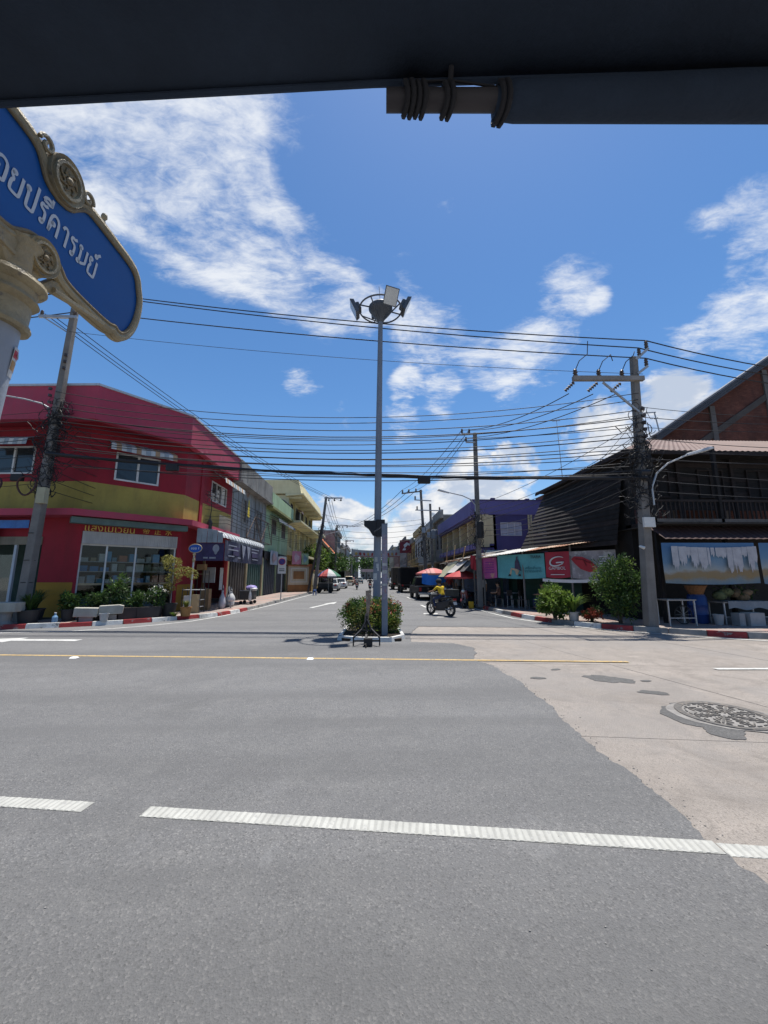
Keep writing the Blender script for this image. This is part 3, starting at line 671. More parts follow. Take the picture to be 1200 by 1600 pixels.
for i in range(9):
    x = .15 + i * .98; wb(MB().box(x, x + .08, -.05, 0, 3.9, 8.0), 'wall_batten', gz, gs, F=FG)
wb(MB().box(0, LG, -.52, -.3, 8.0, 9.36), 'parapet', gp, gs, F=FG)
wb(MB().box(0, LG, -.62, .2, 7.82, 8.0), 'eave_slab', gp, gs, F=FG)
wb(MB().box(0, LG, 0, 12, 8.0, 8.1), 'roof', concrete, gs, F=FG)
for x0, x1 in ((0, .25), (3.7, 4.0), (7.85, 8.1)): wb(MB().box(x0, x1, 0, .25, .1, 3.9), 'pillar', mat('pillar_ochre', (.33, .27, .16), .85, .2, 1, dirt=.5), gs, F=FG)
for x0, x1, mm in ((.25, 3.7, mat('folding_door_dark', (.05, .045, .04), .7, .3, 2)), (4.0, 7.85, mat('folding_door_green', (.03, .07, .06), .6, .25, 2, dirt=.4))):
    n = 14; w = (x1 - x0) / n
    for i in range(n): wb(MB().box(x0 + w * i + .01, x0 + w * (i + 1) - .01, .08 + .03 * (i % 2), .12 + .03 * (i % 2), .13, 3.3), 'door_leaf', mm, gs, F=FG)
wb(MB().box(0, LG, .0, .2, 3.3, 3.9), 'lintel', mat('lintel_dark', (.06, .055, .05), .9, .3), gs, F=FG)
lt = thing('steel_lattice', 'rusty zigzag steel lattice fixed in front of the grey shophouse upstairs', 'lattice', (XF + .55, 29, 4.3))
lm = mat('rusty_steel', (.10, .07, .055), .8, .3, 5)
m = MB(); zb_, zt_ = 4.35, 6.05; F2, _ = facade((XF + .6, 25.6), (XF + .6, 33.2))
rail = MB().bar((.8, 0, zb_), (7.5, 0, zb_), .05).bar((2.6, 0, zt_), (6.0, 0, zt_ - .02), .05)
wb(rail, 'rail', lm, lt, F=F2)
for a, b in (((.8, zb_), (2.6, zt_)), ((2.6, zt_), (4.3, zb_)), ((4.3, zb_), (6.0, zt_)), ((6.0, zt_), (7.5, zb_)), ((7.5, zb_), (7.5, 6.0)), ((2.6, zb_), (2.6, zt_)), ((.8, zb_), (.8, 5.0)), ((6.0, zt_), (7.5, 6.0))):
    wb(MB().bar((a[0], .01, a[1]), (b[0], .01, b[1]), .045), 'lattice_bar', lm, lt, F=F2)
for x in (1.2, 4.4, 7.2): wb(MB().bar((x, 0, zb_), (x, .6, zb_), .04), 'bracket', lm, lt, F=F2)
fl = MB().grid(lambda u, v: (0, (u - .5) * .5 * (1 - .6 * v), -1.15 + 1.15 * v + .05 * math.sin(u * 7)), 6, 6)
o = fl.build('flag', mat('yellow_cloth', (.62, .46, .04), .8, .12, 4), None, loc=(XF + .45, 27.0, 7.0), solid=.006)
tag(o, 'small yellow flag hanging at the grey shophouse window', 'flag')

# ---------------------------------------------------------------- green shophouse
FN, LN = facade((XF, 33.0), (XF, 42.2))
grn = mat('pale_green_paint', (.34, .47, .28), .8, .14, .7, .15, 30, dirt=.5, dirtcol=(.10, .13, .08))
gn = thing('green_shophouse', 'pale green two storey shophouse with grey window awnings', 'shophouse', (XF, 37, 0))
wb(wall_cells(0, LN, 3.9, 7.75, [(2.2, 3.9, 5.55, 6.95), (6.2, 8.0, 5.55, 6.95)], 0, .2), 'upper_wall', grn, gn, F=FN)
for x0 in (2.2, 6.2): window(gn, FN, x0, x0 + 1.7, 5.55, 6.95, 3, 2, .06, frame=mat('window_wood_grey', (.22, .21, .19)))
wb(MB().box(0, LN, -.55, -.35, 7.75, 8.95), 'parapet', grn, gn, F=FN)
wb(MB().box(0, LN, -.62, .2, 7.55, 7.75), 'eave_slab', mat('olive_slab', (.26, .26, .10), .8, .2, 1, dirt=.4), gn, F=FN)
wb(MB().box(0, LN, 0, 12, 7.75, 7.85), 'roof', concrete, gn, F=FN)
aw_d = mat('awning_sheet_dark', (.14, .16, .18), .6, .2, 2, dirt=.4)
awning(gn, FN, 1.5, 5.1, 7.2, 6.85, .8, 14, (aw_d,)); awning(gn, FN, 5.4, 9.1, 7.2, 6.85, .8, 14, (aw_d,))
wb(MB().box(4.9, 5.1, -.06, 0, 3.9, 7.55), 'pilaster', grn, gn, F=FN)
wb(MB().bar((5.2, -.03, 3.9), (5.2, -.03, 7.5), .07), 'drainpipe', mat('pipe_green', (.18, .28, .16), .7, .2), gn, F=FN)
for x0, x1 in ((0, .25), (4.5, 4.8), (8.95, 9.2)): wb(MB().box(x0, x1, 0, .25, .1, 3.9), 'pillar', mat('pillar_green', (.20, .26, .16), .85, .2, 1, dirt=.5), gn, F=FN)
for x0, x1 in ((.25, 4.5), (4.8, 8.95)):
    n = 14; w = (x1 - x0) / n
    for i in range(n): wb(MB().box(x0 + w * i + .01, x0 + w * (i + 1) - .01, .08 + .03 * (i % 2), .12 + .03 * (i % 2), .13, 3.2), 'door_leaf', mat('folding_door_blue', (.045, .06, .075), .6, .25, 2, dirt=.4), gn, F=FN)
wb(MB().box(0, LN, .0, .2, 3.2, 3.9), 'lintel', mat('lintel_dark', (.06, .055, .05)), gn, F=FN)
dish = MB().lathe([(1e-4, 0), (.2, .03), (.38, .12), (.40, .13), (.2, .05), (1e-4, .02)], 14)
rt = thing('roof_canopy', 'dark corrugated canopy on the green shophouse roof', 'canopy', (-8.6, 39, 7.8))
wb(MB().hexa([(-8.5, 37.6, 9.15), (-8.5, 41.6, 9.15), (-11, 41.6, 9.75), (-11, 37.6, 9.75)], [(-8.5, 37.6, 9.2), (-8.5, 41.6, 9.2), (-11, 41.6, 9.8), (-11, 37.6, 9.8)]), 'sheet', aw_d, rt)
for (x, y, z) in ((-8.7, 37.8, 9.15), (-8.7, 41.4, 9.15), (-10.8, 37.8, 9.7), (-10.8, 41.4, 9.7)): wb(MB().box(x - .04, x + .04, y - .04, y + .04, 7.8, z), 'post', dark_fr, rt)

# ---------------------------------------------------------------- yellow three storey building
yb = mat('cream_yellow_paint', (.56, .48, .24), .8, .12, .6, .12, 30, dirt=.35, dirtcol=(.22, .17, .08))
yl = mat('light_cream_paint', (.60, .54, .33), .8, .1, .6, .12, 30, dirt=.3, dirtcol=(.25, .2, .1))
ye = thing('yellow_building', 'cream yellow three storey building with wide concrete eaves', 'building', (XF, 50, 0))
YY0, YY1 = 42.2, 60.0
FY, LY = facade((XF, YY0), (XF, YY1)); FS, LS = facade((-22, YY0), (XF, YY0))
wb(MB().box(0, LS, 0, .2, 0, 10.6), 'side_wall', yb, ye, F=FS)
wb(MB().box(LS - 3.2, LS - .02, -.05, 0, 9.0, 10.6), 'side_band', yl, ye, F=FS)
ops = []
for i in range(5):
    x = .7 + i * 3.45
    ops += [(x, x + .8, 8.3, 10.1), (x + 1.2, x + 2.6, 8.0, 10.1), (x, x + .8, 5.1, 6.9), (x + 1.2, x + 2.6, 4.9, 6.9)]
wb(wall_cells(0, LY, 3.6, 10.6, ops, .2, .4), 'front_wall', yb, ye, F=FY)
for i, (a, b, c, d) in enumerate(ops): window(ye, FY, a, b, c, d, 2 if b - a > 1 else 1, 1, .07, y=.24, frame=yl if i % 4 in (0, 3) else dark_fr)
wb(MB().hexa([(-22, YY0 - .4, 10.6), (-7.6, YY0 - .4, 10.75), (-7.6, YY1, 10.75), (-22, YY1, 10.6)], [(-22, YY0 - .6, 12.2), (-7.9, YY0 - .6, 12.2), (-7.9, YY1, 12.2), (-22, YY1, 12.2)]), 'parapet', yl, ye)
wb(MB().hexa([(-9.3, YY0 - .45, 10.45), (-7.35, YY0 - .45, 10.6), (-7.35, YY1 + .3, 10.6), (-9.3, YY1 + .3, 10.45)], [(-9.3, YY0 - .45, 10.7), (-7.35, YY0 - .45, 10.75), (-7.35, YY1 + .3, 10.75), (-9.3, YY1 + .3, 10.7)]), 'eave_slab', yl, ye)
wb(MB().hexa([(-9.0, YY0 - .3, 7.4), (-7.5, YY0 - .3, 7.55), (-7.5, YY1, 7.55), (-9.0, YY1, 7.4)], [(-9.0, YY0 - .3, 7.75), (-7.5, YY0 - .3, 7.75), (-7.5, YY1, 7.75), (-9.0, YY1, 7.75)]), 'floor_canopy', yl, ye)
wb(MB().hexa([(-9.0, YY0 - .1, 4.0), (-7.3, YY0 - .1, 3.85), (-7.3, YY1, 3.85), (-9.0, YY1, 4.0)], [(-9.0, YY0 - .1, 4.5), (-7.3, YY0 - .1, 4.1), (-7.3, YY1, 4.1), (-9.0, YY1, 4.5)]), 'floor_canopy', yl, ye)
for i in range(6):
    x = i * 3.45; wb(MB().box(x, x + .3, -.02, .2, .1, 10.5), 'pillar', yb, ye, F=FY)
    wb(MB().box(x, x + .2, -1.35, -.02, 10.25, 10.45), 'eave_bracket', yl, ye, F=FY)
wb(MB().box(0, LY, .8, .9, .1, 3.6), 'shop_wall', mat('shop_dark_ochre', (.16, .12, .06), .8, .3, 1), ye, F=FY)
wb(MB().box(4.8, 5.6, -.3, .1, 8.6, 9.5), 'balcony_box', dark_fr, ye, F=FY); awning(ye, FY, 3.9, 5.4, 9.75, 9.5, .7, 6, (mat('awning_pink', (.5, .30, .22), .6, .15),))
# second, lower yellow house behind it
y2 = thing('yellow_house', 'lower yellow house behind the cream three storey building', 'house', (-9, 64, 0))
F3, L3 = facade((-8.4, 60.2), (-8.4, 68)); F3s, L3s = facade((-16, 60.1), (-8.4, 60.1))
wb(wall_cells(0, L3, .1, 8.4, [(1, 2.4, 5.4, 7.2), (4.4, 5.8, 5.4, 7.2)], 0, .2), 'front_wall', yb, y2, F=F3); wb(MB().box(0, L3s, .1, .3, .1, 8.4), 'side_wall', yb, y2, F=F3s)
for x in (1, 4.4): window(y2, F3, x, x + 1.4, 5.4, 7.2, 2, 1)
wb(MB().box(-16, -7.9, 60.0, 68.2, 8.4, 8.75), 'roof', yl, y2)

# ---------------------------------------------------------------- right side: purple building
pur = mat('purple_paint', (.065, .056, .155), .75, .12, .6, .12, 30, dirt=.3, dirtcol=(.04, .03, .09))
pur_l = mat('violet_paint', (.125, .11, .27), .7, .12, .6, .12, 30, dirt=.25, dirtcol=(.08, .06, .18))
cream = mat('cream_column_paint', (.50, .42, .26), .8, .12, .8, .12, 30, dirt=.4, dirtcol=(.18, .14, .09))
pb_ = thing('purple_building', 'two storey purple building with cream columns behind the market shed', 'building', (12, 34, 0))
PX, PY = 8.1, 28.5
FP, LP = facade((PX, 43.0), (PX, PY)); FQ, LQ = facade((PX, PY), (24, PY))
wb(MB().box(0, LP, 1.2, 1.4, .1, 7.3), 'recessed_wall', cream, pb_, F=FP)
for i in range(5): window(pb_, FP, 1.0 + i * 2.8, 2.2 + i * 2.8, 4.5, 6.0, 2, 1, .06, y=1.16, frame=dark_fr)
for i in range(6):
    x = .05 + i * 2.83; wb(MB().box(x, x + .32, 0, 1.2, 4.15, 6.3), 'column', cream, pb_, F=FP)
wb(MB().box(-.1, LP + .05, -.42, .0, 6.32, 7.35), 'fascia', pur_l, pb_, F=FP)
wb(MB().box(-.1, LP + .05, -.30, .0, 6.12, 6.32), 'fascia_step', pur, pb_, F=FP)
wb(MB().box(-.1, LP + .02, -.30, .25, 3.75, 4.15), 'floor_band', pur_l, pb_, F=FP)
for i in range(8): wb(MB().box(.6 + i * 1.8, .68 + i * 1.8, -.34, -.302, 3.74, 4.16), 'band_joint', pur, pb_, F=FP)
wb(MB().box(0, LP, .25, 1.2, 3.85, 4.0), 'balcony_floor', cream, pb_, F=FP)
wb(wall_cells(.0, LQ, .1, 7.3, [(1.75, 3.35, 4.75, 5.75), (4.6, 6.2, 4.75, 5.75)], 0, .2), 'side_wall', pur, pb_, F=FQ)
wb(MB().box(-.4, LQ, -.07, 0, 6.35, 7.42), 'side_fascia', pur_l, pb_, F=FQ)
wb(MB().box(-.45, LQ, -.12, .2, 7.42, 7.50), 'fascia_cap', pur, pb_, F=FQ)
wb(MB().box(.0, .85, -.05, 0, 3.9, 6.35), 'corner_column', cream, pb_, F=FQ)
for x in (3.86, 4.06): wb(MB().box(x, x + .13, -.06, 0, 3.6, 6.35), 'pilaster', cream, pb_, F=FQ)
for x in (1.75, 4.6): window(pb_, FQ, x, x + 1.6, 4.75, 5.75, 3, 2, .04, frame=mat('pale_mullion', (.5, .5, .52), .6, .1), glass=mat('frosted_glass', (.36, .37, .45), .4, .15, 3))
wb(MB().box(7.7, 24, PY + .2, 43, 7.3, 7.4), 'roof', concrete, pb_)
for x, y in ((9.4, 29.0), (12.2, 29.2), (8.2, 34)): wb(MB().box(x, x + .3, y, y + .3, 7.4, 7.75), 'roof_stub', pur, pb_)
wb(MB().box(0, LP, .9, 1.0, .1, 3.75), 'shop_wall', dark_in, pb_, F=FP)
o = MB().grid(lambda u, v: (8.35 + 1.5 * u, PY - .15 - .8 * math.sin(v * 1.5), 3.1 + .55 * math.cos(v * 1.5)), 10, 6).build('curved_awning', mat('awning_cream', (.42, .39, .33), .7, .2, 2, dirt=.5), None, solid=.01)
tag(o, 'small curved cream awning at the purple building side wall', 'awning')

# ---------------------------------------------------------------- brick building far right
def brick_mat():
    m = mat('red_brick', (.13, .05, .035), .9, .35, 1.2, dirt=.6, dirtcol=(.05, .035, .03))
    N = m.node_tree.nodes; L = m.node_tree.links; b = N['Principled BSDF']
    geo = N.new('ShaderNodeNewGeometry'); mp = N.new('ShaderNodeMapping'); mp.inputs['Rotation'].default_value = (R(90), 0, 0); L.new(geo.outputs['Position'], mp.inputs[0])
    br = N.new('ShaderNodeTexBrick'); br.inputs['Scale'].default_value = 1.0; br.inputs['Brick Width'].default_value = .26; br.inputs['Row Height'].default_value = .085; br.inputs['Mortar Size'].default_value = .012
    br.inputs['Color1'].default_value = (.9, .9, .9, 1); br.inputs['Color2'].default_value = (.55, .5, .5, 1); br.inputs['Mortar'].default_value = (.5, .55, .55, 1)
    L.new(mp.outputs[0], br.inputs['Vector'])
    mx = N.new('ShaderNodeMix'); mx.data_type = 'RGBA'; mx.blend_type = 'MULTIPLY'; mx.inputs[0].default_value = .8
    src = b.inputs['Base Color'].links[0].from_socket; L.new(src, mx.inputs[6]); L.new(br.outputs['Color'], mx.inputs[7]); L.new(mx.outputs[2], b.inputs['Base Color'])
    return m
brk = brick_mat()
bb = thing('brick_building', 'tall red brick building with sloping metal roof edge at far right', 'building', (22, 23, 0))
Yb = 22.0
zt = lambda x: 10.05 + (x - 17.8) * .665
wb(MB().prism([(17.8, .1), (40, .1), (40, zt(30)), (30, zt(30)), (17.8, zt(17.8))], .25, 'y', Yb), 'gable_wall', brk, bb)
for x in (17.8, 21.2, 25.0, 29.2): wb(MB().box(x, x + .32, Yb - .10, Yb, .1, zt(x) - .05), 'column', mat('column_concrete', (.12, .115, .11), .9, .2, 1, dirt=.5), bb)
for d0_ in (1.9,): wb(MB().bar((18.5, Yb - .03, zt(18.5) - d0_), (30, Yb - .03, zt(30) - d0_), .1, .35), 'sloping_beam', mat('beam_concrete', (.07, .065, .06), .9, .2, 1, dirt=.5), bb)
for k in range(4): wb(MB().bar((17.2, Yb - .25 - .02 * k, zt(17.2) + .1 + k * .14), (30.5, Yb - .25 - .02 * k, zt(30.5) + .1 + k * .14), .5, .1), 'roof_edge', (mat('roof_edge_dark', (.055, .06, .07), .6, .2, 2), mat('roof_edge_grey', (.16, .17, .19), .6, .2, 2))[k == 3], bb)
wb(MB().hexa([(17.3, Yb, zt(17.3) + .3), (30.5, Yb, zt(30.5) + .3), (30.5, Yb + 1.2, zt(30.5) + .3), (17.3, Yb + 1.2, zt(17.3) + .3)], [(17.3, Yb, zt(17.3) + .4), (30.5, Yb, zt(30.5) + .4), (30.5, Yb + 1.2, zt(30.5) + .4), (17.3, Yb + 1.2, zt(17.3) + .4)]), 'roof', mat('roof_edge_dark', (.055, .06, .07)), bb)
wb(MB().box(17.8, 18.0, Yb + .25, Yb + 18, .1, 10), 'side_wall', brk, bb)

# ---------------------------------------------------------------- old dark wooden house
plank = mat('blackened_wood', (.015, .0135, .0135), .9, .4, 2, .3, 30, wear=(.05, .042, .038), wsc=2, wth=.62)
plank_b = mat('brown_board', (.026, .020, .019), .9, .35, 2, .3, 30)
tin = mat('rusty_tin_roof', (.15, .10, .085), .7, .2, .6, .1, 30, dirt=.5, dirtcol=(.17, .09, .06))
dh = thing('wooden_house', 'old blackened two storey timber house with rusty hipped tin roof', 'house', (13, 16, 0))
ZE, EX, EY = 6.62, 9.9, 14.1
def ridged(m, a, b, c, d, n, h=.03):
    """corrugated sheet between edge a-b (low) and d-c (high)"""
    a, b, c, d = map(Vector, (a, b, c, d)); nn = n * 2
    up = (b - a).cross(d - a).normalized()
    for i in range(nn):
        u0, u1 = i / nn, (i + 1) / nn; h0, h1 = (h if i % 2 else 0), (0 if i % 2 else h)
        m.poly([a.lerp(b, u0) + up * h0, a.lerp(b, u1) + up * h1, d.lerp(c, u1) + up * h1, d.lerp(c, u0) + up * h0])
    return m
wb(ridged(MB(), (EX, EY, ZE), (24, EY, ZE), (24, 18, 8.5), (13.7, 18, 8.5), 60), 'front_roof', tin, dh, recalc=False)
wb(ridged(MB(), (EX, 22.2, ZE), (EX, EY, ZE), (13.7, 18, 8.5), (13.7, 18.2, 8.5), 40), 'side_roof', mat('dark_tin_roof', (.04, .033, .03), .8, .3, 1), dh, recalc=False)
wb(ridged(MB(), (24, 22.2, ZE), (EX, 22.2, ZE), (13.7, 18, 8.5), (24, 18, 8.5), 30), 'back_roof', tin, dh, recalc=False)
wb(MB().box(EX - .03, 24, EY - .04, EY, ZE - .16, ZE - .01), 'fascia_board', plank_b, dh); wb(MB().box(EX - .04, EX, EY, 22.2, ZE - .16, ZE - .01), 'fascia_board', plank_b, dh)
wb(MB().box(EX, 24, EY + .02, 22.1, ZE - .06, ZE - .02), 'soffit', plank, dh)
# boarded front upstairs: one board at a time
for i in range(11):
    z = 4.4 + i * .2; wb(MB().box(10.45, 24, 15.0 + rnd.uniform(-.01, .01), 15.04, z, z + .188), 'wall_board', plank if i % 3 else plank_b, dh)
for x in (10.5, 12.6, 14.9, 17.2): wb(MB().box(x, x + .14, 14.9, 14.98, 3.6, 6.55), 'post', plank_b, dh)
for x in (11.2, 13.5, 15.6): window(dh, facade((0, 14.98), (1, 14.98))[0], x, x + 1.1, 4.9, 6.1, 2, 1, .06, frame=plank_b, glass=plank, y=.0, name='shutter_window')
wb(MB().box(10.3, 24, 13.55, 15.0, 3.62, 3.74), 'balcony_floor', plank_b, dh)
wb(MB().box(10.3, 24, 13.52, 13.60, 4.46, 4.54), 'balcony_rail', plank_b, dh); wb(MB().box(10.3, 24, 13.5, 13.58, 3.70, 3.82), 'balcony_beam', mat('grey_board', (.17, .14, .12), .9, .3, 3), dh)
for i in range(44):
    x = 10.4 + i * .17; wb(MB().obox((x, 13.56, 4.14), (.05, .035, .64), (0, rnd.uniform(-.06, .06), 0)), 'baluster', plank_b, dh)
for x in (10.35, 12.9, 15.4): wb(MB().box(x, x + .11, 13.5, 13.62, .12, 6.6), 'veranda_post', plank, dh)
wb(ridged(MB(), (10.1, 12.75, 3.0), (20, 12.75, 3.0), (20, 13.6, 3.55), (10.1, 13.6, 3.55), 40, .02), 'lean_to_roof', mat('brown_tin', (.05, .027, .026), .8, .3, 1, dirt=.5), dh, recalc=False)
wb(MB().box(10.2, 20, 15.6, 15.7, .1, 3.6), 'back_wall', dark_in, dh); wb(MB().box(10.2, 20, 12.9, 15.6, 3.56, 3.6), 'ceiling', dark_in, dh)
# steep dark boarded slope facing the side street
NS = 17
for i in range(NS):
    a, b = i / NS, (i + 1) / NS - .004
    def P(u, t, dz=0): lo = Vector((9.85 - 1.7 * t, 15.0 + 5.8 * t, 2.95)); hi = Vector((10.28, 14.75 + 7.1 * t, 6.5)); q = lo.lerp(hi, u); return (q.x, q.y, q.z + dz)
    wb(MB().hexa([P(a, 0, .03), P(b, 0, -.02), P(b, 1, -.02), P(a, 1, .03)], [P(a, 0, .09), P(b, 0, .03), P(b, 1, .03), P(a, 1, .09)]), 'slope_board', plank if i % 4 else plank_b, dh)
wb(MB().hexa([(10.3, 14.7, .1), (10.5, 14.7, .1), (10.5, 22, .1), (10.3, 22, .1)], [(10.3, 14.7, 6.5), (10.5, 14.7, 6.5), (10.5, 22, 6.5), (10.3, 22, 6.5)]), 'side_wall', plank, dh)
wb(MB().prism([(8.2, 21), (10.4, 21.9), (10.4, 22.1), (8.1, 21.2)], 2.9, 'z', .1), 'end_wall', plank, dh)
an = thing('radio_mast', 'thin radio mast rising above the dark house roof', 'mast', (11.0, 21.0, 6.6))
MB().tube([(0, 0, 0), (-.05, 0, 2.3), (-.1, 0, 4.2)], [.025, .02, .015], 5).build('mast_tube', grey_trim, an); MB().bar((-.35, 0, 4.1), (.12, 0, 4.15), .03).build('antenna_bar', grey_trim, an)

# ---------------------------------------------------------------- market shed with advertising banners
A0, A1 = Vector((6.26, 21.06)), Vector((10.5, 15.25))
FB2, LB2 = facade(tuple(A0), tuple(A1))
sh = thing('market_shed', 'low market shed roofed with white and rusty corrugated sheets', 'shed', (9, 18.5, 0))
sheets = [mat('sheet_pale', (.46, .45, .42), .5, .2, 1.2, dirt=.5), mat('sheet_rust', (.26, .13, .08), .8, .3, 1.2, dirt=.4), mat('sheet_tan', (.36, .25, .18), .7, .25, 1.2, dirt=.5)]
for i in range(9):
    u0, u1 = -.15 + i * .71, -.15 + (i + 1) * .71 + .04
    z0 = 2.74 + .11 * u0 * (.6 + .1 * i / 9); z1 = 2.74 + .11 * u1 * (.6 + .1 * i / 9); lift = .012 * (i % 2)
    mm = sheets[0] if i < 4 else sheets[1 + i % 2]
    wb(ridged(MB(), (u0, -.35, z0 + lift), (u1, -.35, z1 + lift), (u1, 1.9, z1 + .42 + lift), (u0, 1.9, z0 + .42 + lift), 5, .02), 'roof_sheet', mm, sh, F=FB2, recalc=False)
for u in (.0, 2.4, 4.8, 7.0): wb(MB().bar((u, -.02, .12), (u, -.02, 2.75 + .08 * u), .07), 'post', mat('shed_post', (.16, .15, .14), .8, .2), sh, F=FB2)
wb(MB().bar((-.1, .0, 2.68), (7.2, .0, 3.2), .05, .08), 'eave_beam', plank_b, sh, F=FB2)
wb(MB().box(-.3, 7.1, 1.85, 1.95, .12, 3.0), 'back_wall', mat('shed_green_tarp', (.03, .08, .065), .7, .4, 1.2), sh, F=FB2)
def sheet(name, u0, u1, z0, z1, m, label, cat='banner', off=-.06, F=FB2, wav=.02, group=None):
    o = wb(MB().grid(lambda u, v: (u0 + (u1 - u0) * u, off + wav * math.sin(u * (u1 - u0) * 5.3 + v * 2) * (1.2 - v), z0 + (z1 - z0) * v - .05 * math.sin(math.pi * u) * (1 - v)), 24, 6), name, m, None, F=F, solid=.003)
    return tag(o, label, cat, group)
def glyph(parent_obj, s, size, m, F, x, y, z, sx=1.):
    t = text(s, 'lettering', size, m, parent_obj, (0, 0, 0), sx=sx, ext=.002); w = wloc(parent_obj)
    t.matrix_local = Matrix.Translation(-w) @ F @ Matrix.Translation((x, y, z)) @ Matrix.Rotation(R(90), 4, 'X'); return t
ban_g = 'advertising banners on the market shed'
lt_w = mat('print_white', (.62, .62, .62), .6, .1); lt_d = mat('print_dark', (.03, .035, .04), .6, .1); lt_t = mat('print_dark_teal', (.02, .10, .12), .6, .1)
WL_ = WL
b1 = sheet('advert_banner', -.45, .85, 1.66, 2.72, mat('pink_banner', (.40, .08, .24), .6, .3, 1.4, wear=(.45, .28, .18), wsc=2.2, wth=.58), 'faded magenta advertising banner at the left end of the market shed', group=ban_g); WL[b1.name] = (0, 0, 0)
for k in range(5): wb(MB().box(.15, .7, -.10, -.092, 2.45 - k * .13, 2.49 - k * .13), 'text_line', mat('print_purple', (.20, .04, .22), .6), b1, F=FB2)
b2_ = sheet('advert_banner', .92, 3.55, 1.66, 2.82, mat('teal_banner', (.10, .33, .35), .6, .2, 1.2), 'teal advertising banner with a figure and dark lettering on the shed', group=ban_g); WL[b2_.name] = (0, 0, 0)
glyph(b2_, 'TIARA', .20, lt_d, FB2, 3.12, -.10, 2.66); glyph(b2_, 'เครื่องสำอาง', .17, lt_t, FB2, 2.95, -.10, 2.13); glyph(b2_, 'จากธรรมชาติ', .17, lt_t, FB2, 2.95, -.10, 1.98)
fig = MB().prism([(1.95, 2.02), (2.12, 2.1), (2.32, 1.98), (2.2, 2.5), (2.12, 2.62), (2.16, 2.72), (2.06, 2.72), (2.06, 2.60), (1.98, 2.45)], .004, 'y', -.102); wb(fig, 'printed_figure', mat('print_figure', (.06, .05, .09), .6, .3, 6), b2_, F=FB2)
wb(MB().prism([(1.62, 1.80), (1.74, 1.80), (1.80, 2.08), (1.96, 2.02), (2.02, 1.82), (2.12, 1.82), (2.2, 2.02), (2.06, 2.10), (1.76, 2.16)], .004, 'y', -.107), 'printed_legs', mat('print_tan', (.42, .33, .22), .6, .2), b2_, F=FB2)
for xx in (1.55, 2.12): wb(MB().prism([(xx, 1.74), (xx + .18, 1.74), (xx + .16, 1.84), (xx + .08, 1.86)], .004, 'y', -.11), 'printed_shoe', lt_d, b2_, F=FB2)
b3 = sheet('advert_banner', 3.60, 4.75, 1.70, 2.86, mat('red_banner', (.34, .03, .05), .6, .15, 1.2), 'red advertising banner with a white swirl logo on the shed', group=ban_g); WL[b3.name] = (0, 0, 0)
lg = MB()
pts = [(4.17 + .36 * math.cos(a) * (1 + .1 * math.cos(a)), -.10, 2.42 + .20 * math.sin(a) + .06 * math.cos(a)) for a in frange(R(35), R(330), 22)]
lg.tube(pts, [.012 + .03 * math.sin(math.pi * i / (len(pts) - 1)) for i in range(len(pts))], 5).bar((4.15, -.10, 2.36), (4.50, -.10, 2.38), .05).bar((4.48, -.10, 2.38), (4.40, -.10, 2.28), .05)
wb(lg, 'swirl_logo', lt_w, b3, F=FB2); glyph(b3, 'GAMBOL', .20, lt_w, FB2, 4.17, -.10, 2.10)
wb(MB().box(3.85, 4.5, -.10, -.095, 1.80, 1.83), 'text_line', lt_w, b3, F=FB2)
b4 = sheet('advert_banner', 4.76, 6.7, 1.66, 2.84, mat('grey_print_banner', (.30, .28, .29), .6, .25, 2.2, wear=(.45, .44, .43), wsc=3, wth=.55), 'grey advertising banner showing a big red sandal beside the bush', group=ban_g); WL[b4.name] = (0, 0, 0)
wb(MB().prism([(4.85, 2.5), (5.0, 2.62), (5.35, 2.58), (5.7, 2.4), (5.95, 2.12), (5.9, 1.94), (5.6, 1.92), (5.25, 2.05), (5.0, 2.3)], .006, 'y', -.105), 'printed_sandal', mat('print_red', (.38, .03, .04), .6, .2), b4, F=FB2)
wb(MB().tube([(5.05, -.115, 2.5), (5.4, -.115, 2.45), (5.5, -.115, 2.2)], .025, 5).tube([(5.75, -.115, 2.3), (5.55, -.115, 2.35), (5.4, -.115, 2.45)], .025, 5), 'printed_strap', mat('print_dark_red', (.16, .015, .02), .6), b4, F=FB2)
for k in range(6): wb(MB().box(6.05, 6.55, -.10, -.095, 2.55 - k * .1, 2.58 - k * .1), 'text_line', lt_w, b4, F=FB2)
wb(MB().grid(lambda u, v: (3.4 + 2.6 * u, -.055 + .01 * math.sin(u * 20), 1.50 + .14 * v - .05 * math.sin(u * 3)), 16, 2), 'white_hem', lt_w, b3, F=FB2, solid=.003)

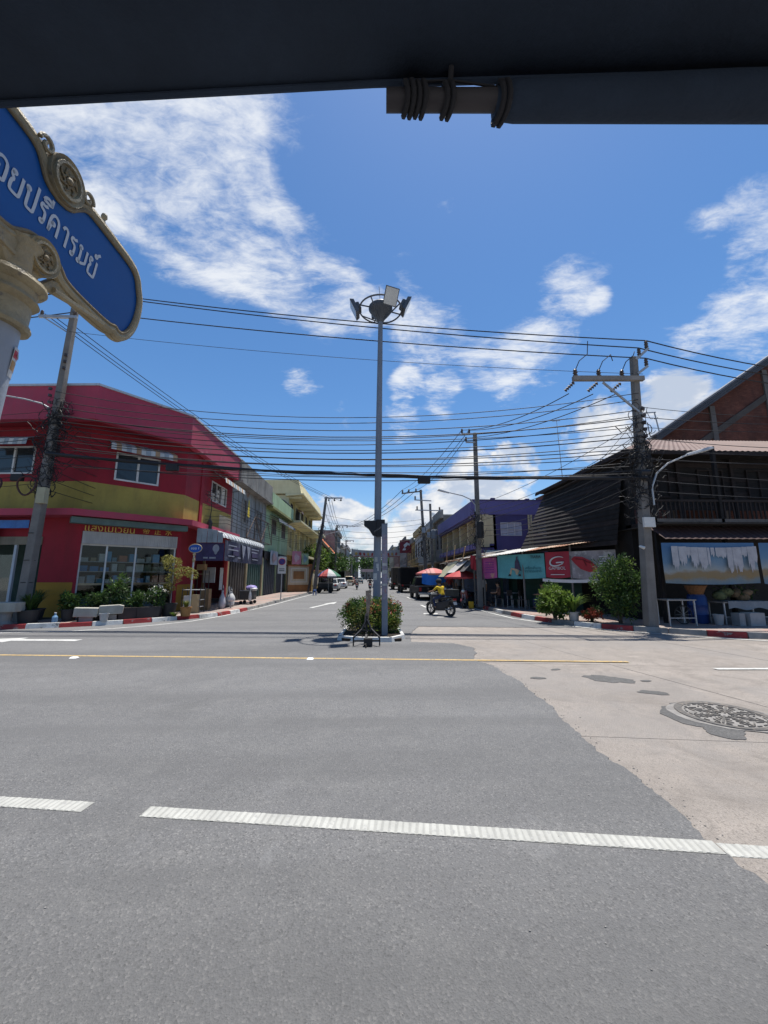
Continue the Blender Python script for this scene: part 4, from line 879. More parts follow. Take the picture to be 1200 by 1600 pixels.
# torn beach banner under the house lean-to
FZ, LZ = facade((9.85, 12.72), (16.2, 12.55))
def beach_mat():
    m = bpy.data.materials.new('beach_print'); m.use_nodes = True; N = m.node_tree.nodes; L = m.node_tree.links; b = N['Principled BSDF']; b.inputs['Roughness'].default_value = .6
    geo = N.new('ShaderNodeNewGeometry'); sp = N.new('ShaderNodeSeparateXYZ'); L.new(geo.outputs['Position'], sp.inputs[0])
    n = N.new('ShaderNodeTexNoise'); n.inputs['Scale'].default_value = 2.5; n.inputs['Detail'].default_value = 5; L.new(geo.outputs['Position'], n.inputs['Vector'])
    a = N.new('ShaderNodeMath'); a.operation = 'MULTIPLY_ADD'; a.inputs[1].default_value = .35; L.new(n.outputs[0], a.inputs[0]); L.new(sp.outputs[2], a.inputs[2])
    x = N.new('ShaderNodeMath'); x.operation = 'MULTIPLY_ADD'; x.inputs[1].default_value = -.035; L.new(sp.outputs[0], x.inputs[0]); L.new(a.outputs[0], x.inputs[2])
    mr = N.new('ShaderNodeMapRange'); mr.inputs[1].default_value = 1.2; mr.inputs[2].default_value = 2.7; L.new(x.outputs[0], mr.inputs[0])
    r_ = N.new('ShaderNodeValToRGB'); e = r_.color_ramp.elements; e[0].position = 0; e[0].color = (0.062, 0.124, 0.186, 1); e[1].position = 1; e[1].color = (0.025, 0.099, 0.223, 1)
    for p, c in ((.12, (0.112, 0.149, 0.161, 1)), (.2, (0.186, 0.130, 0.056, 1)), (.30, (0.186, 0.136, 0.074, 1)), (.36, (0.223, 0.248, 0.248, 1)), (.55, (0.074, 0.161, 0.260, 1))): q = e.new(p); q.color = c
    L.new(mr.outputs[0], r_.inputs[0]); L.new(r_.outputs[0], b.inputs['Base Color']); return m
bm_ = beach_mat()
bz = sheet('beach_banner', .0, 3.15, 1.52, 2.86, bm_, 'large blue beach-print banner with peeling white strips, under the dark house', F=FZ, wav=.04); WL[bz.name] = (0, 0, 0)
peel = mat('peeling_white', (.34, .34, .36), .8, .15, 5, .3, 20)
u = .24; rp_ = random.Random(19); i = 0
while u < 3.0:
    w_ = rp_.uniform(.05, .30); h = rp_.choice((.38, .5, .62, .75, .88)) + rp_.uniform(-.06, .08); zt_ = 2.74 - .05 * math.sin(math.pi * (u - .24) / 2.8); i += 1
    n_ = max(3, int(w_ / .035)); low = [(u + w_ * k / n_, zt_ - h * (.72 + .28 * math.sin(math.pi * (k + .3) / (n_ + .6))) + rp_.uniform(.05, .34) * h * (k % 2)) for k in range(n_ + 1)]
    wb(MB().prism(low + [(u + w_, zt_), (u, zt_)], .006, 'y', -.16 - .008 * (i % 3)), 'peeling_strip', peel, bz, F=FZ); u += w_ + rp_.choice((.0, .0, .012, .03))
bz2 = sheet('beach_banner', 3.32, 4.5, 1.50, 2.86, bm_, 'right part of the beach-print banner at the picture edge', F=FZ, wav=.03); WL[bz2.name] = (0, 0, 0)
bz3 = sheet('banner_scrap', 4.5, 6.2, 2.1, 2.9, mat('pale_scrap', (.38, .44, .48), .7, .2, 2), 'pale banner scrap at the right picture edge under the house', F=FZ, off=-.1)

# ---------------------------------------------------------------- poles and cables
pole_c = mat('pole_concrete', (.175, .162, .148), .9, .22, 1.2, .3, 40, dirt=.6, dirtcol=(.07, .065, .06))
steel_g = mat('galvanised_steel', (.36, .37, .38), .5, .15, 3, metal=.4)
ins_m = mat('porcelain_brown', (.06, .045, .04), .3, .2, 5)
cable_m = mat('black_cable', (.018, .018, .02), .6, .2, 3)
arm_c = mat('arm_concrete', (.22, .205, .19), .9, .2, 2, dirt=.4)
def insulator(parent, p, h=.22, r=.07):
    prof = [(.02, 0), (.05, .0), (r, h * .18), (.045, h * .32), (r, h * .5), (.045, h * .62), (r * .85, h * .78), (.03, h)]
    return MB().lathe(prof, 10, p).build('insulator', ins_m, parent)
def shaft(parent, h, lean, w0=.30, w1=.19, m=None):
    lx, ly = lean; P = []
    b = [(x * w0 / 2, y * w0 / 2, 0) for x, y in ((-1, -1), (1, -1), (1, 1), (-1, 1))]; t = [(lx + x * w1 / 2, ly + y * w1 / 2, h) for x, y in ((-1, -1), (1, -1), (1, 1), (-1, 1))]
    return MB().hexa(b, t).build('shaft', m or pole_c, parent, bev=.025)
def lamp_arm(parent, p0, p1, head=.62, w=.2):
    p0 = Vector(p0); p1 = Vector(p1); d = p1 - p0; pts = [p0, p0 + Vector((0, 0, d.z * .35)), p0 + Vector((d.x * .15, d.y * .15, d.z * .62)), p0 + Vector((d.x * .45, d.y * .45, d.z * .82)), p1]
    a = MB().tube(pts, .03, 7).build('lamp_arm', steel_g, parent, smooth=True)
    u = Vector((d.x, d.y, 0)).normalized(); sl = .26; v = Vector((-u.y, u.x, 0)); up = Vector((0, 0, 1))
    def q(s, t, z): r_ = p1 + u * s + v * t + up * (z + s * sl); return tuple(r_)
    MB().hexa([q(-.1, -w * .3, -.05), q(head, -w / 2, -.05), q(head, w / 2, -.05), q(-.1, w * .3, -.05)], [q(-.1, -w * .2, .04), q(head * .9, -w * .35, .06), q(head * .9, w * .35, .06), q(-.1, w * .2, .04)]).build('lamp_head', mat('lamp_housing', (.40, .41, .42), .5, .1), a, bev=.02)
    for k in range(3): s0 = .12 + k * .16; MB().hexa([q(s0, -w * .28, -.062), q(s0 + .12, -w * .28, -.062), q(s0 + .12, w * .28, -.062), q(s0, w * .28, -.062)], [q(s0, -w * .28, -.051), q(s0 + .12, -w * .28, -.051), q(s0 + .12, w * .28, -.051), q(s0, w * .28, -.051)]).build('lens', mat('lamp_lens', (.6, .6, .58), .2, .1), a)
    return a
def tangle(parent, z0, z1, n, spread, lean=(0, 0), h=10., seed=1, rad=.011):
    r_ = random.Random(seed); m = MB()
    for i in range(n):
        z = r_.uniform(z0, z1); c = Vector((lean[0] * z / h, lean[1] * z / h, z)); pts = []
        k = r_.choice((0, 0, 1, 2))
        if k == 0:   # loop
            ra = r_.uniform(.12, spread * .6); ph = r_.uniform(0, 6.28); off = Vector((r_.uniform(-1, 1) * spread * .6, r_.uniform(-1, .6) * spread * .4, 0)); ti = r_.uniform(-.5, .5)
            for j in range(13):
                a = ph + j / 12 * 2 * math.pi * r_.uniform(.96, 1.02); pts.append(c + off + Vector((math.cos(a) * ra, math.cos(a) * ra * ti, math.sin(a) * ra * r_.uniform(.85, 1.15))))
        else:        # loose hanging wire
            p = c + Vector((r_.uniform(-.2, .2), r_.uniform(-.25, .2), 0)); d = Vector((r_.choice((-1, 1)) * spread * r_.uniform(.5, 1.6), r_.uniform(-.3, .3), r_.uniform(-.6, .5)))
            for j in range(8): t = j / 7; pts.append(p + d * t - Vector((0, 0, math.sin(math.pi * t) * r_.uniform(.12, .3))))
        m.tube(pts, r_.uniform(rad * .6, rad * 1.5), 4, False)
    return tag(m.build('cable_tangle', cable_m, parent, recalc=False), kind='stuff')
def ins_string(parent, p, d, n=5):
    d = Vector(d).normalized(); m = MB(); p = Vector(p)
    for i in range(n): c = p + d * (.09 * i); m.tube([c, c + d * .045, c + d * .06], [.025, .075, .03], 8)
    return m.build('tension_insulator', ins_m, parent)

# left corner pole
pl = thing('utility_pole', 'leaning concrete utility pole wrapped in tangled cables by the red shophouse', 'utility pole', (-12.55, 14.75, .12))
shaft(pl, 13.2, (.35, 0), .32, .2)
MB().bar((-.95, -.12, 12.05), (.55, -.12, 12.05), .09, .11).build('crossarm', steel_g, pl); MB().bar((-.75, -.13, 12.0), (.2, -.13, 11.4), .05).build('arm_brace', steel_g, pl)
MB().bar((.1, -.12, 12.95), (.6, -.12, 12.95), .08, .1).build('crossarm', steel_g, pl)
for p in ((-.85, -.12, 12.1), (.5, -.12, 13.0), (.15, -.12, 13.0), (.45, -.12, 12.1)): insulator(pl, p)
for k in range(5): MB().lathe([(.03, 0), (.06, .0), (.065, .09), (.03, .1)], 8, (.05 + .02 * k, -.26, 8.8 - .28 * k)).build('spool_insulator', ins_m, pl)
for k in range(3): MB().lathe([(.03, 0), (.06, .0), (.065, .09), (.03, .1)], 8, (.36, -.16, 10.3 - .28 * k)).build('spool_insulator', ins_m, pl)
tangle(pl, 5.4, 8.4, 150, .5, (.35, 0), 13.2, 3); tangle(pl, 4.6, 5.8, 40, .35, (.35, 0), 13.2, 4)
lamp_arm(pl, (0, -.1, 7.9), (-1.9, -.5, 8.5))
MB().box(.15, .45, -.3, -.1, 4.3, 4.9).build('meter_box', mat('box_cream', (.36, .33, .22), .7, .15), pl)
MB().box(-.95, -.5, -.25, -.12, 5.15, 5.42).build('splice_box', cable_m, pl, bev=.03)
for x in (-.25, -1.5): MB().tube([(x + .33 * math.cos(a), -.3 + .05 * math.sin(2 * a), 4.95 + .36 * math.sin(a)) for a in frange(0, 2 * math.pi, 20)], .035, 6).build('cable_coil', mat('coil_brown', (.06, .025, .025), .6, .2), pl)
for z in (3.2, 2.2, 1.4): MB().tube([(.18 * math.cos(a) + .03, .18 * math.sin(a), z) for a in frange(0, 6.28, 12)], .012, 4).build('strap', cable_m, pl)
# right corner pole
pr_ = thing('utility_pole', 'concrete utility pole with long wooden crossarm in front of the dark house', 'utility pole', (9.1, 12.55, .1))
shaft(pr_, 9.5, (.45, 0), .32, .2)
MB().bar((-1.95, -.14, 8.55), (.62, -.14, 8.60), .14, .16).build('crossarm', arm_c, pr_); MB().bar((-.85, -.1, 8.45), (.35, -.1, 7.35), .06).build('arm_brace', steel_g, pr_)
MB().bar((.45, -.1, 9.35), (.95, -.1, 9.8), .09).build('top_bracket', steel_g, pr_); MB().bar((.45, -.1, 8.8), (.85, -.1, 9.1), .09).build('top_bracket', steel_g, pr_)
for p in ((.90, -.1, 9.82), (.60, -.1, 9.52), (.82, -.1, 9.12)): insulator(pr_, p, .3)
for x in (-1.85, -1.0, -.15): insulator(pr_, (x, -.14, 8.62), .3, .085); ins_string(pr_, (x - .02, -.05, 8.46), (-.35, 1, -.35))
MB().box(-.02, .35, -.26, -.17, 3.25, 3.58).build('notice_plate', mat('plate_white', (.55, .55, .53), .7, .1), pr_)
MB().tube([(-.10, -.2, 2.55), (-.30, -.32, 2.6), (-.22, -.42, 2.55)], .04, 6).build('camera_bracket', white_fr, pr_)
tangle(pr_, 3.6, 6.2, 110, .45, (.45, 0), 9.5, 8); tangle(pr_, 5.5, 7.6, 50, .35, (.45, 0), 9.5, 9)
lamp_arm(pr_, (.42, -.2, 4.0), (1.75, -.35, 5.75), .75, .26)
for k in range(6): MB().lathe([(.03, 0), (.06, .0), (.065, .09), (.03, .1)], 8, (.45, -.16, 7.4 - .25 * k)).build('spool_insulator', ins_m, pr_)
MB().bar((.35, -.1, 7.3), (.95, -.1, 7.35), .03).bar((.9, -.1, 7.35), (1.0, -.1, 6.6), .03).build('wire_frame', steel_g, pr_)
MB().tube([(-.15, -.5, 5.05), (.15, -.5, 5.05)], .09, 8).build('splice_case', cable_m, pr_)
# side street poles on the right
p2 = thing('utility_pole', 'slim grey utility pole with lamp beside the market umbrellas', 'utility pole', (5.98, 21.1, .1))
shaft(p2, 9.85, (.08, 0), .27, .2); lamp_arm(p2, (-.1, -.12, 5.2), (-1.65, -.1, 6.3), .55, .17)
for z, x in ((9.75, -.72), (9.25, -.5)): MB().bar((.05, -.1, z), (x, -.1, z), .07, .08).build('side_arm', steel_g, p2)
for p in ((-.70, -.1, 9.8), (-.28, -.1, 9.8), (-.48, -.1, 9.3)): insulator(p2, p, .26)
tangle(p2, 3.2, 5.4, 80, .3, (.08, 0), 9.8, 12)
MB().lathe([(.18, 0), (.18, .9), (.05, 1.0)], 8, (.12, -.2, 3.7)).build('cable_wrap', cable_m, p2)
p3 = thing('utility_pole', 'twin utility pole with transformer and crossarms down the right side street', 'utility pole', (6.2, 42.0, .1))
shaft(p3, 11.2, (-.55, 0), .36, .24)
o_ = MB().hexa([(.55, -.15, 0), (.85, -.15, 0), (.85, .15, 0), (.55, .15, 0)], [(.38, -.1, 9.6), (.6, -.1, 9.6), (.6, .1, 9.6), (.38, .1, 9.6)]).build('second_shaft', pole_c, p3)
MB().bar((-2.7, -.2, 10.7), (-.4, -.2, 11.0), .13).build('crossarm', arm_c, p3); MB().bar((-1.3, -.2, 10.0), (.6, -.2, 9.9), .1).build('crossarm', steel_g, p3); MB().bar((-1.2, -.2, 8.85), (1.7, -.2, 8.8), .1).build('crossarm', steel_g, p3)
for p in ((-2.6, -.2, 10.75), (-1.9, -.2, 10.85), (-1.1, -.2, 10.95), (-1.0, -.2, 8.9), (1.5, -.2, 8.85), (-1.2, -.2, 10.05)): insulator(p3, p, .4, .12)
MB().lathe([(.1, 0), (.38, .05), (.38, .95), (.3, 1.05), (.1, 1.1)], 12, (.85, -.3, 5.6)).build('transformer', mat('transformer_grey', (.2, .21, .22), .6, .15), p3)
for p in ((-.35, -.35, 6.3), (.2, -.4, 5.8)): MB().box(p[0] - .18, p[0] + .18, p[1] - .1, p[1] + .1, p[2], p[2] + .6).build('switch_box', steel_g, p3)
tangle(p3, 3.5, 7.5, 60, .5, (-.4, 0), 11, 14, .02)
# poles down the left side of the street
lfp = []
for i, (x, y, h, lean, lab) in enumerate(((-5.75, 41.0, 10.1, 1.0, 'dark leaning utility pole beside the striped cart umbrella'), (-5.6, 62, 9.8, .3, 'second utility pole down the left side street, in front of trees'), (-5.5, 86, 9.6, .2, 'third utility pole down the left side street'), (-5.4, 112, 9.5, .2, 'farthest utility pole down the left side street'))):
    p = thing('utility_pole', lab, 'utility pole', (x, y, .1)); shaft(p, h, (lean, 0), .36, .24)
    MB().bar((lean - .2, -.15, h - .15), (lean + 1.75, -.15, h - .15), .12).build('crossarm', steel_g, p)
    for dx in (.3, .9, 1.6): MB().lathe([(.03, 0), (.06, -.1), (.1, -.22), (.03, -.3)], 6, (lean + dx, -.15, h - .2)).build('insulator', ins_m, p)
    lamp_arm(p, (lean * .5, -.1, h * .5), (lean * .5 + 1.6, -.1, h * .62), .5, .17)
    if i == 0: MB().bar((-.6, -.4, 0), (lean * .72, -.25, 7.2), .2).build('brace_pole', mat('dark_timber', (.07, .06, .055), .9, .3), p); tangle(p, 3, 7, 30, .4, (lean, 0), h, 21, .02)
    lfp.append((x + lean, y, h))

# ---- cables
def cable(a, b, s, r_, label, group, name='overhead_cable', n=18):
    me = MB().tube([p - Vector(a) for p in sag(a, b, s, n)], r_, 5, False).mesh(name, cable_m, smooth=True, recalc=False)
    return tag(link(me, name, None, a), label, 'cable', group)
HVG = 'high voltage lines over the crossing'
tops_l = ((-12.15, 14.63, 13.4), (-12.5, 14.63, 13.35), (-11.85, 14.63, 12.45)); tops_r = ((10.0, 12.45, 10.22), (9.7, 12.45, 9.92), (9.92, 12.45, 9.52))
nm3 = ('highest', 'middle', 'lowest')
for i in range(3):
    cable(tops_l[i], tops_r[i], (.28, .26, .22)[i], .021, '%s of three high voltage lines spanning the crossing near the mast head' % nm3[i], HVG)
    cable(tops_r[i], (28, 14.2, 10.2 - .3 * i), .8, .021, '%s of three high voltage lines leaving rightwards past the brick building' % nm3[i], HVG)
    cable(tops_l[i], (-34, 16.5, 12.6 - .3 * i), .5, .021, '%s of three high voltage lines leaving leftwards behind the street sign' % nm3[i], HVG)
cable((-12.2, 14.6, 11.5), (9.75, 12.45, 8.9), .25, .009, 'thin wire below the three high voltage lines', HVG)
TEL = 'low cables over the crossing'
lowc = [(8.5, 7.9, .9, .011), (8.25, 7.5, .85, .012), (8.0, 7.3, .95, .011), (7.9, 7.2, .80, .014), (7.6, 7.0, .85, .012), (7.4, 6.7, .8, .011), (7.2, 6.5, .7, .015), (7.05, 6.3, .75, .012), (6.9, 6.1, .6, .012), (6.7, 6.0, .65, .014), (6.6, 5.8, .55, .011), (6.3, 5.5, .45, .011), (6.0, 5.35, .55, .013), (5.9, 5.2, .30, .01), (8.9, 8.1, 1.0, .01), (7.7, 6.9, .65, .01), (6.45, 5.65, .75, .009)]
for i, (za, zb_, s, r_) in enumerate(lowc):
    cable((-12.3 + rnd.uniform(-.1, .1), 14.55 + rnd.uniform(-.1, .1), za), (9.38 + rnd.uniform(-.08, .08), 12.4 + rnd.uniform(-.1, .1), zb_), s, r_ * 1.3, 'low black cable over the crossing between the corner poles, %s from the top' % ORD[1 + sorted(range(len(lowc)), key=lambda k: lowc[k][2] - (lowc[k][0] + lowc[k][1]) / 2).index(i)], TEL)
bd = thing('cable_bundle', 'thick black cable bundle spanning the crossing between the corner poles', 'cable', (-12.3, 14.5, 6.35))
bp_ = [p - Vector((-12.3, 14.5, 6.35)) for p in sag((-12.3, 14.5, 6.35), (9.4, 12.35, 5.05), .33, 26)]
MB().tube(bp_, [.050 + .014 * math.sin(i * 1.7) for i in range(27)], 7, False).build('bundle', cable_m, bd, recalc=False)
for k in range(2): MB().tube([p + Vector((0, .05 * math.sin(i * .9 + k), .08 * math.cos(i * .8 + 2 * k))) for i, p in enumerate(bp_)], .012, 4, False).build('lashed_wire', cable_m, bd, recalc=False)
for i in (6, 17): p = bp_[i]; MB().box(p.x - .22, p.x + .22, p.y - .08, p.y + .08, p.z - .25, p.z + .02).build('splice_box', cable_m, bd, bev=.03)
# from the corner poles outwards and down the street
for i in range(9):
    cable((9.5, 12.45, 4.6 + i * .38), (26, 11.5 + i * .2, 4.6 + i * .5), .35 + .12 * (i % 3), .010 + .003 * (i % 2), 'black cable running right from the corner pole across the dark house, %s from below' % ORD[1 + i], 'cables in front of the dark house')
    cable((-12.5, 14.6, 5.2 + i * .36), (-30, 15.5, 5.0 + i * .5), .4 + .12 * (i % 3), .010 + .003 * (i % 2), 'black cable running left from the corner pole across the red wall, %s from below' % ORD[1 + i], 'cables in front of the red wall')
for i in range(7):
    cable((9.3, 12.6, 4.5 + i * .42), (6.05, 21.0, 3.9 + i * .3), .25 + .1 * (i % 3), .011, 'black cable from corner pole to the pole by the umbrellas, %s from below' % ORD[1 + i], 'cables past the sloping dark roof')
for i in range(5):
    cable((9.2, 12.6, 5.0 + i * .5), (10.2, 20.5, 4.4 + i * .35), .2, .009, 'thin wire from corner pole to the dark house side, %s from below' % ORD[1 + i], 'cables past the sloping dark roof')
for i, (xa, xb, z) in enumerate(((7.2, 5.28, 10.0), (8.1, 5.7, 10.0), (8.92, 5.5, 9.52))):
    cable((xa, 12.85, 8.3), (xb, 21.0, z + .08), .35, .018, '%s high voltage line from the long crossarm to the slim grey pole' % ('left', 'middle', 'right')[i], 'side street high voltage lines')
    cable((xb, 21.0, z + .08), (3.6 + .8 * i, 41.8, 11.25), .5, .018, '%s high voltage line from the slim grey pole down the street' % ('left', 'middle', 'right')[i], 'side street high voltage lines')
    jx = (7.25, 8.1, 8.95)[i]; jp = [Vector((jx, 12.4, 8.95)), Vector((jx + .15, 12.35, 9.3)), Vector((jx + .5, 12.4, 9.6)), Vector((jx + .62, 12.5, (10.05, 9.75, 9.33)[(0, 2, 1)[i]] + .35 * (9.9 - jx) / 22 * 3))]
    tag(MB().tube([p - jp[0] for p in jp], .016, 5).build('jumper_wire', cable_m, None, loc=jp[0]), '%s curved jumper wire rising from the long crossarm' % ('left', 'middle', 'right')[i], 'cable', 'jumper wires')
for i in range(3): cable((3.6 + .8 * i, 41.8, 11.25), (-3.8 + .5 * i, 62, 9.6), .8, .03, 'distant wire crossing the street beyond the twin pole, %s from left' % ORD[1 + i], 'distant street wires')
for i in range(5):
    cable((5.9, 21.0, 3.8 + .35 * i), (6.2, 41.9, 4.2 + .5 * i), .5, .02, 'black cable along the nearer right side street, %s from below' % ORD[1 + i], 'right side street cables')
    cable((6.2, 42.1, 4.4 + .6 * i), (6.3, 80, 4.2 + .6 * i), .6, .03, 'black cable along the farther right side street, %s from below' % ORD[1 + i], 'right side street cables')
for i, (za, zb_) in enumerate(((12.3, 9.9), (12.1, 9.8), (11.95, 9.75))):
    cable((-13.3 + .5 * i, 14.65, za), (-4.2 + .5 * i, 40.9, zb_), .75, .017, '%s line slanting from the left corner pole down past the red parapet' % ('upper', 'middle', 'lower')[i], 'left side street lines')
for i in range(8):
    cable((-12.3, 14.6, 5.0 + .42 * i), (-8.3 + .03 * i, 22.5, 4.75 + .22 * i), .35 + .1 * (i % 3), .012, 'thin black cable draped along the red shophouse front, %s from below' % ORD[1 + i], 'cables draped on the left row')
    cable((-8.3 + .03 * i, 22.5, 4.75 + .22 * i), (-5.2, 40.8, 5.2 + .25 * i), .5 + .1 * (i % 3), .014, 'black cable draped along grey and green shophouses, %s from below' % ORD[1 + i], 'cables draped on the left row')
for i in range(6): cable((lfp[0][0] + .3 * (i % 3), 41, lfp[0][2] - .3 - .5 * (i > 2) * i), (lfp[1][0] + .3 * (i % 3), 62, lfp[1][2] - .3 - .5 * (i > 2) * i), .7, .025, 'wire from the leaning pole to the second left pole, %s of six' % ORD[1 + i], 'distant street wires')
for i in range(4): cable((lfp[1][0] + .3 * i, 62, lfp[1][2] - .3), (lfp[2][0] + .3 * i, 86, lfp[2][2] - .3), .7, .03, 'wire from the second to the third left pole, %s of four' % ORD[1 + i], 'distant street wires')
for i in range(5): cable((-5.2, 41, 5.5 + i * .7), (6.1, 42, 6.0 + i * .5), .6, .018, 'thin wire crossing the side street high up, %s from below' % ORD[1 + i], 'distant street wires')
hb = thing('cable_splice', 'dark splice case and wire coil hanging off the red house ledge', 'cable splice', (-8.35, 20.2, 4.4))
MB().tube([(0, 0, 1.35), (.02, .05, .8), (0, 0, .45)], .02, 5).build('drop_wire', cable_m, hb); MB().lathe([(.03, -.35), (.12, -.25), (.14, .1), (.05, .3), (.03, .45)], 8).build('case', cable_m, hb)
for k in range(5): MB().tube([(.1 + .25 * math.cos(a + k), .2 * math.sin(a * 1.3 + k), 1.3 + .3 * k * .3 + .22 * math.sin(a)) for a in frange(0, 6.28, 14)], .012, 4).build('wire_coil', cable_m, hb)

# ---------------------------------------------------------------- ornate street name sign close to the camera
gold_c = mat('aged_gold_paint', (.36, .295, .18), .55, .25, 9, .4, 90, dirt=.75, dirtcol=(.10, .08, .05), streak=False, spec=.35, wear=(.20, .17, .13), wsc=26, wth=.60)
gold_s = mat('aged_gold_shade', (.22, .17, .10), .6, .3, 8, .3, 60)
sign_blue = mat('sign_blue', (.005, .070, .26), .35, .08, 2, spec=.4)
post_w = mat('post_white_paint', (.33, .36, .41), .5, .1, 3, .1, 40, dirt=.35)
sg = thing('street_sign', 'ornate gold framed blue street name sign on a pale post', 'street sign', (-1.57, 1.275, .1), (R(7), 0, R(90)))
Z0 = 2.985
half = [(0, .085), (.055, .095), (.085, .135), (.12, .172), (.20, .175), (.36, .175), (.43, .170), (.47, .145), (.485, .115), (.515, .07), (.525, 0), (.515, -.08), (.48, -.145), (.44, -.165), (.41, -.150), (.38, -.168), (.25, -.172), (.12, -.168), (.085, -.14), (.05, -.115), (0, -.11)]
full = half + [(-x, z) for x, z in half[::-1][1:-1]]
full = chaikin(full + [full[0]], 2)[:-1]
MB().prism(full[::-1], .03, 'y', -.015).build('name_panel', sign_blue, sg, loc=(0, 0, Z0))
def rim(off, r_, y, name, m):
    n = len(full); pts = []
    for i in range(n):
        a = Vector(full[i - 1]); b = Vector(full[(i + 1) % n]); t = (b - a).normalized(); nn = Vector((-t.y, t.x)); p = Vector(full[i]) + nn * off; pts.append((p.x, y, p.y))
    return MB().tube(pts + [pts[0], pts[1]], r_, 8, False).build(name, m, sg, smooth=True, loc=(0, 0, Z0))
sgn = 1 if (Vector(full[1]) - Vector(full[0])).x > 0 else -1
rim(.018 * sgn, .020, -.008, 'frame_rim', gold_c); rim(.030 * sgn, .014, .010, 'frame_back', gold_c); rim(-.002 * sgn, .008, -.02, 'inner_bead', gold_s)
def medal(z, r_, name):
    pr0 = [(1e-4, .004), (r_ * .62, .006), (r_ * .66, .016), (r_ * .78, .016), (r_ * .82, .004), (r_ * .9, .006), (r_, .012), (r_ * 1.02, -.02), (1e-4, -.02)]
    o = MB().lathe(pr0, 28).build(name, gold_c, sg, smooth=True, loc=(0, -.028, z), rot=(R(90), 0, 0)); k = random.Random(3); e = MB()
    for i in range(7):
        a = i / 7 * 6.28; c = Vector((math.cos(a), math.sin(a), 0)) * r_ * .33
        e.tube([c + Vector((math.cos(a + t) * r_ * .2 * (1 - t / 7), math.sin(a + t) * r_ * .2 * (1 - t / 7), .010)) for t in frange(0, 5, 9)], .004, 5)
    e.sphere((0, 0, .01), r_ * .18, 8, 5)
    e.build('emblem_relief', gold_s, o); return o
medal(Z0 + .168, .080, 'top_medallion'); medal(Z0 - .165, .066, 'lower_medallion')
for s in (-1, 1):
    MB().tube([(s * (.26 - .012 * t) * 1, -.0, Z0 + .205 + .006 * math.sin(t)) for t in frange(0, 13, 12)] + [(s * .085, 0, Z0 + .19), (s * .075, -.01, Z0 + .16)], .013, 7).build('scroll', gold_c, sg, smooth=True)
    MB().tube([(s * (.10 + .030 * math.cos(a) * (1 - a / 9)), -.03, Z0 + .200 + .030 * math.sin(a) * (1 - a / 9)) for a in frange(0, 7, 16)], .008, 6).build('scroll_curl', gold_c, sg, smooth=True)
    MB().lathe([(.004, 0), (.011, .01), (.007, .022), (.013, .035), (.010, .048), (.002, .052)], 10, (s * .225, 0, Z0 + .21)).build('finial', gold_c, sg, smooth=True)
    MB().prism([(s * .03, -.255), (s * .32, -.185), (s * .12, -.178), (s * .07, -.20)][::s], .03, 'y', -.015).build('bracket_wing', gold_c, sg, loc=(0, 0, Z0), bev=.006)
    MB().tube([(s * x_, -.02, Z0 + z_) for x_, z_ in ((.08, -.235), (.16, -.222), (.26, -.205), (.34, -.192))], .012, 6).build('bracket_bead', gold_c, sg, smooth=True)
# the name ซอยปรีดารมย์ drawn as looped strokes
def loop(cx, cz, r_, a0=0., a1=360.): return [(cx + r_ * math.cos(R(a)), cz + r_ * math.sin(R(a))) for a in frange(a0, a1, 9)]
GL = {
 'so': (.62, [loop(.10, .50, .07, 0, 360) + [(.17, .50), (.20, .40), (.16, .30), (.22, .22), (.20, .0), (.55, .0), (.55, .60), (.42, .70), (.62, .95)]]),
 'o': (.62, [loop(.12, .48, .07, 180, -180) + [(.05, .48), (.05, .05), (.12, 0), (.45, 0), (.52, .06), (.52, .75), (.44, .90), (.28, .97), (.12, .90), (.04, .78)]]),
 'y': (.62, [loop(.12, .88, .07, 180, -180) + [(.05, .86), (.04, .72), (.16, .56), (.06, .44), (.06, .06), (.14, 0), (.46, 0), (.53, .07), (.53, .97)]]),
 'p': (.62, [loop(.10, .88, .07, 180, 540) + [(.05, .80), (.14, .76), (.14, .06), (.20, 0), (.46, 0), (.53, .07), (.53, 1.35)]]),
 'r': (.52, [loop(.26, .08, .07, 90, 450) + [(.33, .08), (.36, .20), (.36, .52), (.30, .62), (.10, .70), (.08, .80), (.14, .92), (.26, .86), (.42, .97)]]),
 'ii': (0, [[(-.50, 1.12), (-.42, 1.30), (-.24, 1.36), (-.08, 1.26), (-.04, 1.12), (-.50, 1.12)], [(-.05, 1.14), (-.05, 1.52)]]),
 'd': (.62, [loop(.24, .50, .07, 90, 450) + [(.16, .50), (.12, .30), (.06, .0), (.05, .0), (.04, .55), (.10, .85), (.28, .97), (.46, .86), (.53, .66), (.53, 0)]]),
 'aa': (.44, [[(.06, .78), (.14, .94), (.24, .97), (.34, .88), (.36, .74), (.36, 0)]]),
 'm': (.64, [loop(.10, .88, .07, 180, 540) + [(.05, .80), (.14, .74), (.14, .14)], loop(.09, .08, .07, 60, 420) + [(.20, .04), (.52, .22), (.54, .30), (.54, .97)]]),
 'th': (0, [loop(-.34, 1.24, .07, 0, 360) + [(-.27, 1.26), (-.22, 1.40), (-.08, 1.52)]])}
sl_m = mat('sign_letter_white', (.50, .52, .55), .5, .05); sl_h = .076; cx_ = -.272
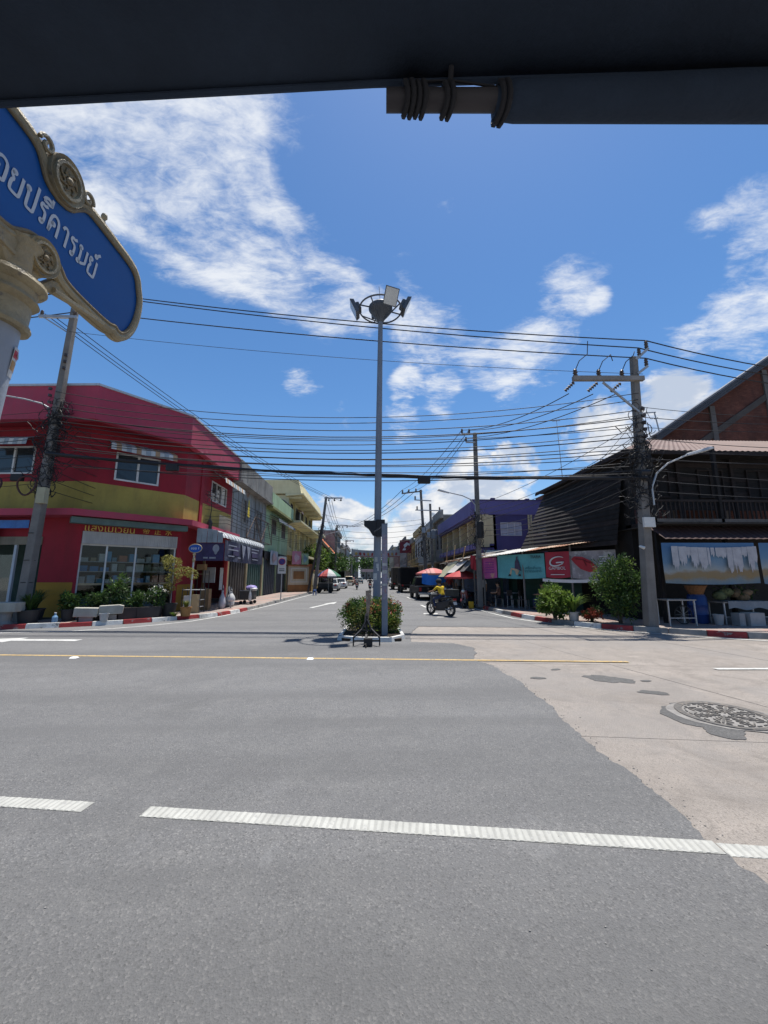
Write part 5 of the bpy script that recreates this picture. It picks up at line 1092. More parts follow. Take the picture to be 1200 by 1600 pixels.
for gname in ('so', 'o', 'y', 'p', 'r', 'ii', 'd', 'aa', 'r', 'm', 'y', 'th'):
    adv, strokes = GL[gname]; mb_ = MB()
    for stp in strokes:
        stp = chaikin(stp, 1); q = [(cx_ + x_ * sl_h, -.0175, Z0 - .050 + z_ * sl_h) for x_, z_ in stp]
        k_ = len(q); L2, R2 = [], []
        for i_, p_ in enumerate(q):
            a_ = Vector((q[max(i_ - 1, 0)][0], q[max(i_ - 1, 0)][2])); b_ = Vector((q[min(i_ + 1, k_ - 1)][0], q[min(i_ + 1, k_ - 1)][2])); t_ = (b_ - a_).normalized() if (b_ - a_).length > 1e-6 else Vector((1, 0)); n_ = Vector((-t_.y, t_.x)) * .0055
            L2.append((p_[0] + n_.x, p_[1], p_[2] + n_.y)); R2.append((p_[0] - n_.x, p_[1], p_[2] - n_.y))
        mb_.add(L2 + R2, [(i_, i_ + 1, k_ + i_ + 1, k_ + i_) for i_ in range(k_ - 1)])
    mb_.build('sign_letter', sl_m, sg, recalc=False); cx_ += (adv + .10 if adv else 0) * sl_h
PXO = -.055
MB().tube([(PXO, 0, Z0 - .44), (PXO, -.02, Z0 - .8), (PXO, -.17, .0)], .064, 28).build('post', post_w, sg, smooth=True)
MB().lathe([(0.067, -0.484), (0.086, -0.481), (0.090, -0.469), (0.084, -0.456), (0.077, -0.447), (0.076, -0.391), (0.086, -0.382), (0.093, -0.372), (0.086, -0.360), (0.079, -0.354), (0.083, -0.335), (0.096, -0.326), (0.103, -0.314), (0.100, -0.301), (0.073, -0.295), (0.047, -0.270), (0.043, -0.200), (0.060, -0.160)], 32, (PXO, 0, Z0)).build('collar', gold_c, sg, smooth=True)
MB().prism([(-.16, -.165), (-.05, -.30), (.05, -.30), (.05, -.245), (.12, -.165)], .05, 'y', -.025).build('bracket', gold_c, sg, loc=(PXO + .02, 0, Z0), bev=.01)
MB().lathe([(.010, 0), (.010, .012), (.004, .016)], 8).build('bolt', ins_m, sg, loc=(PXO + .045, -.054, Z0 - .375), rot=(R(90), 0, R(40)))
def wrap(a0, a1, z0, z1, r_, m, name, par): return MB().grid(lambda u, v: (PXO + r_ * math.sin(a0 + (a1 - a0) * u), -.0105 - r_ * math.cos(a0 + (a1 - a0) * u), Z0 + z0 + (z1 - z0) * v), 8, 1).build(name, m, par, solid=.0006)
stk = wrap(.2, 1.1, -.65, -.545, .0655, mat('sticker_white', (.55, .53, .5), .4, .1), 'sticker', sg)
wrap(.24, 1.06, -.582, -.555, .0662, mat('sticker_red', (.45, .04, .05), .4, .1), 'sticker_red_strip', sg); wrap(.24, 1.06, -.625, -.592, .0662, mat('sticker_orange', (.45, .25, .08), .4, .2, 30), 'sticker_orange_strip', sg)
tt = text('HELLO', 'sticker_lettering', .015, mat('sign_letter_white', (.50, .52, .55)), sg, (PXO + .043, -.0622, Z0 - .568), (R(90), 0, R(42)), .0008)

# ---------------------------------------------------------------- dark awning the camera looks out from under
canvas = mat('dark_canvas', (.026, .040, .066), .85, .25, 1.5, .2, 60)
aw = thing('dark_awning', 'dark canvas awning edge overhead at the top of the picture', 'awning', (0, .8, 0))
def edge_y(x): return .79 - .075 * x * .6 + .0 + .02 * x * x * .0
def aw_pt(u, v):
    x = -3.2 + 6.4 * u; y0 = (.79 - .08 * x) if x < 0 else (.79 - .06 * x); y = y0 + (-2.2 - y0) * v
    return (x, y - .8, 3.0 + .32 * v + .02 * math.sin(x * 2.2) * v - .012 * math.sin(math.pi * min(1, v * 6)))
MB().grid(aw_pt, 40, 10).build('canvas_sheet', canvas, aw, smooth=True, solid=.006)
MB().tube([(-3.2 + 6.4 * i / 40, aw_pt(i / 40, 0)[1] + .003, 2.995) for i in range(41)], .008, 6).build('hem', canvas, aw)
MB().cyl((.035, .0, 2.955), (.6, -.02, 2.955), .024, n=14).build('pipe', mat('dark_pipe', (.06, .055, .06), .6, .2), aw, smooth=True)
rl = MB(); rl.tube([(.315, -.004, 2.955), (.33, -.004, 2.955), (.345, -.006, 2.957), (.37, -.008, 2.957), (.9, -.034, 2.962), (1.6, -.066, 2.962), (3.2, -.13, 2.96)], [.030, .036, .038, .041, .050, .056, .060], 18)
rl.build('rolled_canvas', canvas, aw, smooth=True)
for k, x in enumerate((.085, .10, .115, .13, .185, .20, .325, .34)):
    MB().tube([(x + .004 * math.sin(a * 2), -.004 + (.031 + .002 * (k % 2) + (.008 if k > 5 else 0)) * math.cos(a), 2.955 + (.031 + (.008 if k > 5 else 0)) * math.sin(a)) for a in frange(0, 6.28, 16)], .007, 6).build('cord_wrap', mat('dark_cord', (.03, .03, .035), .9, .2), aw)
MB().tube([(.195, -.03, 2.97), (.195, -.045, 3.0)], .007, 6).build('cord_tie', mat('dark_cord', (.03, .03, .035)), aw)
MB().tube([(.085, -.02, 2.985), (.2, -.028, 2.983), (.34, -.02, 2.98)], .003, 5).build('cord', mat('dark_cord', (.03, .03, .035)), aw)
for x in (-3.1, 3.1):
    for y in (.05, -2.9): MB().cyl((x, y, 0), (x, y, 3.05), .03, n=10).build('support_post', steel_g, aw)

# ---------------------------------------------------------------- traffic island with mast, post, signal and sign frame
isl = bpy.data.objects.new('traffic_island', None); COL.objects.link(isl); tag(isl, 'small planted traffic island edged with white painted kerb', 'traffic island')
isl.location = (.05, 12.5, 0)
ko = chaikin([(-.72, 15.2), (-.78, 13), (-.90, 11.3), (-.88, 10.95), (-.55, 10.8), (.5, 10.72), (.92, 10.72), (1.02, 10.95), (1.0, 12.2), (.9, 15.2)], 2)
def inset(pl, d):
    o = []
    for i, p in enumerate(pl):
        a = Vector(pl[max(i - 1, 0)]); b = Vector(pl[min(i + 1, len(pl) - 1)]); t = (b - a).normalized(); o.append((p[0] - t.y * d, p[1] + t.x * d))
    return o
ki = inset(ko, .11); st_ = resample(ko, .85)
kb = MB(); n = len(ko)
wb(MB().prism(ki + [], .07, 'z', .0), 'soil', mat('dark_soil', (.04, .032, .025), .95, .4, 8, .6, 40), isl)
P = resample(ko, .82); P.append(Vector(ko[-1]))
for a, b in zip(P[:-1], P[1:]):
    t = (b - a).normalized(); n_ = Vector((-t.y, t.x)); e = t * .006
    wb(MB().hexa([(*(a + e), -.005), (*(b - e), -.005), (*(b - e + n_ * .12), -.005), (*(a + e + n_ * .12), -.005)], [(*(a + e + n_ * .02), .12), (*(b - e + n_ * .02), .12), (*(b - e + n_ * .11), .12), (*(a + e + n_ * .11), .12)]), 'kerb_stone', mat('island_kerb_white', (.56, .56, .54), .75, .15, 3, .3, 50, wear=(.34, .33, .31), wsc=6, wth=.62), isl)
mast_m = mat('mast_grey_paint', (.17, .195, .235), .5, .12, 1.5, .05, 40, dirt=.35, wear=(.26, .27, .28), wsc=6, wth=.70)
ms = thing('floodlight_mast', 'tall grey mast carrying a ring of floodlights on the traffic island', 'floodlight mast', (.23, 13.1, .07))
TX = .12
MB().tube([(0, 0, 0), (TX * .5, 0, 6), (TX, 0, 11.2)], [.135, .115, .085], 12).build('mast_tube', mast_m, ms, smooth=True)
MB().lathe([(.27, 0), (.27, .03), (.17, .03), (.15, .25)], 12).build('base_plate', mast_m, ms)
HZ = 11.2
dk = mat('floodlight_body', (.075, .085, .10), .5, .2, 4); lens = mat('floodlight_glass', (.45, .47, .47), .15, .1, 3, spec=.6)
MB().lathe([(.10, -.1), (.18, .05), (.36, .28), (.45, .42), (.45, .50), (.40, .56), (.1, .60)], 20, (TX, 0, HZ)).build('bowl', dk, ms, smooth=True)
rg_ = MB(); rr = .80
rg_.tube([(TX + rr * math.cos(a), rr * math.sin(a), HZ + .42) for a in frange(0, 2 * math.pi, 40)], .03, 7).build('carrier_ring', dk, ms, smooth=True)
for k in range(8):
    a = k * math.pi / 4 + .3; MB().bar((TX + .1 * math.cos(a), .1 * math.sin(a), HZ - .05 if k % 2 else HZ + .45), (TX + rr * math.cos(a), rr * math.sin(a), HZ + .42), .035).build('spoke', dk, ms)
def flood(ang, tilt, rise, nm_l=None):
    c = Vector((TX + (rr + .12) * math.cos(ang), (rr + .12) * math.sin(ang), HZ + .42 + rise))
    rot = Matrix.Rotation(ang - math.pi / 2, 4, 'Z') @ Matrix.Rotation(tilt, 4, 'X')   # local +y faces outwards
    def T(mb): mb.v = [tuple(c + (rot @ Vector(p))) for p in mb.v]; return mb
    b = T(MB().hexa([(-.22, -.02, -.26), (.22, -.02, -.26), (.26, .12, -.30), (-.26, .12, -.30)], [(-.22, -.02, .26), (.22, -.02, .26), (.26, .12, .30), (-.26, .12, .30)])).build('floodlight', dk, ms)
    T(MB().box(-.23, .23, .121, .130, -.27, .27)).build('lens', lens, b)
    T(MB().box(-.15, .15, -.12, -.021, -.15, .15)).build('gear_box', dk, b)
    for k in range(5): T(MB().box(-.14 + k * .065, -.12 + k * .065, -.16, -.121, -.14, .14)).build('cooling_fin', dk, b)
    MB().bar((TX + rr * math.cos(ang), rr * math.sin(ang), HZ + .42), tuple(c - Vector((0, 0, .12))), .05).build('yoke', dk, b)
flood(R(180), R(-25), .02); flood(R(5), R(-25), .25); flood(R(95), R(-28), .55); flood(R(-70), R(-35), -.12)
MB().tube([(TX, -.05, HZ + .5), (TX - .06, 0, HZ + 1.4)], .01, 5).build('lightning_rod', dk, ms)
for i, (z, w, h, c) in enumerate(((1.55, .14, .22, (.45, .45, .43)), (1.95, .12, .14, (.40, .42, .42)), (2.15, .1, .16, (.36, .36, .34)), (1.85, .09, .12, (.5, .5, .48)))):
    a = R(-90 + (-25, 20, -10, 30)[i]); MB().grid(lambda u, v: (.134 * math.cos(a + (u - .5) * w / .132), .134 * math.sin(a + (u - .5) * w / .132), z + h * v), 4, 1).build('poster_scrap', mat('scrap_%d' % i, c, .8, .2, 20), ms, solid=.001)
gp_ = thing('square_post', 'square grey steel post standing in front of the floodlight mast', 'post', (.44, 11.5, .07))
MB().box(-.085, .085, -.085, .085, 0, 3.22).build('post', mast_m, gp_, bev=.006)
MB().box(-.09, .09, -.09, .09, 3.22, 3.24).build('cap', dk, gp_)
for z, h in ((1.75, .10), (1.98, .08), (1.4, .06)): MB().box(-.07, .06, -.088, -.0865, z, z + h).build('poster_scrap', mat('scrap_2', (.36, .36, .34)), gp_)
tag(MB().box(-.075, .075, -.087, -.086, 1.0, 2.9).build('flaking_paint', mat('flaking', (.22, .20, .24), .7, .3, 10, wear=(.30, .17, .16), wsc=14, wth=.56), gp_), 'flaking purple paint strip on the post')
MB().bar((-.08, .0, 3.15), (-.3, .9, 3.1), .03).build('stay', dk, gp_)
ts = thing('traffic_signal', 'black hooded signal box strapped to the floodlight mast', 'traffic signal', (.26, 12.86, 3.0))
blk = mat('black_plastic', (.015, .015, .017), .5, .2, 4)
MB().box(-.06, .24, -.12, .06, .05, .62).build('housing', blk, ts, bev=.015)
MB().prism([(-.46, .58), (-.46, .42), (-.30, .30), (-.16, .08), (-.061, .08), (-.061, .58)], .2, 'y', -.14).build('hood', blk, ts, bev=.01)
MB().box(.02, .1, -.13, -.121, .15, .5).build('back_rib', blk, ts)
sf = thing('sign_frame', 'bent rusty sign blade with black steel foot lying against the island', 'sign frame', (-.05, 10.45, 0))
rust = mat('rusty_plate', (.16, .125, .10), .8, .3, 6, .3, 40, wear=(.26, .23, .20), wsc=8, wth=.55)
MB().hexa([(-.02, .12, .55), (.02, .12, .55), (.02, .14, .55), (-.02, .14, .55)], [(-.06, .30, 1.35), (.10, .30, 1.35), (.10, .33, 1.35), (-.06, .33, 1.35)]).build('blade', rust, sf)
MB().hexa([(-.09, .11, .42), (.0, .11, .36), (.0, .13, .36), (-.09, .13, .42)], [(-.07, .14, .75), (.01, .14, .8), (.01, .16, .8), (-.07, .16, .75)]).build('blade_tip', rust, sf)
fr_ = lambda a, b, w=.035: MB().bar(a, b, w).build('frame_bar', blk, sf)
fr_((-.02, .12, .02), (-.02, .14, .7), .05)
for s in (-1, 1): fr_((s * .33 - .02, -.35, .02), (s * .33 - .02, -.35, .22)); fr_((s * .33 - .02, -.35, .22), (s * .12 - .02, .0, .38)); fr_((s * .12 - .02, 0, .38), (-.02, .12, .62))
fr_((-.35, -.35, .14), (.31, -.35, .14)); fr_((-.16, .0, .34), (.12, .0, .34)); fr_((-.02, .12, .3), (-.05, -.45, .05), .05)
MB().box(-.09, .13, -.42, -.2, .03, .2).build('weight_box', blk, sf, bev=.01)
MB().prism([(-.06, -.42), (.0, -.42), (-.03, -.60)], .05, 'z', .0).build('spike', blk, sf)

# ---------------------------------------------------------------- plants
def leaf_mat(name, c, tr=.35):
    m = bpy.data.materials.new(name); m.use_nodes = True; N = m.node_tree.nodes; L = m.node_tree.links; b = N['Principled BSDF']; b.inputs['Roughness'].default_value = .45; b.inputs['Specular IOR Level'].default_value = .3
    geo = N.new('ShaderNodeNewGeometry'); n = N.new('ShaderNodeTexNoise'); n.inputs['Scale'].default_value = 5; L.new(geo.outputs['Position'], n.inputs['Vector'])
    mx = N.new('ShaderNodeMix'); mx.data_type = 'RGBA'; mr = N.new('ShaderNodeMapRange'); mr.inputs[1].default_value = .3; mr.inputs[2].default_value = .7
    add = N.new('ShaderNodeMath'); add.operation = 'MULTIPLY_ADD'; add.inputs[1].default_value = .35; L.new(geo.outputs['Random Per Island'], add.inputs[0]); L.new(n.outputs[0], add.inputs[2]); L.new(add.outputs[0], mr.inputs[0]); mr.inputs[2].default_value = .95
    L.new(mr.outputs[0], mx.inputs[0]); mx.inputs[6].default_value = (*[k * .6 for k in c], 1); mx.inputs[7].default_value = (*[k * 1.5 for k in c], 1); L.new(mx.outputs[2], b.inputs['Base Color'])
    t = N.new('ShaderNodeBsdfTranslucent'); L.new(mx.outputs[2], t.inputs[0]); ms_ = N.new('ShaderNodeMixShader'); ms_.inputs[0].default_value = tr
    o = N['Material Output']; L.new(b.outputs[0], ms_.inputs[1]); L.new(t.outputs[0], ms_.inputs[2]); L.new(ms_.outputs[0], o.inputs[0]); return m
leaf_dk = leaf_mat('leaf_dark', (.030, .060, .018)); leaf_md = leaf_mat('leaf_mid', (.055, .105, .022)); leaf_lt = leaf_mat('leaf_light', (.11, .17, .030), .45); leaf_yl = leaf_mat('leaf_yellow', (.20, .19, .045), .45); leaf_rd = leaf_mat('leaf_red', (.22, .05, .03), .3)
petal = mat('petal_coral', (.45, .07, .05), .6, .25, 9); petal_w = mat('petal_white', (.6, .58, .5), .6, .1); bark = mat('bark', (.10, .075, .055), .95, .3, 6, .5, 30)
def leaf(m, p, d, up, L_, w):
    d = d.normalized(); s = d.cross(up)
    if s.length < 1e-3: s = Vector((1, 0, 0))
    s.normalize(); n = s.cross(d); b = p + d * L_ * .5 - n * L_ * .06
    m.add([p, b + s * w / 2 + n * w * .15, p + d * L_ - n * L_ * .16, b - s * w / 2 + n * w * .15, b], [(0, 4, 1), (1, 4, 2), (0, 3, 4), (3, 2, 4)])
def rdir(r_): 
    while True:
        v = Vector((r_.uniform(-1, 1), r_.uniform(-1, 1), r_.uniform(-1, 1)))
        if .05 < v.length < 1: return v.normalized()
def crown(m, c, rad, n, L_, w, r_, clump=22, box=1.0, shell=.55):
    """leaves gathered in clumps through an uneven volume"""
    c = Vector(c); C_ = []
    for i in range(clump):
        v = rdir(r_); k = r_.uniform(shell, 1.12) * (1 + .35 * noise.noise(v * 1.9 + c)); v = Vector([math.copysign(abs(a) ** (1 / box), a) for a in v]) if box != 1 else v
        C_.append((c + Vector((v.x * rad[0], v.y * rad[1], v.z * rad[2])) * k * .85, r_.uniform(.13, .42)))
    for i in range(n):
        cc, rr_ = r_.choice(C_); v = rdir(r_); p = cc + Vector((v.x * rad[0], v.y * rad[1], v.z * rad[2])) * rr_ * r_.uniform(.3, 1.0)
        d = (v + Vector((0, 0, .15)) + rdir(r_) * .7); leaf(m, p, d, rdir(r_), L_ * r_.uniform(.7, 1.3), w * r_.uniform(.8, 1.2))
def stems(c, base, n, top, r0, r_, spread=.6):
    m = MB()
    for i in range(n):
        e = Vector(base) + Vector((r_.uniform(-1, 1) * spread, r_.uniform(-1, 1) * spread, top)); b = Vector(base) + Vector((r_.uniform(-.06, .06), r_.uniform(-.06, .06), 0)); mid = b.lerp(e, .5) + Vector((r_.uniform(-.06, .06), r_.uniform(-.06, .06), 0))
        m.tube([b, mid, e], [r0, r0 * .7, r0 * .35], 5)
    return m
def bush(name, label, cat, loc, rad, zc, n, L_, w, mats, seed, clump=24, box=1., flowers=None, nst=7, group=None, shell=.55):
    r_ = random.Random(seed); t = thing(name, label, cat, loc, 0, group)
    stems(None, (0, 0, 0), nst, zc + rad[2] * .3, .02, r_, rad[0] * .6).build('stems', bark, t)
    for k, (mm, fr) in enumerate(mats):
        m = MB(); crown(m, (0, 0, zc), rad, int(n * fr), L_, w, r_, clump, box, shell); tag(m.build('foliage', mm, t, recalc=False), kind='stuff')
    if flowers:
        m = MB(); nf, sz, fm = flowers
        for i in range(nf):
            v = rdir(r_); v.z = abs(v.z) * .9 + .05
            if box != 1: v = Vector([math.copysign(abs(a) ** (1 / box), a) for a in v])
            p = Vector((v.x * rad[0], v.y * rad[1], zc + v.z * rad[2])) * 1.0
            for j in range(9): q = rdir(r_); leaf(m, p + q * sz * .6, q + Vector((0, 0, .4)), rdir(r_), sz, sz * .8)
        tag(m.build('flowers', fm, t, recalc=False), kind='stuff')
    return t
ig = 'shrubs on the traffic island'
bush('flowering_shrub', 'coral flowered clipped shrub at the left front of the traffic island', 'shrub', (-.32, 12.05, .07), (.52, .50, .46), .52, 4200, .065, .034, ((leaf_dk, .15), (leaf_md, .30), (leaf_lt, .42), (leaf_yl, .30)), 3, 30, 1.5, (34, .030, petal), group=ig)
bush('flowering_shrub', 'coral flowered clipped shrub behind the square post on the traffic island', 'shrub', (.52, 12.2, .07), (.50, .52, .46), .52, 4200, .065, .034, ((leaf_dk, .15), (leaf_md, .30), (leaf_lt, .42), (leaf_yl, .30)), 4, 30, 1.5, (40, .030, petal), group=ig)
bush('flowering_shrub', 'clipped shrub around the foot of the floodlight mast', 'shrub', (.1, 13.3, .07), (.72, .6, .44), .50, 4200, .065, .034, ((leaf_dk, .15), (leaf_md, .30), (leaf_lt, .42), (leaf_yl, .30)), 5, 34, 1.5, (24, .030, petal), group=ig)
m = MB(); r_ = random.Random(31)
tg = thing('young_plant', 'young bright green leafy plant at the front of the island', 'plant', (.12, 11.5, .07))
MB().tube([(0, 0, 0), (.01, 0, .45)], .012, 5).build('stem', bark, tg)
for i in range(16): a = r_.uniform(0, 6.28); leaf(m, Vector((0, 0, .12 + .03 * i)), Vector((math.cos(a), math.sin(a), .2)), Vector((0, 0, 1)), .16, .09)
tag(m.build('foliage', leaf_lt, tg, recalc=False), kind='stuff')
# right kerb
bush('leafy_bush', 'bright green leafy bush on the right kerb in front of the shed', 'bush', (6.98, 14.65, .13), (.62, .5, .62), .72, 3600, .13, .055, ((leaf_md, .4), (leaf_lt, .5)), 11, 26, shell=.5)
bush('leafy_bush', 'tall rounded green bush beside the right corner pole', 'bush', (8.72, 13.45, .13), (.78, .62, 1.08), 1.25, 8500, .10, .045, ((leaf_dk, .35), (leaf_md, .45), (leaf_lt, .2)), 12, 46, nst=9, shell=.45)
bush('croton_plant', 'low rusty leaved croton between the spiky plant and tall bush', 'plant', (8.0, 14.0, .13), (.36, .3, .22), .28, 900, .11, .045, ((leaf_rd, .6), (leaf_dk, .4)), 13, 14)
def pot(parent, r0, r1, h, m, at=(0, 0, 0)): return MB().lathe([(r0, 0), (r1, h * .92), (r1 * 1.08, h * .92), (r1 * 1.08, h), (r1 * .9, h), (r1 * .88, h * .8), (1e-4, h * .8)], 16, at).build('pot', m, parent, smooth=True)
pot_w = mat('pot_white', (.42, .40, .38), .8, .2, 3, dirt=.5); pot_b = mat('pot_black', (.03, .03, .032), .6, .2, 3); pot_o = mat('pot_terracotta', (.34, .17, .06), .8, .2, 3, dirt=.3)
def strap_plant(name, label, loc, h, n, w, mats, potspec, seed, arch=.5):
    r_ = random.Random(seed); t = thing(name, label, 'plant', loc)
    if potspec: pot(t, *potspec)
    zp = potspec[2] * .8 if potspec else 0
    for k, mm in enumerate(mats):
        m = MB()
        for i in range(n // len(mats)):
            a = r_.uniform(0, 6.28); hh = h * r_.uniform(.6, 1.05); out_ = h * arch * r_.uniform(.25, 1.0); d = Vector((math.cos(a), math.sin(a), 0)); s = Vector((-d.y, d.x, 0)); pts = []
            for j in range(5):
                u = j / 4; p = Vector((0, 0, zp)) + d * (.04 + out_ * u ** 1.6) + Vector((0, 0, hh * (u - .38 * u ** 3))); ww = w * (1 - u) ** .6 * (.6 + .8 * u if u < .5 else 1) + .002; pts.append((p - s * ww / 2, p + s * ww / 2))
            o = len(m.v); 
            for p, q in pts: m.v += [tuple(p), tuple(q)]
            for j in range(4): m.f.append((o + 2 * j, o + 2 * j + 1, o + 2 * j + 3, o + 2 * j + 2)); m.m.append(0)
        tag(m.build('foliage', mm, t, recalc=False), kind='stuff')
    return t
strap_plant('spiky_plant', 'spiky strap-leaved green plant in a white pot on the right kerb', (7.5, 14.3, .13), 1.15, 110, .06, (leaf_md, leaf_lt), (.15, .19, .32, pot_w), 15, .65)
# left shop front plants
strap_plant('grass_plant', 'grassy tufted plant in a black pot beside the stone bench at far left', (-11.95, 14.35, .13), 1.05, 260, .022, (leaf_md, leaf_dk), (.26, .32, .45, pot_b), 21, .55)
strap_plant('grass_plant', 'second grassy tuft in a black pot against the leaning pole foot', (-12.5, 15.25, .13), 1.25, 220, .022, (leaf_dk, leaf_md), (.24, .30, .42, pot_b), 22, .5)
strap_plant('grass_plant', 'small tufted grass in an orange pot at the blue sign post', (-7.55, 16.55, .13), .55, 120, .02, (leaf_yl, leaf_lt), (.17, .21, .36, pot_o), 23, .5)
strap_plant('weed_clump', 'bright weed clump growing at the painted kerb by the orange pot', (-7.85, 16.25, .13), .3, 70, .03, (leaf_lt,), None, 24, .9)
lb = 'potted plants in front of the red corner shop'
for i, (x, y, rr, h, n, lab, mats, fl) in enumerate(((-11.05, 15.0, .34, .95, 900, 'small bushy plant in a black pot left of the corner shop window', ((leaf_dk, .5), (leaf_md, .5)), None), (-10.45, 15.35, .34, .9, 700, 'dark leafy plant in a black pot below the shop window left pane', ((leaf_dk, .7), (leaf_md, .3)), None), (-9.85, 15.75, .40, 1.7, 1000, 'tall dark leafy plant in a black pot before the middle pane', ((leaf_dk, .6), (leaf_md, .4)), None), (-9.3, 16.05, .36, .85, 800, 'broad leafy plant in a black pot before the right pane', ((leaf_dk, .6), (leaf_md, .4)), None), (-8.65, 16.35, .40, 1.2, 900, 'white flowered leafy plant in a black pot by the right pier', ((leaf_dk, .6), (leaf_md, .3)), (14, .05, petal_w)))):
    t = bush('potted_plant', lab, 'plant', (x, y, .13), (rr, rr, h * .36), .42 + h * .32, n, .13, .05, mats, 40 + i, 16, flowers=fl, group=lb); pot(t, .2, .25, .42, pot_b)
tr_ = thing('potted_tree', 'thin feathery yellow-green potted tree at the corner of the red shop', 'tree', (-8.35, 16.75, .13)); r_ = random.Random(61)
pot(tr_, .24, .3, .5, pot_b)
MB().tube([(0, 0, .3), (.05, 0, 1.1), (.02, .02, 1.75), (.05, 0, 2.2)], [.03, .025, .018, .01], 6).tube([(.05, 0, 1.2), (.4, -.1, 1.75), (.85, -.15, 1.85)], [.02, .014, .006], 5).tube([(.03, 0, 1.5), (-.25, .1, 2.0), (-.3, .1, 2.4)], [.016, .01, .005], 5).build('trunk', bark, tr_)
m = MB()
for (cx, cy, cz, rx, rz, n) in ((.0, 0, 2.15, .35, .3, 420), (.55, -.12, 1.85, .42, .18, 330), (-.25, .1, 2.35, .22, .2, 200), (.1, 0, 1.55, .3, .22, 260), (.95, -.15, 1.72, .2, .2, 120), (-.1, 0, 1.15, .25, .2, 180)):
    for i in range(n): v = rdir(r_); p = Vector((cx + v.x * rx * r_.random() ** .5, cy + v.y * rx * .7, cz + v.z * rz)); leaf(m, p, Vector((v.x, v.y, -.5)) + rdir(r_) * .5, rdir(r_), .11, .03)
tag(m.build('crown', leaf_yl, tr_, recalc=False), kind='stuff')
# trees down the street
def tree(label, loc, h, rad, n, mats, seed, L_=.5, w=.3, clump=40):
    r_ = random.Random(seed); t = thing('street_tree', label, 'tree', loc, 0, 'trees along the side street')
    m = MB().tube([(0, 0, 0), (.1, 0, h * .35), (0, .1, h * .6)], [.22, .17, .10], 8)
    for i in range(6): a = i * 1.05; m.tube([(.05, 0, h * .38), (math.cos(a) * rad[0] * .35, math.sin(a) * rad[1] * .35, h * .6), (math.cos(a) * rad[0] * .7, math.sin(a) * rad[1] * .7, h * .75)], [.1, .06, .03], 5)
    m.build('trunk', bark, t)
    for mm, fr in mats:
        c = MB(); crown(c, (0, 0, h - rad[2]), rad, int(n * fr), L_, w, r_, clump, shell=.35); tag(c.build('crown', mm, t, recalc=False), kind='stuff')
tree('bright green street tree behind the striped cart umbrella', (-7.3, 53, .1), 5.6, (2.3, 2.6, 1.9), 2200, ((leaf_md, .5), (leaf_lt, .4)), 71, .32, .2)
tree('darker street tree just past the bright green one on the left', (-6.3, 64, .1), 6.0, (2.4, 3, 2.2), 2200, ((leaf_dk, .5), (leaf_md, .5)), 72, .35, .22)
tree('third tree on the left side, below the grey block', (-5.8, 82, .1), 6.2, (2.2, 4, 2.2), 1500, ((leaf_dk, .5), (leaf_md, .5)), 73, .4, .25)
for i, (x, y, h) in enumerate(((-1.5, 175, 11.5), (4.5, 185, 10.5), (-9, 165, 10), (10.5, 178, 12))):
    tree('far rounded tree closing the street, %s of four' % ('second from left', 'third from left', 'leftmost', 'rightmost')[i], (x, y, 0), h, (4.5, 4, 4), 1300, ((leaf_dk, .6), (leaf_md, .4)), 80 + i, .8, .5)

# ---------------------------------------------------------------- street furniture, left pavement
wht_sheet = mat('awning_white_sheet', (.50, .52, .53), .5, .12, 1.2, dirt=.35)
awt = thing('curved_awning', 'white ribbed curved awning over the side shop of the red house', 'awning', (-7.7, 22.5, 3.2))
def aprof(t):   # from wall (t=0) down over the front (t=1)
    a = t * math.pi / 2; return (-8.38 + 1.25 * math.sin(a) ** .8 if t < 1 else -7.13, 3.62 + .42 * math.cos(a))
n = 30; Y0, Y1 = 18.95, 26.2; w = (Y1 - Y0) / n
for i in range(n):
    a, b = Y0 + i * w, Y0 + (i + 1) * w - .012; h = .02 if i % 2 else 0.
    wb(MB().grid(lambda u, v: (aprof(v)[0] + h * v, a + (b - a) * u, aprof(v)[1] + h - (.0 if v < 1 else .02)), 1, 8), 'awning_rib', wht_sheet, awt, solid=.008)
for i in range(5): x = -8.38 + i * .25; wb(MB().box(x, x + .23, 18.90 - .02 * (i % 2), 18.93 - .02 * (i % 2), 3.35, 3.62 + .42 * math.cos(math.asin(min(1, (i * .25 + .1) / 1.25) ** 1.25))), 'end_rib', mat('awning_end_sheet', (.26, .30, .33), .6, .2, 2, dirt=.4), awt)
navy = mat('navy_banner', (.025, .026, .055), .5, .3, 1.5, wear=(.08, .085, .13), wsc=1.4, wth=.55); pale_pr = mat('print_pale', (.25, .26, .31), .6, .25, 3); purp = mat('print_violet', (.055, .045, .10), .6, .3, 3)
wbn = thing('advert_banner', 'long dark navy advertising banner hanging under the white curved awning', 'banner', (-7.12, 22, 2.4))
FX, LX = facade((-7.12, 19.2), (-7.12, 26.0))
wb(MB().grid(lambda u, v: (LX * u, .03 * math.sin(u * 20), 2.5 + 1.02 * v - .04 * math.sin(u * 3.1)), 24, 4), 'cloth', navy, wbn, F=FX, solid=.004)
for x0, pts in ((1.1, [(0, .05), (.9, .05), (.9, .5), (0, .55)]), (4.3, [(0, .1), (1.3, .1), (1.3, .45), (0, .5)])): wb(MB().prism([(x0 + a, 2.75 + b) for a, b in pts], .004, 'y', -.04), 'printed_panel', purp, wbn, F=FX)
for x0 in (2.4, 3.3): wb(MB().prism([(x0, 3.45), (x0 + .7, 3.4), (x0 + .5, 2.95), (x0 + .32, 2.62), (x0 + .2, 2.95)][::-1], .004, 'y', -.04), 'printed_lamp', pale_pr, wbn, F=FX)
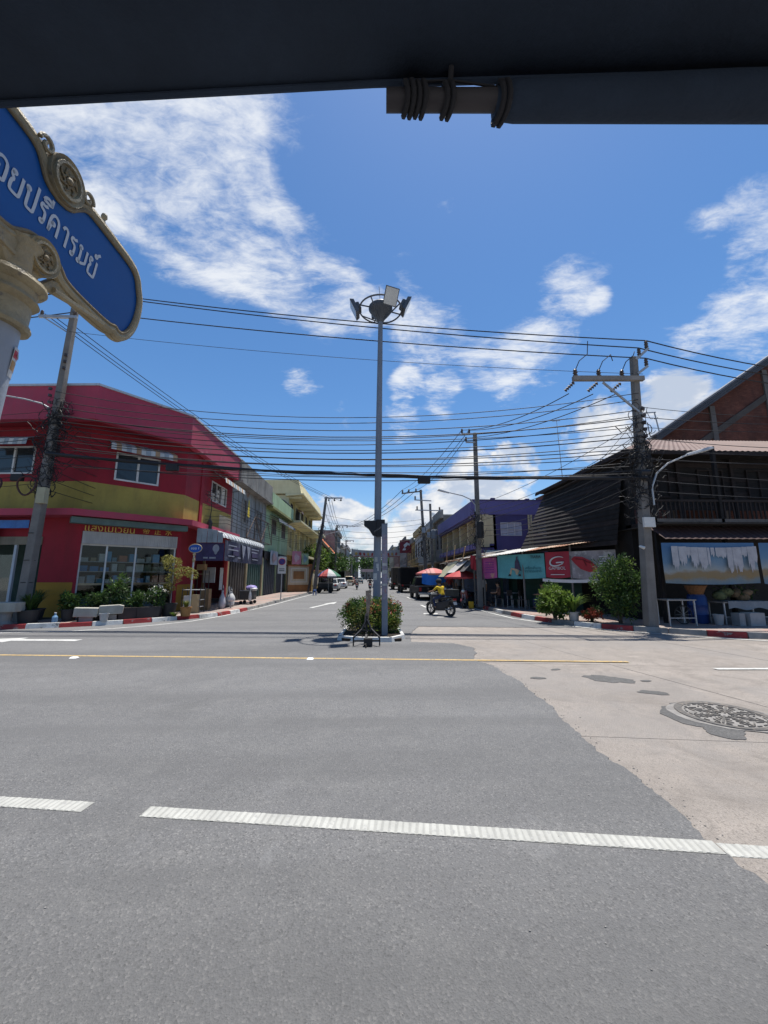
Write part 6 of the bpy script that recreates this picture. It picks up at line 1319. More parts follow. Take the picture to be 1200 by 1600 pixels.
for x0, z, l in ((.4, 3.25, 1.2), (.4, 3.05, 1.5), (.4, 2.72, .9), (4.2, 3.3, 1.5), (4.2, 3.12, 1.2), (4.4, 2.7, 1.2), (1.8, 2.68, .5)): wb(MB().box(x0, x0 + l, -.045, -.04, z, z + .06), 'text_line', pale_pr, wbn, F=FX)
eb = thing('advert_banner', 'dark violet banner end with a big pale light bulb under the curved awning', 'banner', (-7.7, 18.95, 2.4))
FE, LE = facade((-8.38, 18.95), (-7.14, 19.15))
wb(MB().grid(lambda u, v: (LE * u, .02 * math.sin(u * 9), 2.48 + .86 * v), 10, 3), 'cloth', mat('violet_banner', (.035, .025, .085), .5, .35, 2), eb, F=FE, solid=.004)
wb(MB().prism([(LE - .36 + .15 * math.cos(a) * (1 if math.sin(a) > -.3 else .62), 3.08 + .24 * math.sin(a) * (.8 if math.sin(a) > 0 else 1.25)) for a in frange(0, 6.0, 16)], .004, 'y', -.04), 'printed_bulb', pale_pr, eb, F=FE)
for x0, l in ((.35, .2), (.62, .3)): wb(MB().box(x0, x0 + l, -.045, -.04, 2.58, 2.66), 'text_line', pale_pr, eb, F=FE)
# shop goods under the awning
wood_l = mat('cream_board', (.42, .36, .24), .7, .15, 3)
def rack(label, x, y, w_, d, h, m, group=None):
    t = thing('goods_rack', label, 'rack', (x, y, .13)); 
    for sx in (-1, 1):
        for sy in (-1, 1): MB().box(sx * w_ / 2 - .015, sx * w_ / 2 + .015, sy * d / 2 - .015, sy * d / 2 + .015, 0, h).build('upright', dark_fr, t)
    for z in (.25, h * .5, h * .9): MB().box(-w_ / 2, w_ / 2, -d / 2, d / 2, z, z + .02).build('shelf', m, t)
    return t
rack('low goods rack on the pavement left of the side shop door', -8.0, 18.2, .8, .5, 1.1, steel_g)
rack('tall shelf unit against the red pier at the side shop', -8.7, 20.5, .6, .5, 1.9, wood_l)
def carton(label, x, y, w_, d, h, col, z=.13, rz=0., nm='cardboard_box'):
    t = thing(nm, label, 'box', (x, y, z), rz); m_ = mat('carton_%.2f_%.2f' % col[:2], col, .8, .15, 3)
    MB().box(-w_ / 2, w_ / 2, -d / 2, d / 2, 0, h).build('carton', m_, t); MB().box(-w_ / 2 - .001, w_ / 2 + .001, -.03, .03, h - .004, h + .002).build('tape', mat('tape', (.45, .38, .25), .4, .1), t); return t
carton('upright white box standing in the low goods rack', -8.15, 18.0, .26, .3, .75, (.48, .48, .47)); carton('upright tan box standing right of the white box', -7.8, 18.0, .26, .3, .8, (.40, .30, .17))
carton('tall brown box leaning by the side shop door', -7.95, 19.4, .4, .35, 1.0, (.22, .14, .07)); carton('small brown box on the top of the tall shelf', -8.7, 20.5, .4, .3, .3, (.30, .20, .10), 2.05)
carton('framed picture box in the side shop doorway', -8.5, 21.0, .6, .08, .8, (.36, .36, .35), 1.4)
def bag(label, x, y, z, r_, h, m, seed):
    t = thing('plastic_bag', label, 'bag', (x, y, z)); k = random.Random(seed)
    b = MB().lathe([(r_ * .5, 0), (r_ * .95, h * .12), (r_, h * .35), (r_ * .75, h * .62), (r_ * .28, h * .86), (r_ * .34, h)], 14); b.v = [(x_ * (1 + .16 * noise.noise(Vector((x_ * 9, y_ * 9, z_ * 9 + seed)))), y_ * (1 + .16 * noise.noise(Vector((x_ * 9, y_ * 9 + 4, z_ * 9)))), z_) for x_, y_, z_ in b.v]
    b.build('sack', m, t, smooth=True); MB().tube([(0, 0, h * .9), (.03, 0, h * 1.15), (0, .03, h * 1.3)], .012, 4).build('tie', m, t); return t
bagw = mat('bag_white', (.50, .50, .49), .5, .1, 4); bagv = mat('bag_violet', (.22, .19, .42), .5, .15, 4)
bag('white plastic bag hanging from the wooden easel', -7.15, 20.6, .45, .2, .5, bagw, 2); bag('white sack on the pavement below the awning', -7.55, 21.6, .13, .24, .8, bagw, 3)
bag('pale sack leaning by the goods trolley', -7.45, 20.2, .13, .17, .9, mat('bag_pale', (.36, .38, .42), .5, .2, 4), 4)
es = thing('wooden_easel', 'thin wooden easel stand on the pavement holding the white bag', 'easel', (-7.25, 20.5, .13))
for a, b in (((-.2, -.1, 0), (0, 0, 1.1)), ((.2, -.1, 0), (0, 0, 1.1)), ((0, .35, 0), (0, 0, 1.1)), ((-.12, -.06, .45), (.12, -.06, .45))): MB().bar(a, b, .03).build('leg', steel_g, es)
tb = thing('goods_trolley', 'dark goods trolley piled under the awning end by the pillar', 'trolley', (-7.2, 23.6, .13))
MB().box(-.35, .35, -.45, .45, .25, .75).build('bin', mat('bin_dark', (.08, .075, .07), .8, .3), tb); MB().box(-.38, .38, -.48, .48, .75, .80).build('tray', mat('tray_grey', (.2, .2, .2), .7, .2), tb)
for sx in (-.3, .3):
    for sy in (-.35, .35): MB().cyl((sx, sy - .03, .1), (sx, sy + .03, .1), .1, n=10).build('wheel', blk, tb)
uf = thing('folded_umbrella', 'folded violet and white umbrella lying on the goods trolley', 'umbrella', (-7.0, 23.5, .95))
MB().sphere((0, 0, .12), .34, 12, 8, (1, .9, .45)).build('canopy', bagv, uf, smooth=True); MB().sphere((.16, -.1, .05), .24, 10, 7, (1, .9, .4)).build('white_panel', bagw, uf, smooth=True)
bag('long white bag hanging off the trolley front', -6.95, 23.15, .3, .1, .75, bagw, 6)
clo = thing('hanging_cloth', 'white and red cloths hanging on the red door post', 'cloth', (-8.2, 21.9, 1.0))
MB().grid(lambda u, v: (.05 * math.sin(u * 12), -.25 + .5 * u, .0 + 1.2 * v), 10, 3).build('white_cloth', bagw, clo, solid=.006); MB().grid(lambda u, v: (.04 * math.sin(u * 9), .3 + .35 * u, .1 + 1.7 * v), 8, 3).build('red_cloth', mat('cloth_red', (.30, .03, .03), .8, .2), clo, solid=.006)
# stone benches
stone_c = mat('cream_stone', (.33, .32, .28), .85, .15, 2, .3, 30, dirt=.3)
s1 = thing('stone_bench', 'cream stone bench on a round pedestal at the far left kerb', 'bench', (-12.35, 13.95, .13))
MB().box(-.42, .42, -.2, .2, .42, .74).build('seat', stone_c, s1, bev=.02); MB().lathe([(.2, 0), (.15, .12), (.15, .34), (.2, .42)], 14).build('pedestal', mat('pedestal_grey', (.22, .21, .2), .9, .2), s1)
s2 = thing('stone_bench', 'broken cream stone bench lying before the corner shop planters', 'bench', (-9.95, 14.85, .13), R(28))
MB().obox((-.32, 0, .33), (.70, .36, .32), (0, R(3), 0)).build('seat', stone_c, s2, bev=.02); MB().prism([(.04, .20), (.78, .24), (.80, .52), (.66, .56), (.05, .54)], .3, 'y', -.1).build('broken_seat', stone_c, s2, bev=.015)
MB().box(-.5, -.1, -.12, .12, 0, .17).build('pedestal', mat('pedestal_grey', (.22, .21, .2)), s2); MB().box(.25, .6, -.05, .15, 0, .2).build('pedestal', mat('pedestal_grey', (.22, .21, .2)), s2)
bk = thing('bucket', 'grey bucket under the broken stone bench', 'bucket', (-9.6, 14.72, .13)); MB().lathe([(.11, 0), (.15, .26), (.165, .26), (.165, .28), (.14, .28), (.1, .02)], 14).build('pail', steel_g, bk); MB().tube([(.15 * math.cos(a), 0, .28 - .1 * math.sin(a)) for a in frange(0, 3.14, 8)], .006, 4).build('handle', steel_g, bk)
jg = thing('plastic_jug', 'small light blue plastic jug at the yellow pier base', 'jug', (-11.0, 14.3, .13)); MB().lathe([(.07, 0), (.085, .04), (.085, .2), (.03, .28), (.03, .33)], 12).build('body', mat('jug_blue', (.12, .22, .34), .4, .1), jg); MB().lathe([(.032, .33), (.032, .36), (.001, .36)], 10).build('cap', lt_w, jg)
for i, (x, y) in enumerate(((-9.25, 15.6), (-8.75, 15.95), (-10.3, 15.0))):
    t = thing('planter_trough', ('black planter trough at the kerb below the right pane', 'black planter trough nearest the orange pot', 'black planter trough behind the broken bench')[i], 'planter', (x, y, .13), R(40))
    MB().hexa([(-.36, -.15, 0), (.36, -.15, 0), (.36, .15, 0), (-.36, .15, 0)], [(-.4, -.18, .42), (.4, -.18, .42), (.4, .18, .42), (-.4, .18, .42)]).build('trough', pot_b, t); MB().box(-.37, .37, -.15, .15, .4, .425).build('soil', mat('dark_soil', (.04, .032, .025)), t)
# little blue street name sign on white post
bs = thing('street_sign', 'small blue street name plate on a white post at the left kerb', 'street sign', (-7.62, 17.0, .13))
MB().tube([(0, 0, 0), (.03, 0, 2.45)], .035, 10).build('post', mat('post_white', (.5, .5, .5), .5, .1), bs, smooth=True); MB().lathe([(.04, 2.2), (.06, 2.3), (.03, 2.45), (.06, 2.55), (.04, 2.62)], 10, (.03, 0, 0)).build('bracket', gold_c, bs)
MB().prism([(.06 + .27 * math.cos(a) * (1.0 if abs(math.cos(a)) > .3 else 1), 2.80 + .17 * math.sin(a)) for a in frange(0, 5.98, 18)], .03, 'y', -.015).build('name_plate', mat('plate_blue', (.01, .07, .32), .4, .1), bs)
MB().tube([(.06 + .28 * math.cos(a), 0, 2.80 + .18 * math.sin(a)) for a in frange(0, 6.283, 22)], .018, 6).build('plate_rim', gold_c, bs)
text('ซอย 1', 'plate_lettering', .15, lt_w, bs, (.06, -.02, 2.80), (R(90), 0, 0), .001)
np_ = thing('parking_sign', 'round no parking sign on a white plate at the left kerb', 'traffic sign', (-5.95, 26.6, .13))
MB().cyl((0, 0, 0), (0, 0, 2.9), .035, n=8).build('post', steel_g, np_); MB().box(-.27, .27, -.05, -.03, 1.78, 2.92).build('plate', mat('plate_white', (.55, .55, .53)), np_)
MB().lathe([(1e-4, 0), (.21, 0), (.21, .008), (1e-4, .008)], 20).build('blue_disc', mat('disc_blue', (.05, .05, .22), .5, .1), np_, loc=(0, -.052, 2.58), rot=(R(90), 0, 0))
MB().tube([(.21 * math.cos(a), -.062, 2.58 + .21 * math.sin(a)) for a in frange(0, 6.283, 22)], .022, 5).build('red_rim', mat('sign_red', (.40, .03, .04), .5, .1), np_); MB().bar((-.14, -.066, 2.72), (.14, -.066, 2.44), .04, .006).build('red_bar', mat('sign_red', (.40, .03, .04)), np_)
for k in range(2): MB().box(-.18, .18, -.056, -.051, 1.95 + k * .12, 2.0 + k * .12).build('text_line', lt_d, np_)
# painted wall with cartouche and clothes banners at the yellow building
FW, LW = facade((-8.35, 40.3), (-6.45, 41.6))
pw = thing('painted_wall', 'ochre and cream painted wall with framed cartouche at the yellow building', 'wall', (-7.4, 41, 0))
wb(MB().box(0, LW, 0, .25, .1, 2.75), 'wall', mat('wall_cream', (.48, .42, .30), .8, .12, 1, dirt=.3), pw, F=FW); wb(MB().box(-.02, LW + .02, -.03, 0, .1, .85), 'brown_base', mat('wall_brown', (.26, .13, .05), .8, .2, 1, dirt=.3), pw, F=FW)
wb(MB().box(.55, LW - .55, -.05, -.03, 1.45, 2.25), 'cartouche', mat('wall_brown', (.26, .13, .05)), pw, F=FW)
for (a, b, c, d) in ((.25, LW - .25, 1.1, 1.18), (.25, LW - .25, 2.48, 2.56), (.25, .33, 1.18, 2.48), (LW - .33, LW - .25, 1.18, 2.48)): wb(MB().box(a, b, -.05, 0, c, d), 'moulding', mat('wall_white', (.58, .56, .5), .7, .1), pw, F=FW)
wb(MB().box(LW, LW + .3, -.08, .35, .1, 3.0), 'brown_pier', mat('wall_brown', (.26, .13, .05)), pw, F=FW); wb(MB().box(-.1, LW + .35, -.12, .4, 2.75, 2.9), 'coping', mat('coping_red', (.30, .12, .06), .8, .2), pw, F=FW)
F4, L4 = facade((-6.2, 41.8), (-5.9, 52))
lw = thing('painted_wall', 'long low ochre roadside wall past the cartouche', 'wall', (-6, 47, 0)); wb(MB().box(0, L4, 0, .2, .1, 2.3), 'wall', mat('wall_ochre', (.42, .30, .10), .8, .15, 1, dirt=.4), lw, F=F4); wb(MB().box(0, L4, -.06, .26, 2.3, 2.42), 'coping', mat('coping_red', (.30, .12, .06)), lw, F=F4)
for i in range(4): wb(MB().box(.6 + i * 2.5, 2.4 + i * 2.5, -.03, 0, .8, 2.0), 'inset_panel', mat('wall_cream', (.48, .42, .30)), lw, F=F4)
for i, (p0, p1, z0, z1, c, lab, dec) in enumerate((((-8.7, 34.2), (-8.7, 37.0), 2.75, 4.0, (.34, .38, .42), 'pale blue shop banner above the green house left door', (.42, .3, .3)), ((-8.7, 37.8), (-8.7, 41.0), 2.6, 3.7, (.20, .30, .28), 'grey-green shop banner above the green house right door', (.12, .12, .14)), ((-8.0, 40.2), (-7.2, 40.9), 2.95, 4.3, (.48, .20, .26), 'pink clothing banner above the painted wall', (.5, .36, .4)), ((-7.15, 40.95), (-6.5, 41.4), 2.95, 4.1, (.30, .42, .26), 'pale green clothing banner right of the pink one', (.2, .3, .35)))):
    Fb, Lb_ = facade(p0, p1); t = thing('shop_banner', lab, 'banner', (p0[0], p0[1], z0), 0, 'shop banners on the left row')
    wb(MB().grid(lambda u, v: (Lb_ * u, .03 * math.sin(u * 9), z0 + (z1 - z0) * v), 8, 3), 'cloth', mat('cloth_%d' % i, c, .7, .25, 1.5), t, F=Fb, solid=.005)
    wb(MB().prism([(Lb_ * (.5 + .3 * math.cos(a)), (z0 + z1) / 2 + .42 * (z1 - z0) * math.sin(a) * (.7 + .3 * math.cos(3 * a))) for a in frange(0, 5.9, 14)], .004, 'y', -.05), 'printed_shape', mat('clothprint_%d' % i, dec, .7, .3, 3), t, F=Fb)
# ---------------------------------------------------------------- umbrellas, carts and stalls
def umbrella(label, loc, r_, ztop, drop, cols, group, npan=8, scallop=False, name='market_umbrella'):
    t = thing(name, label, 'umbrella', loc, 0, group); MB().cyl((0, 0, 0), (0, 0, ztop), .025, n=8).build('pole', steel_g, t)
    for i in range(npan):
        a0, a1 = 2 * math.pi * i / npan, 2 * math.pi * (i + 1) / npan
        def f(u, v): a = a0 + (a1 - a0) * u; rr_ = r_ * v * (1 - .07 * math.sin(math.pi * u)); return (rr_ * math.cos(a), rr_ * math.sin(a), ztop - drop * v ** 1.5)
        p = MB().grid(f, 4, 5).build('canopy_panel', cols[i % len(cols)], t, solid=.004)
        MB().grid(lambda u, v: (lambda q: (q[0] * 1.005, q[1] * 1.005, q[2] - .13 * v * (1 if not scallop else .6 + .4 * abs(math.sin(u * 9)))))(f(u, 1)), 6, 1).build('valance', cols[(i + (1 if scallop else 0)) % len(cols)], p, solid=.003)
        MB().bar((0, 0, ztop - .05), (r_ * .97 * math.cos(a0), r_ * .97 * math.sin(a0), ztop - drop - .02), .012).build('rib', steel_g, t)
    MB().lathe([(.03, 0), (.03, .08), (.001, .12)], 6, (0, 0, ztop)).build('tip', steel_g, t); return t
uc = lambda n_, c: mat('umbrella_' + n_, c, .7, .12, 2)
umbrella('striped red white green and blue umbrella over the left food cart', (-4.35, 41.5, 0), 1.3, 2.5, .75, (uc('red', (.30, .05, .05)), uc('white', (.38, .38, .38)), uc('green', (.05, .14, .09)), uc('white', (.38, .38, .38)), uc('blue', (.05, .08, .2))), 'umbrellas along the street')
umbrella('red market umbrella with scalloped edge next to the slim grey pole', (5.5, 22.9, 0), 1.1, 2.1, .4, (uc('red2', (.34, .045, .045)),), 'umbrellas along the street', scallop=True)
umbrella('faded red umbrella over the dark pickup stall', (4.7, 29.0, 0), 1.25, 2.35, .4, (uc('faded', (.40, .12, .11)), uc('faded2', (.42, .20, .18))), 'umbrellas along the street')
fc = thing('food_cart', 'dark food cart parked under the striped umbrella', 'food cart', (-4.75, 42.2, 0))
MB().box(-.75, .75, -.4, .4, .55, 1.0).build('body', mat('cart_dark', (.05, .055, .06), .6, .3), fc); MB().box(-.8, .8, -.45, .45, 1.0, 1.05).build('counter', steel_g, fc); MB().box(-.7, .7, .1, .35, 1.05, 1.55).build('glass_case', shop_glass, fc)
for sx in (-.6, .6): MB().cyl((sx, -.45, .3), (sx, -.38, .3), .3, n=14).build('wheel', blk, fc); MB().box(sx - .02, sx + .02, .3, .34, 0, 1.9).build('upright', steel_g, fc)
MB().grid(lambda u, v: (-.8 + 1.6 * u, .38, .3 + 1.6 * v), 4, 4).build('back_cloth', mat('cart_cloth', (.07, .075, .09), .8, .3, 2), fc, solid=.01)
def stool(label, x, y, m, group=None, z=0., h=.45):
    t = thing('plastic_stool', label, 'stool', (x, y, z), 0, group); MB().lathe([(.001, h), (.15, h), (.17, h - .02), (.165, h - .05), (.15, h - .05)], 12).build('seat', m, t)
    for a in (45, 135, 225, 315): c, s = math.cos(R(a)), math.sin(R(a)); MB().bar((c * .14, s * .14, h - .04), (c * .19, s * .19, 0), .045).build('leg', m, t)
    return t
stool('blue plastic stool on the road by the striped umbrella', -5.05, 36.3, mat('stool_blue', (.05, .12, .34), .5, .1), h=.5)
wst = mat('stool_white', (.32, .32, .32), .5, .1); dkw = mat('chair_dark', (.06, .05, .045), .7, .2)
# shed seating: chairs with pale tube legs
def chair(label, p, rz, m, lm_, group):
    t = thing('tube_chair', label, 'chair', p, rz, group); MB().box(-.2, .2, -.2, .2, .43, .46).build('seat', m, t, bev=.01); MB().box(-.2, .2, .18, .21, .62, .9).build('backrest', m, t, bev=.01)
    for sx in (-.18, .18): MB().tube([(sx, -.18, 0), (sx, -.18, .43)], .012, 6).build('leg', lm_, t); MB().tube([(sx, .2, 0), (sx, .19, .45), (sx, .2, .88)], .012, 6).build('leg', lm_, t)
    return t
for i, (u, v, rz) in enumerate(((.7, .25, .3), (1.55, .2, -.4), (2.1, .35, 0), (3.2, .3, .6), (.2, .7, 1.2), (2.8, .9, 2.2))):
    q = FB2 @ Vector((u, v, .13)); chair('%s chair with pale tube legs under the teal and magenta banners' % ('second', 'third', 'fourth', 'rightmost', 'leftmost', 'rearmost')[i], q, rz + .9, dkw, mat('tube_pale', (.40, .40, .40), .4, .1, metal=.3), 'chairs in the market shed')
for i, (u, v) in enumerate(((1.1, .75), (3.0, .7))):
    q = FB2 @ Vector((u, v, .13)); t = thing('cafe_table', ('round table in the shed under the teal banner left half', 'round table in the shed under the teal banner right half')[i], 'table', q); MB().lathe([(.001, .72), (.38, .72), (.38, .75), (.001, .75)], 18).build('top', wst, t); MB().cyl((0, 0, 0), (0, 0, .72), .03, n=8).build('column', steel_g, t); MB().lathe([(.22, 0), (.22, .03), (.03, .06)], 12).build('foot', steel_g, t)
# stall in front of the dark house
def table(label, x, y, w_, d, h, m, rz=0, z=.13):
    t = thing('trestle_table', label, 'table', (x, y, z), rz); MB().box(-w_ / 2, w_ / 2, -d / 2, d / 2, h - .04, h).build('top', m, t)
    for sx in (-1, 1):
        for sy in (-1, 1): MB().box(sx * (w_ / 2 - .05) - .02, sx * (w_ / 2 - .05) + .02, sy * (d / 2 - .05) - .02, sy * (d / 2 - .05) + .02, 0, h - .04).build('leg', steel_g, t)
    MB().bar((-w_ / 2 + .05, -d / 2 + .05, .25), (w_ / 2 - .05, -d / 2 + .05, .25), .025).build('stretcher', steel_g, t); return t
table('bare steel table under the beach banner next to the pole', 10.35, 13.0, 1.0, .6, .85, mat('table_top_grey', (.24, .22, .2), .7, .2)); table('long table under a pale cloth at the right edge stall', 12.85, 13.3, 1.7, .7, .75, mat('table_top_grey', (.24, .22, .2)))
cl = MB().grid(lambda u, v: (-.75 + 1.5 * u, -.37 - .012 * math.sin(u * 26), .52 + .25 * v + .04 * math.sin(u * 11) * (1 - v)), 22, 3).grid(lambda u, v: (-.75 + 1.5 * u, -.37 + .6 * v, .772), 6, 3).build('table_cloth', mat('cloth_pale', (.19, .215, .24), .8, .2, 3), None, loc=(12.9, 13.3, .13), solid=.005); tag(cl, 'pale plastic cloth draped over the long stall table', 'cloth')
dr = thing('plastic_drum', 'blue plastic drum standing in the stall below the beach banner', 'drum', (11.55, 13.5, .13)); MB().lathe([(.26, 0), (.29, .04), (.29, .28), (.305, .30), (.29, .32), (.29, .6), (.305, .62), (.29, .64), (.28, .9), (.24, .95), (.001, .95)], 18).build('barrel', mat('drum_blue', (.014, .04, .15), .4, .15), dr, smooth=True); MB().lathe([(.25, .95), (.25, .98), (.001, .98)], 16).build('lid', mat('drum_blue', (.02, .06, .22)), dr)
bw = thing('basket', 'brown wicker basket on top of the blue drum', 'basket', (11.55, 13.5, 1.11)); MB().lathe([(.2, 0), (.32, .28), (.34, .30), (.32, .31), (.18, .03), (.001, .03)], 16).build('bowl', mat('wicker', (.20, .10, .045), .9, .3, 20, .4, 60), bw); MB().tube([(.33 * math.cos(a), .33 * math.sin(a), .3) for a in frange(0, 6.28, 20)], .015, 5).build('rim', mat('wicker', (.20, .10, .045)), bw)
bkt = thing('bucket', 'white plastic bucket standing in front of the blue drum', 'bucket', (11.8, 13.0, .13)); MB().lathe([(.11, 0), (.16, .32), (.17, .32), (.17, .34), (.15, .34), (.1, .02)], 14).build('pail', wst, bkt); MB().tube([(.16 * math.cos(a), 0, .33 - .12 * math.sin(a)) for a in frange(0, 3.14, 8)], .006, 4).build('handle', steel_g, bkt)
carton('white foam box under the long stall table, larger one', 12.75, 12.75, .5, .35, .42, (.30, .30, .30), nm='foam_box'); carton('small white foam box left of the larger one', 12.3, 12.8, .2, .3, .4, (.25, .25, .25), nm='foam_box')
pile = thing('produce_pile', 'heap of brown sacks and leaves piled on the long stall table', 'produce', (12.9, 13.45, .92)); r_ = random.Random(5)
for i in range(9): MB().sphere((r_.uniform(-.65, .65), r_.uniform(-.18, .2), .1 + r_.uniform(0, .18)), r_.uniform(.12, .2), 8, 6, (1.2, 1, .8)).build('sack', mat('sack_%d' % (i % 3), ((.14, .10, .06), (.10, .12, .06), (.2, .14, .09))[i % 3], .9, .3, 8, .4), pile, smooth=True)
m = MB()
for i in range(120): leaf(m, Vector((r_.uniform(-.7, .7), r_.uniform(-.25, .2), r_.uniform(.1, .42))), rdir(r_), rdir(r_), .22, .05)
tag(m.build('leaves', leaf_dk, pile, recalc=False), kind='stuff')
wl = thing('bicycle_wheel', 'thin wheel leaning under the bare steel table', 'wheel', (10.75, 13.2, .13)); MB().tube([(.3 * math.cos(a), 0, .31 + .3 * math.sin(a)) for a in frange(0, 6.283, 24)], .018, 6).build('tyre', mat('tyre', (.03, .03, .03), .8, .2), wl)
for k in range(10): a = k * .628; MB().bar((0, 0, .31), (.29 * math.cos(a), 0, .31 + .29 * math.sin(a)), .006).build('spoke', steel_g, wl)
# stalls beyond the slim pole: patched roofs, tarpaulins
FT, LT = facade((6.55, 33.5), (6.15, 21.6))
st2 = thing('market_stall', 'long patched stall row with sagging tin roof below the purple building', 'stall', (7, 27, 0))
for i in range(8):
    a, b = i * LT / 8, (i + 1) * LT / 8 + .05; z = 2.75 + .12 * math.sin(i * 2.1)
    wb(ridged(MB(), (a, -.5, z), (b, -.5, z + .03), (b, 1.6, z + .35), (a, 1.6, z + .35), 6, .02), 'roof_sheet', sheets[(0, 2, 0, 1, 0, 2, 1, 0)[i]], st2, F=FT, recalc=False)
for i in range(5): wb(MB().bar((i * LT / 4, -.3, .1), (i * LT / 4, -.3, 2.75), .07), 'post', mat('shed_post', (.16, .15, .14)), st2, F=FT)
wb(MB().box(0, LT, 1.5, 1.6, .1, 2.9), 'back_wall', mat('stall_blue', (.04, .07, .12), .8, .4, .8), st2, F=FT)
for i in range(3): wb(MB().bar((2 + i * 3.2, -.2, 2.8), (2.5 + i * 3.4, -.2, 4.2 - .3 * i), .05), 'loose_prop', mat('bamboo', (.30, .24, .14), .8, .2), st2, F=FT)
def tarp(label, p0, p1, z0, z1, out_, c, nm):
    Fb, L_ = facade(p0, p1); o = wb(MB().grid(lambda u, v: (L_ * u, -out_ * (1 - v) + .03 * math.sin(u * 7), z0 + (z1 - z0) * v - .1 * math.sin(math.pi * u) * math.sin(math.pi * v)), 12, 8), 'tarpaulin', mat(nm, c, .7, .2, 1.5, dirt=.3), None, F=Fb, solid=.006); return tag(o, label, 'tarpaulin', 'tarpaulins on the market stalls')
tarp('sloping khaki tarpaulin on the stall row left of the red umbrella', (5.9, 28.4), (5.8, 25.2), 1.7, 2.75, 1.0, (.24, .235, .16), 'tarp_khaki'); tarp('sloping printed pale tarpaulin right of the khaki one', (6.1, 25.2), (6.05, 22.8), 1.95, 2.9, 1.1, (.36, .34, .32), 'tarp_pale'); tarp('dark sagging tarpaulin behind the scalloped red umbrella', (6.15, 22.7), (6.1, 21.4), 2.0, 2.95, .9, (.09, .085, .08), 'tarp_dark')
bt = MB().grid(lambda u, v: (-1.0 + 2.0 * u, .05 * math.sin(u * 9), -.7 * v - .12 * math.sin(u * 5) * v), 14, 4).build('tarpaulin', mat('tarp_bright_blue', (.02, .16, .55), .5, .15, 2), None, loc=(4.75, 27.9, 1.92), solid=.006); tag(bt, 'bright blue tarpaulin hung below the faded red umbrella', 'tarpaulin', 'tarpaulins on the market stalls')
ylj = thing('jerrycan', 'yellow jerrycan on the road by the slim grey pole', 'jerrycan', (5.55, 21.4, 0)); MB().box(-.13, .13, -.1, .1, 0, .38).build('body', mat('jerry_yellow', (.60, .32, .02), .5, .1), ylj, bev=.03); MB().cyl((.06, 0, .38), (.06, 0, .43), .03, n=8).build('cap', blk, ylj)
rf = MB().grid(lambda u, v: (.28 * u, .04 * math.sin(u * 8 + v * 3), -.75 * v - .1 * u), 6, 6).build('flag', mat('cloth_red2', (.34, .03, .04), .8, .2), None, loc=(5.5, 20.95, 2.9), solid=.004); tag(rf, 'small red flag tied to the slim grey pole', 'flag')

# ---------------------------------------------------------------- vehicles
tyre_m = mat('tyre', (.03, .03, .03), .8, .2); rim_m = mat('wheel_rim', (.34, .34, .35), .4, .1, metal=.5); glass_c = mat('car_glass', (.02, .024, .028), .06, .1, spec=.6)
tl_r = mat('tail_light', (.35, .02, .02), .3, .1); hl_w = mat('head_light', (.55, .55, .52), .2, .1, spec=.6); plate_m = mat('number_plate', (.55, .55, .52), .5, .1); chrome = mat('bright_trim', (.5, .5, .5), .25, .05, metal=.8)
def paint(n_, c): return mat('car_paint_' + n_, c, .35 if max(c) > .05 else .6, .06, 1, spec=.4 if max(c) > .05 else .15, coat=.3 if max(c) > .05 else 0)
def wheel(parent, x, y, r_, w_):
    s = 1 if x > 0 else -1
    t = MB(); prof = [(r_ * .6, -w_ / 2), (r_ * .92, -w_ / 2), (r_, -w_ * .35), (r_, w_ * .35), (r_ * .92, w_ / 2), (r_ * .6, w_ / 2)]
    o = MB().lathe(prof, 18).build('wheel', tyre_m, parent, True, loc=(x, y, r_), rot=(0, R(90), 0)); MB().lathe([(1e-4, w_ * .2 * s), (r_ * .2, w_ * .3 * s), (r_ * .6, w_ * .25 * s), (r_ * .62, w_ * .42 * s), (r_ * .58, -w_ * .4 * s), (1e-4, -w_ * .3 * s)], 14).build('rim', rim_m, o)
def profile(parent, pts, hw, m, name, taper=.06, zc=.8, bev=.05):
    """side outline (y, z) swept across the car's width, pinched in towards the top"""
    n = len(pts); v = []
    for s in (-1, 1):
        for y, z in pts: v.append((s * (hw - max(0, z - zc) * taper), y, z))
    tri = tessellate_polygon([[Vector((y, z, 0)) for y, z in pts]]); b = MB(); b.add(v, [tuple(t) for t in tri] + [tuple(i + n for i in t) for t in tri] + [(i, (i + 1) % n, n + (i + 1) % n, n + i) for i in range(n)])
    return b.build(name, m, parent, True, bev=bev)
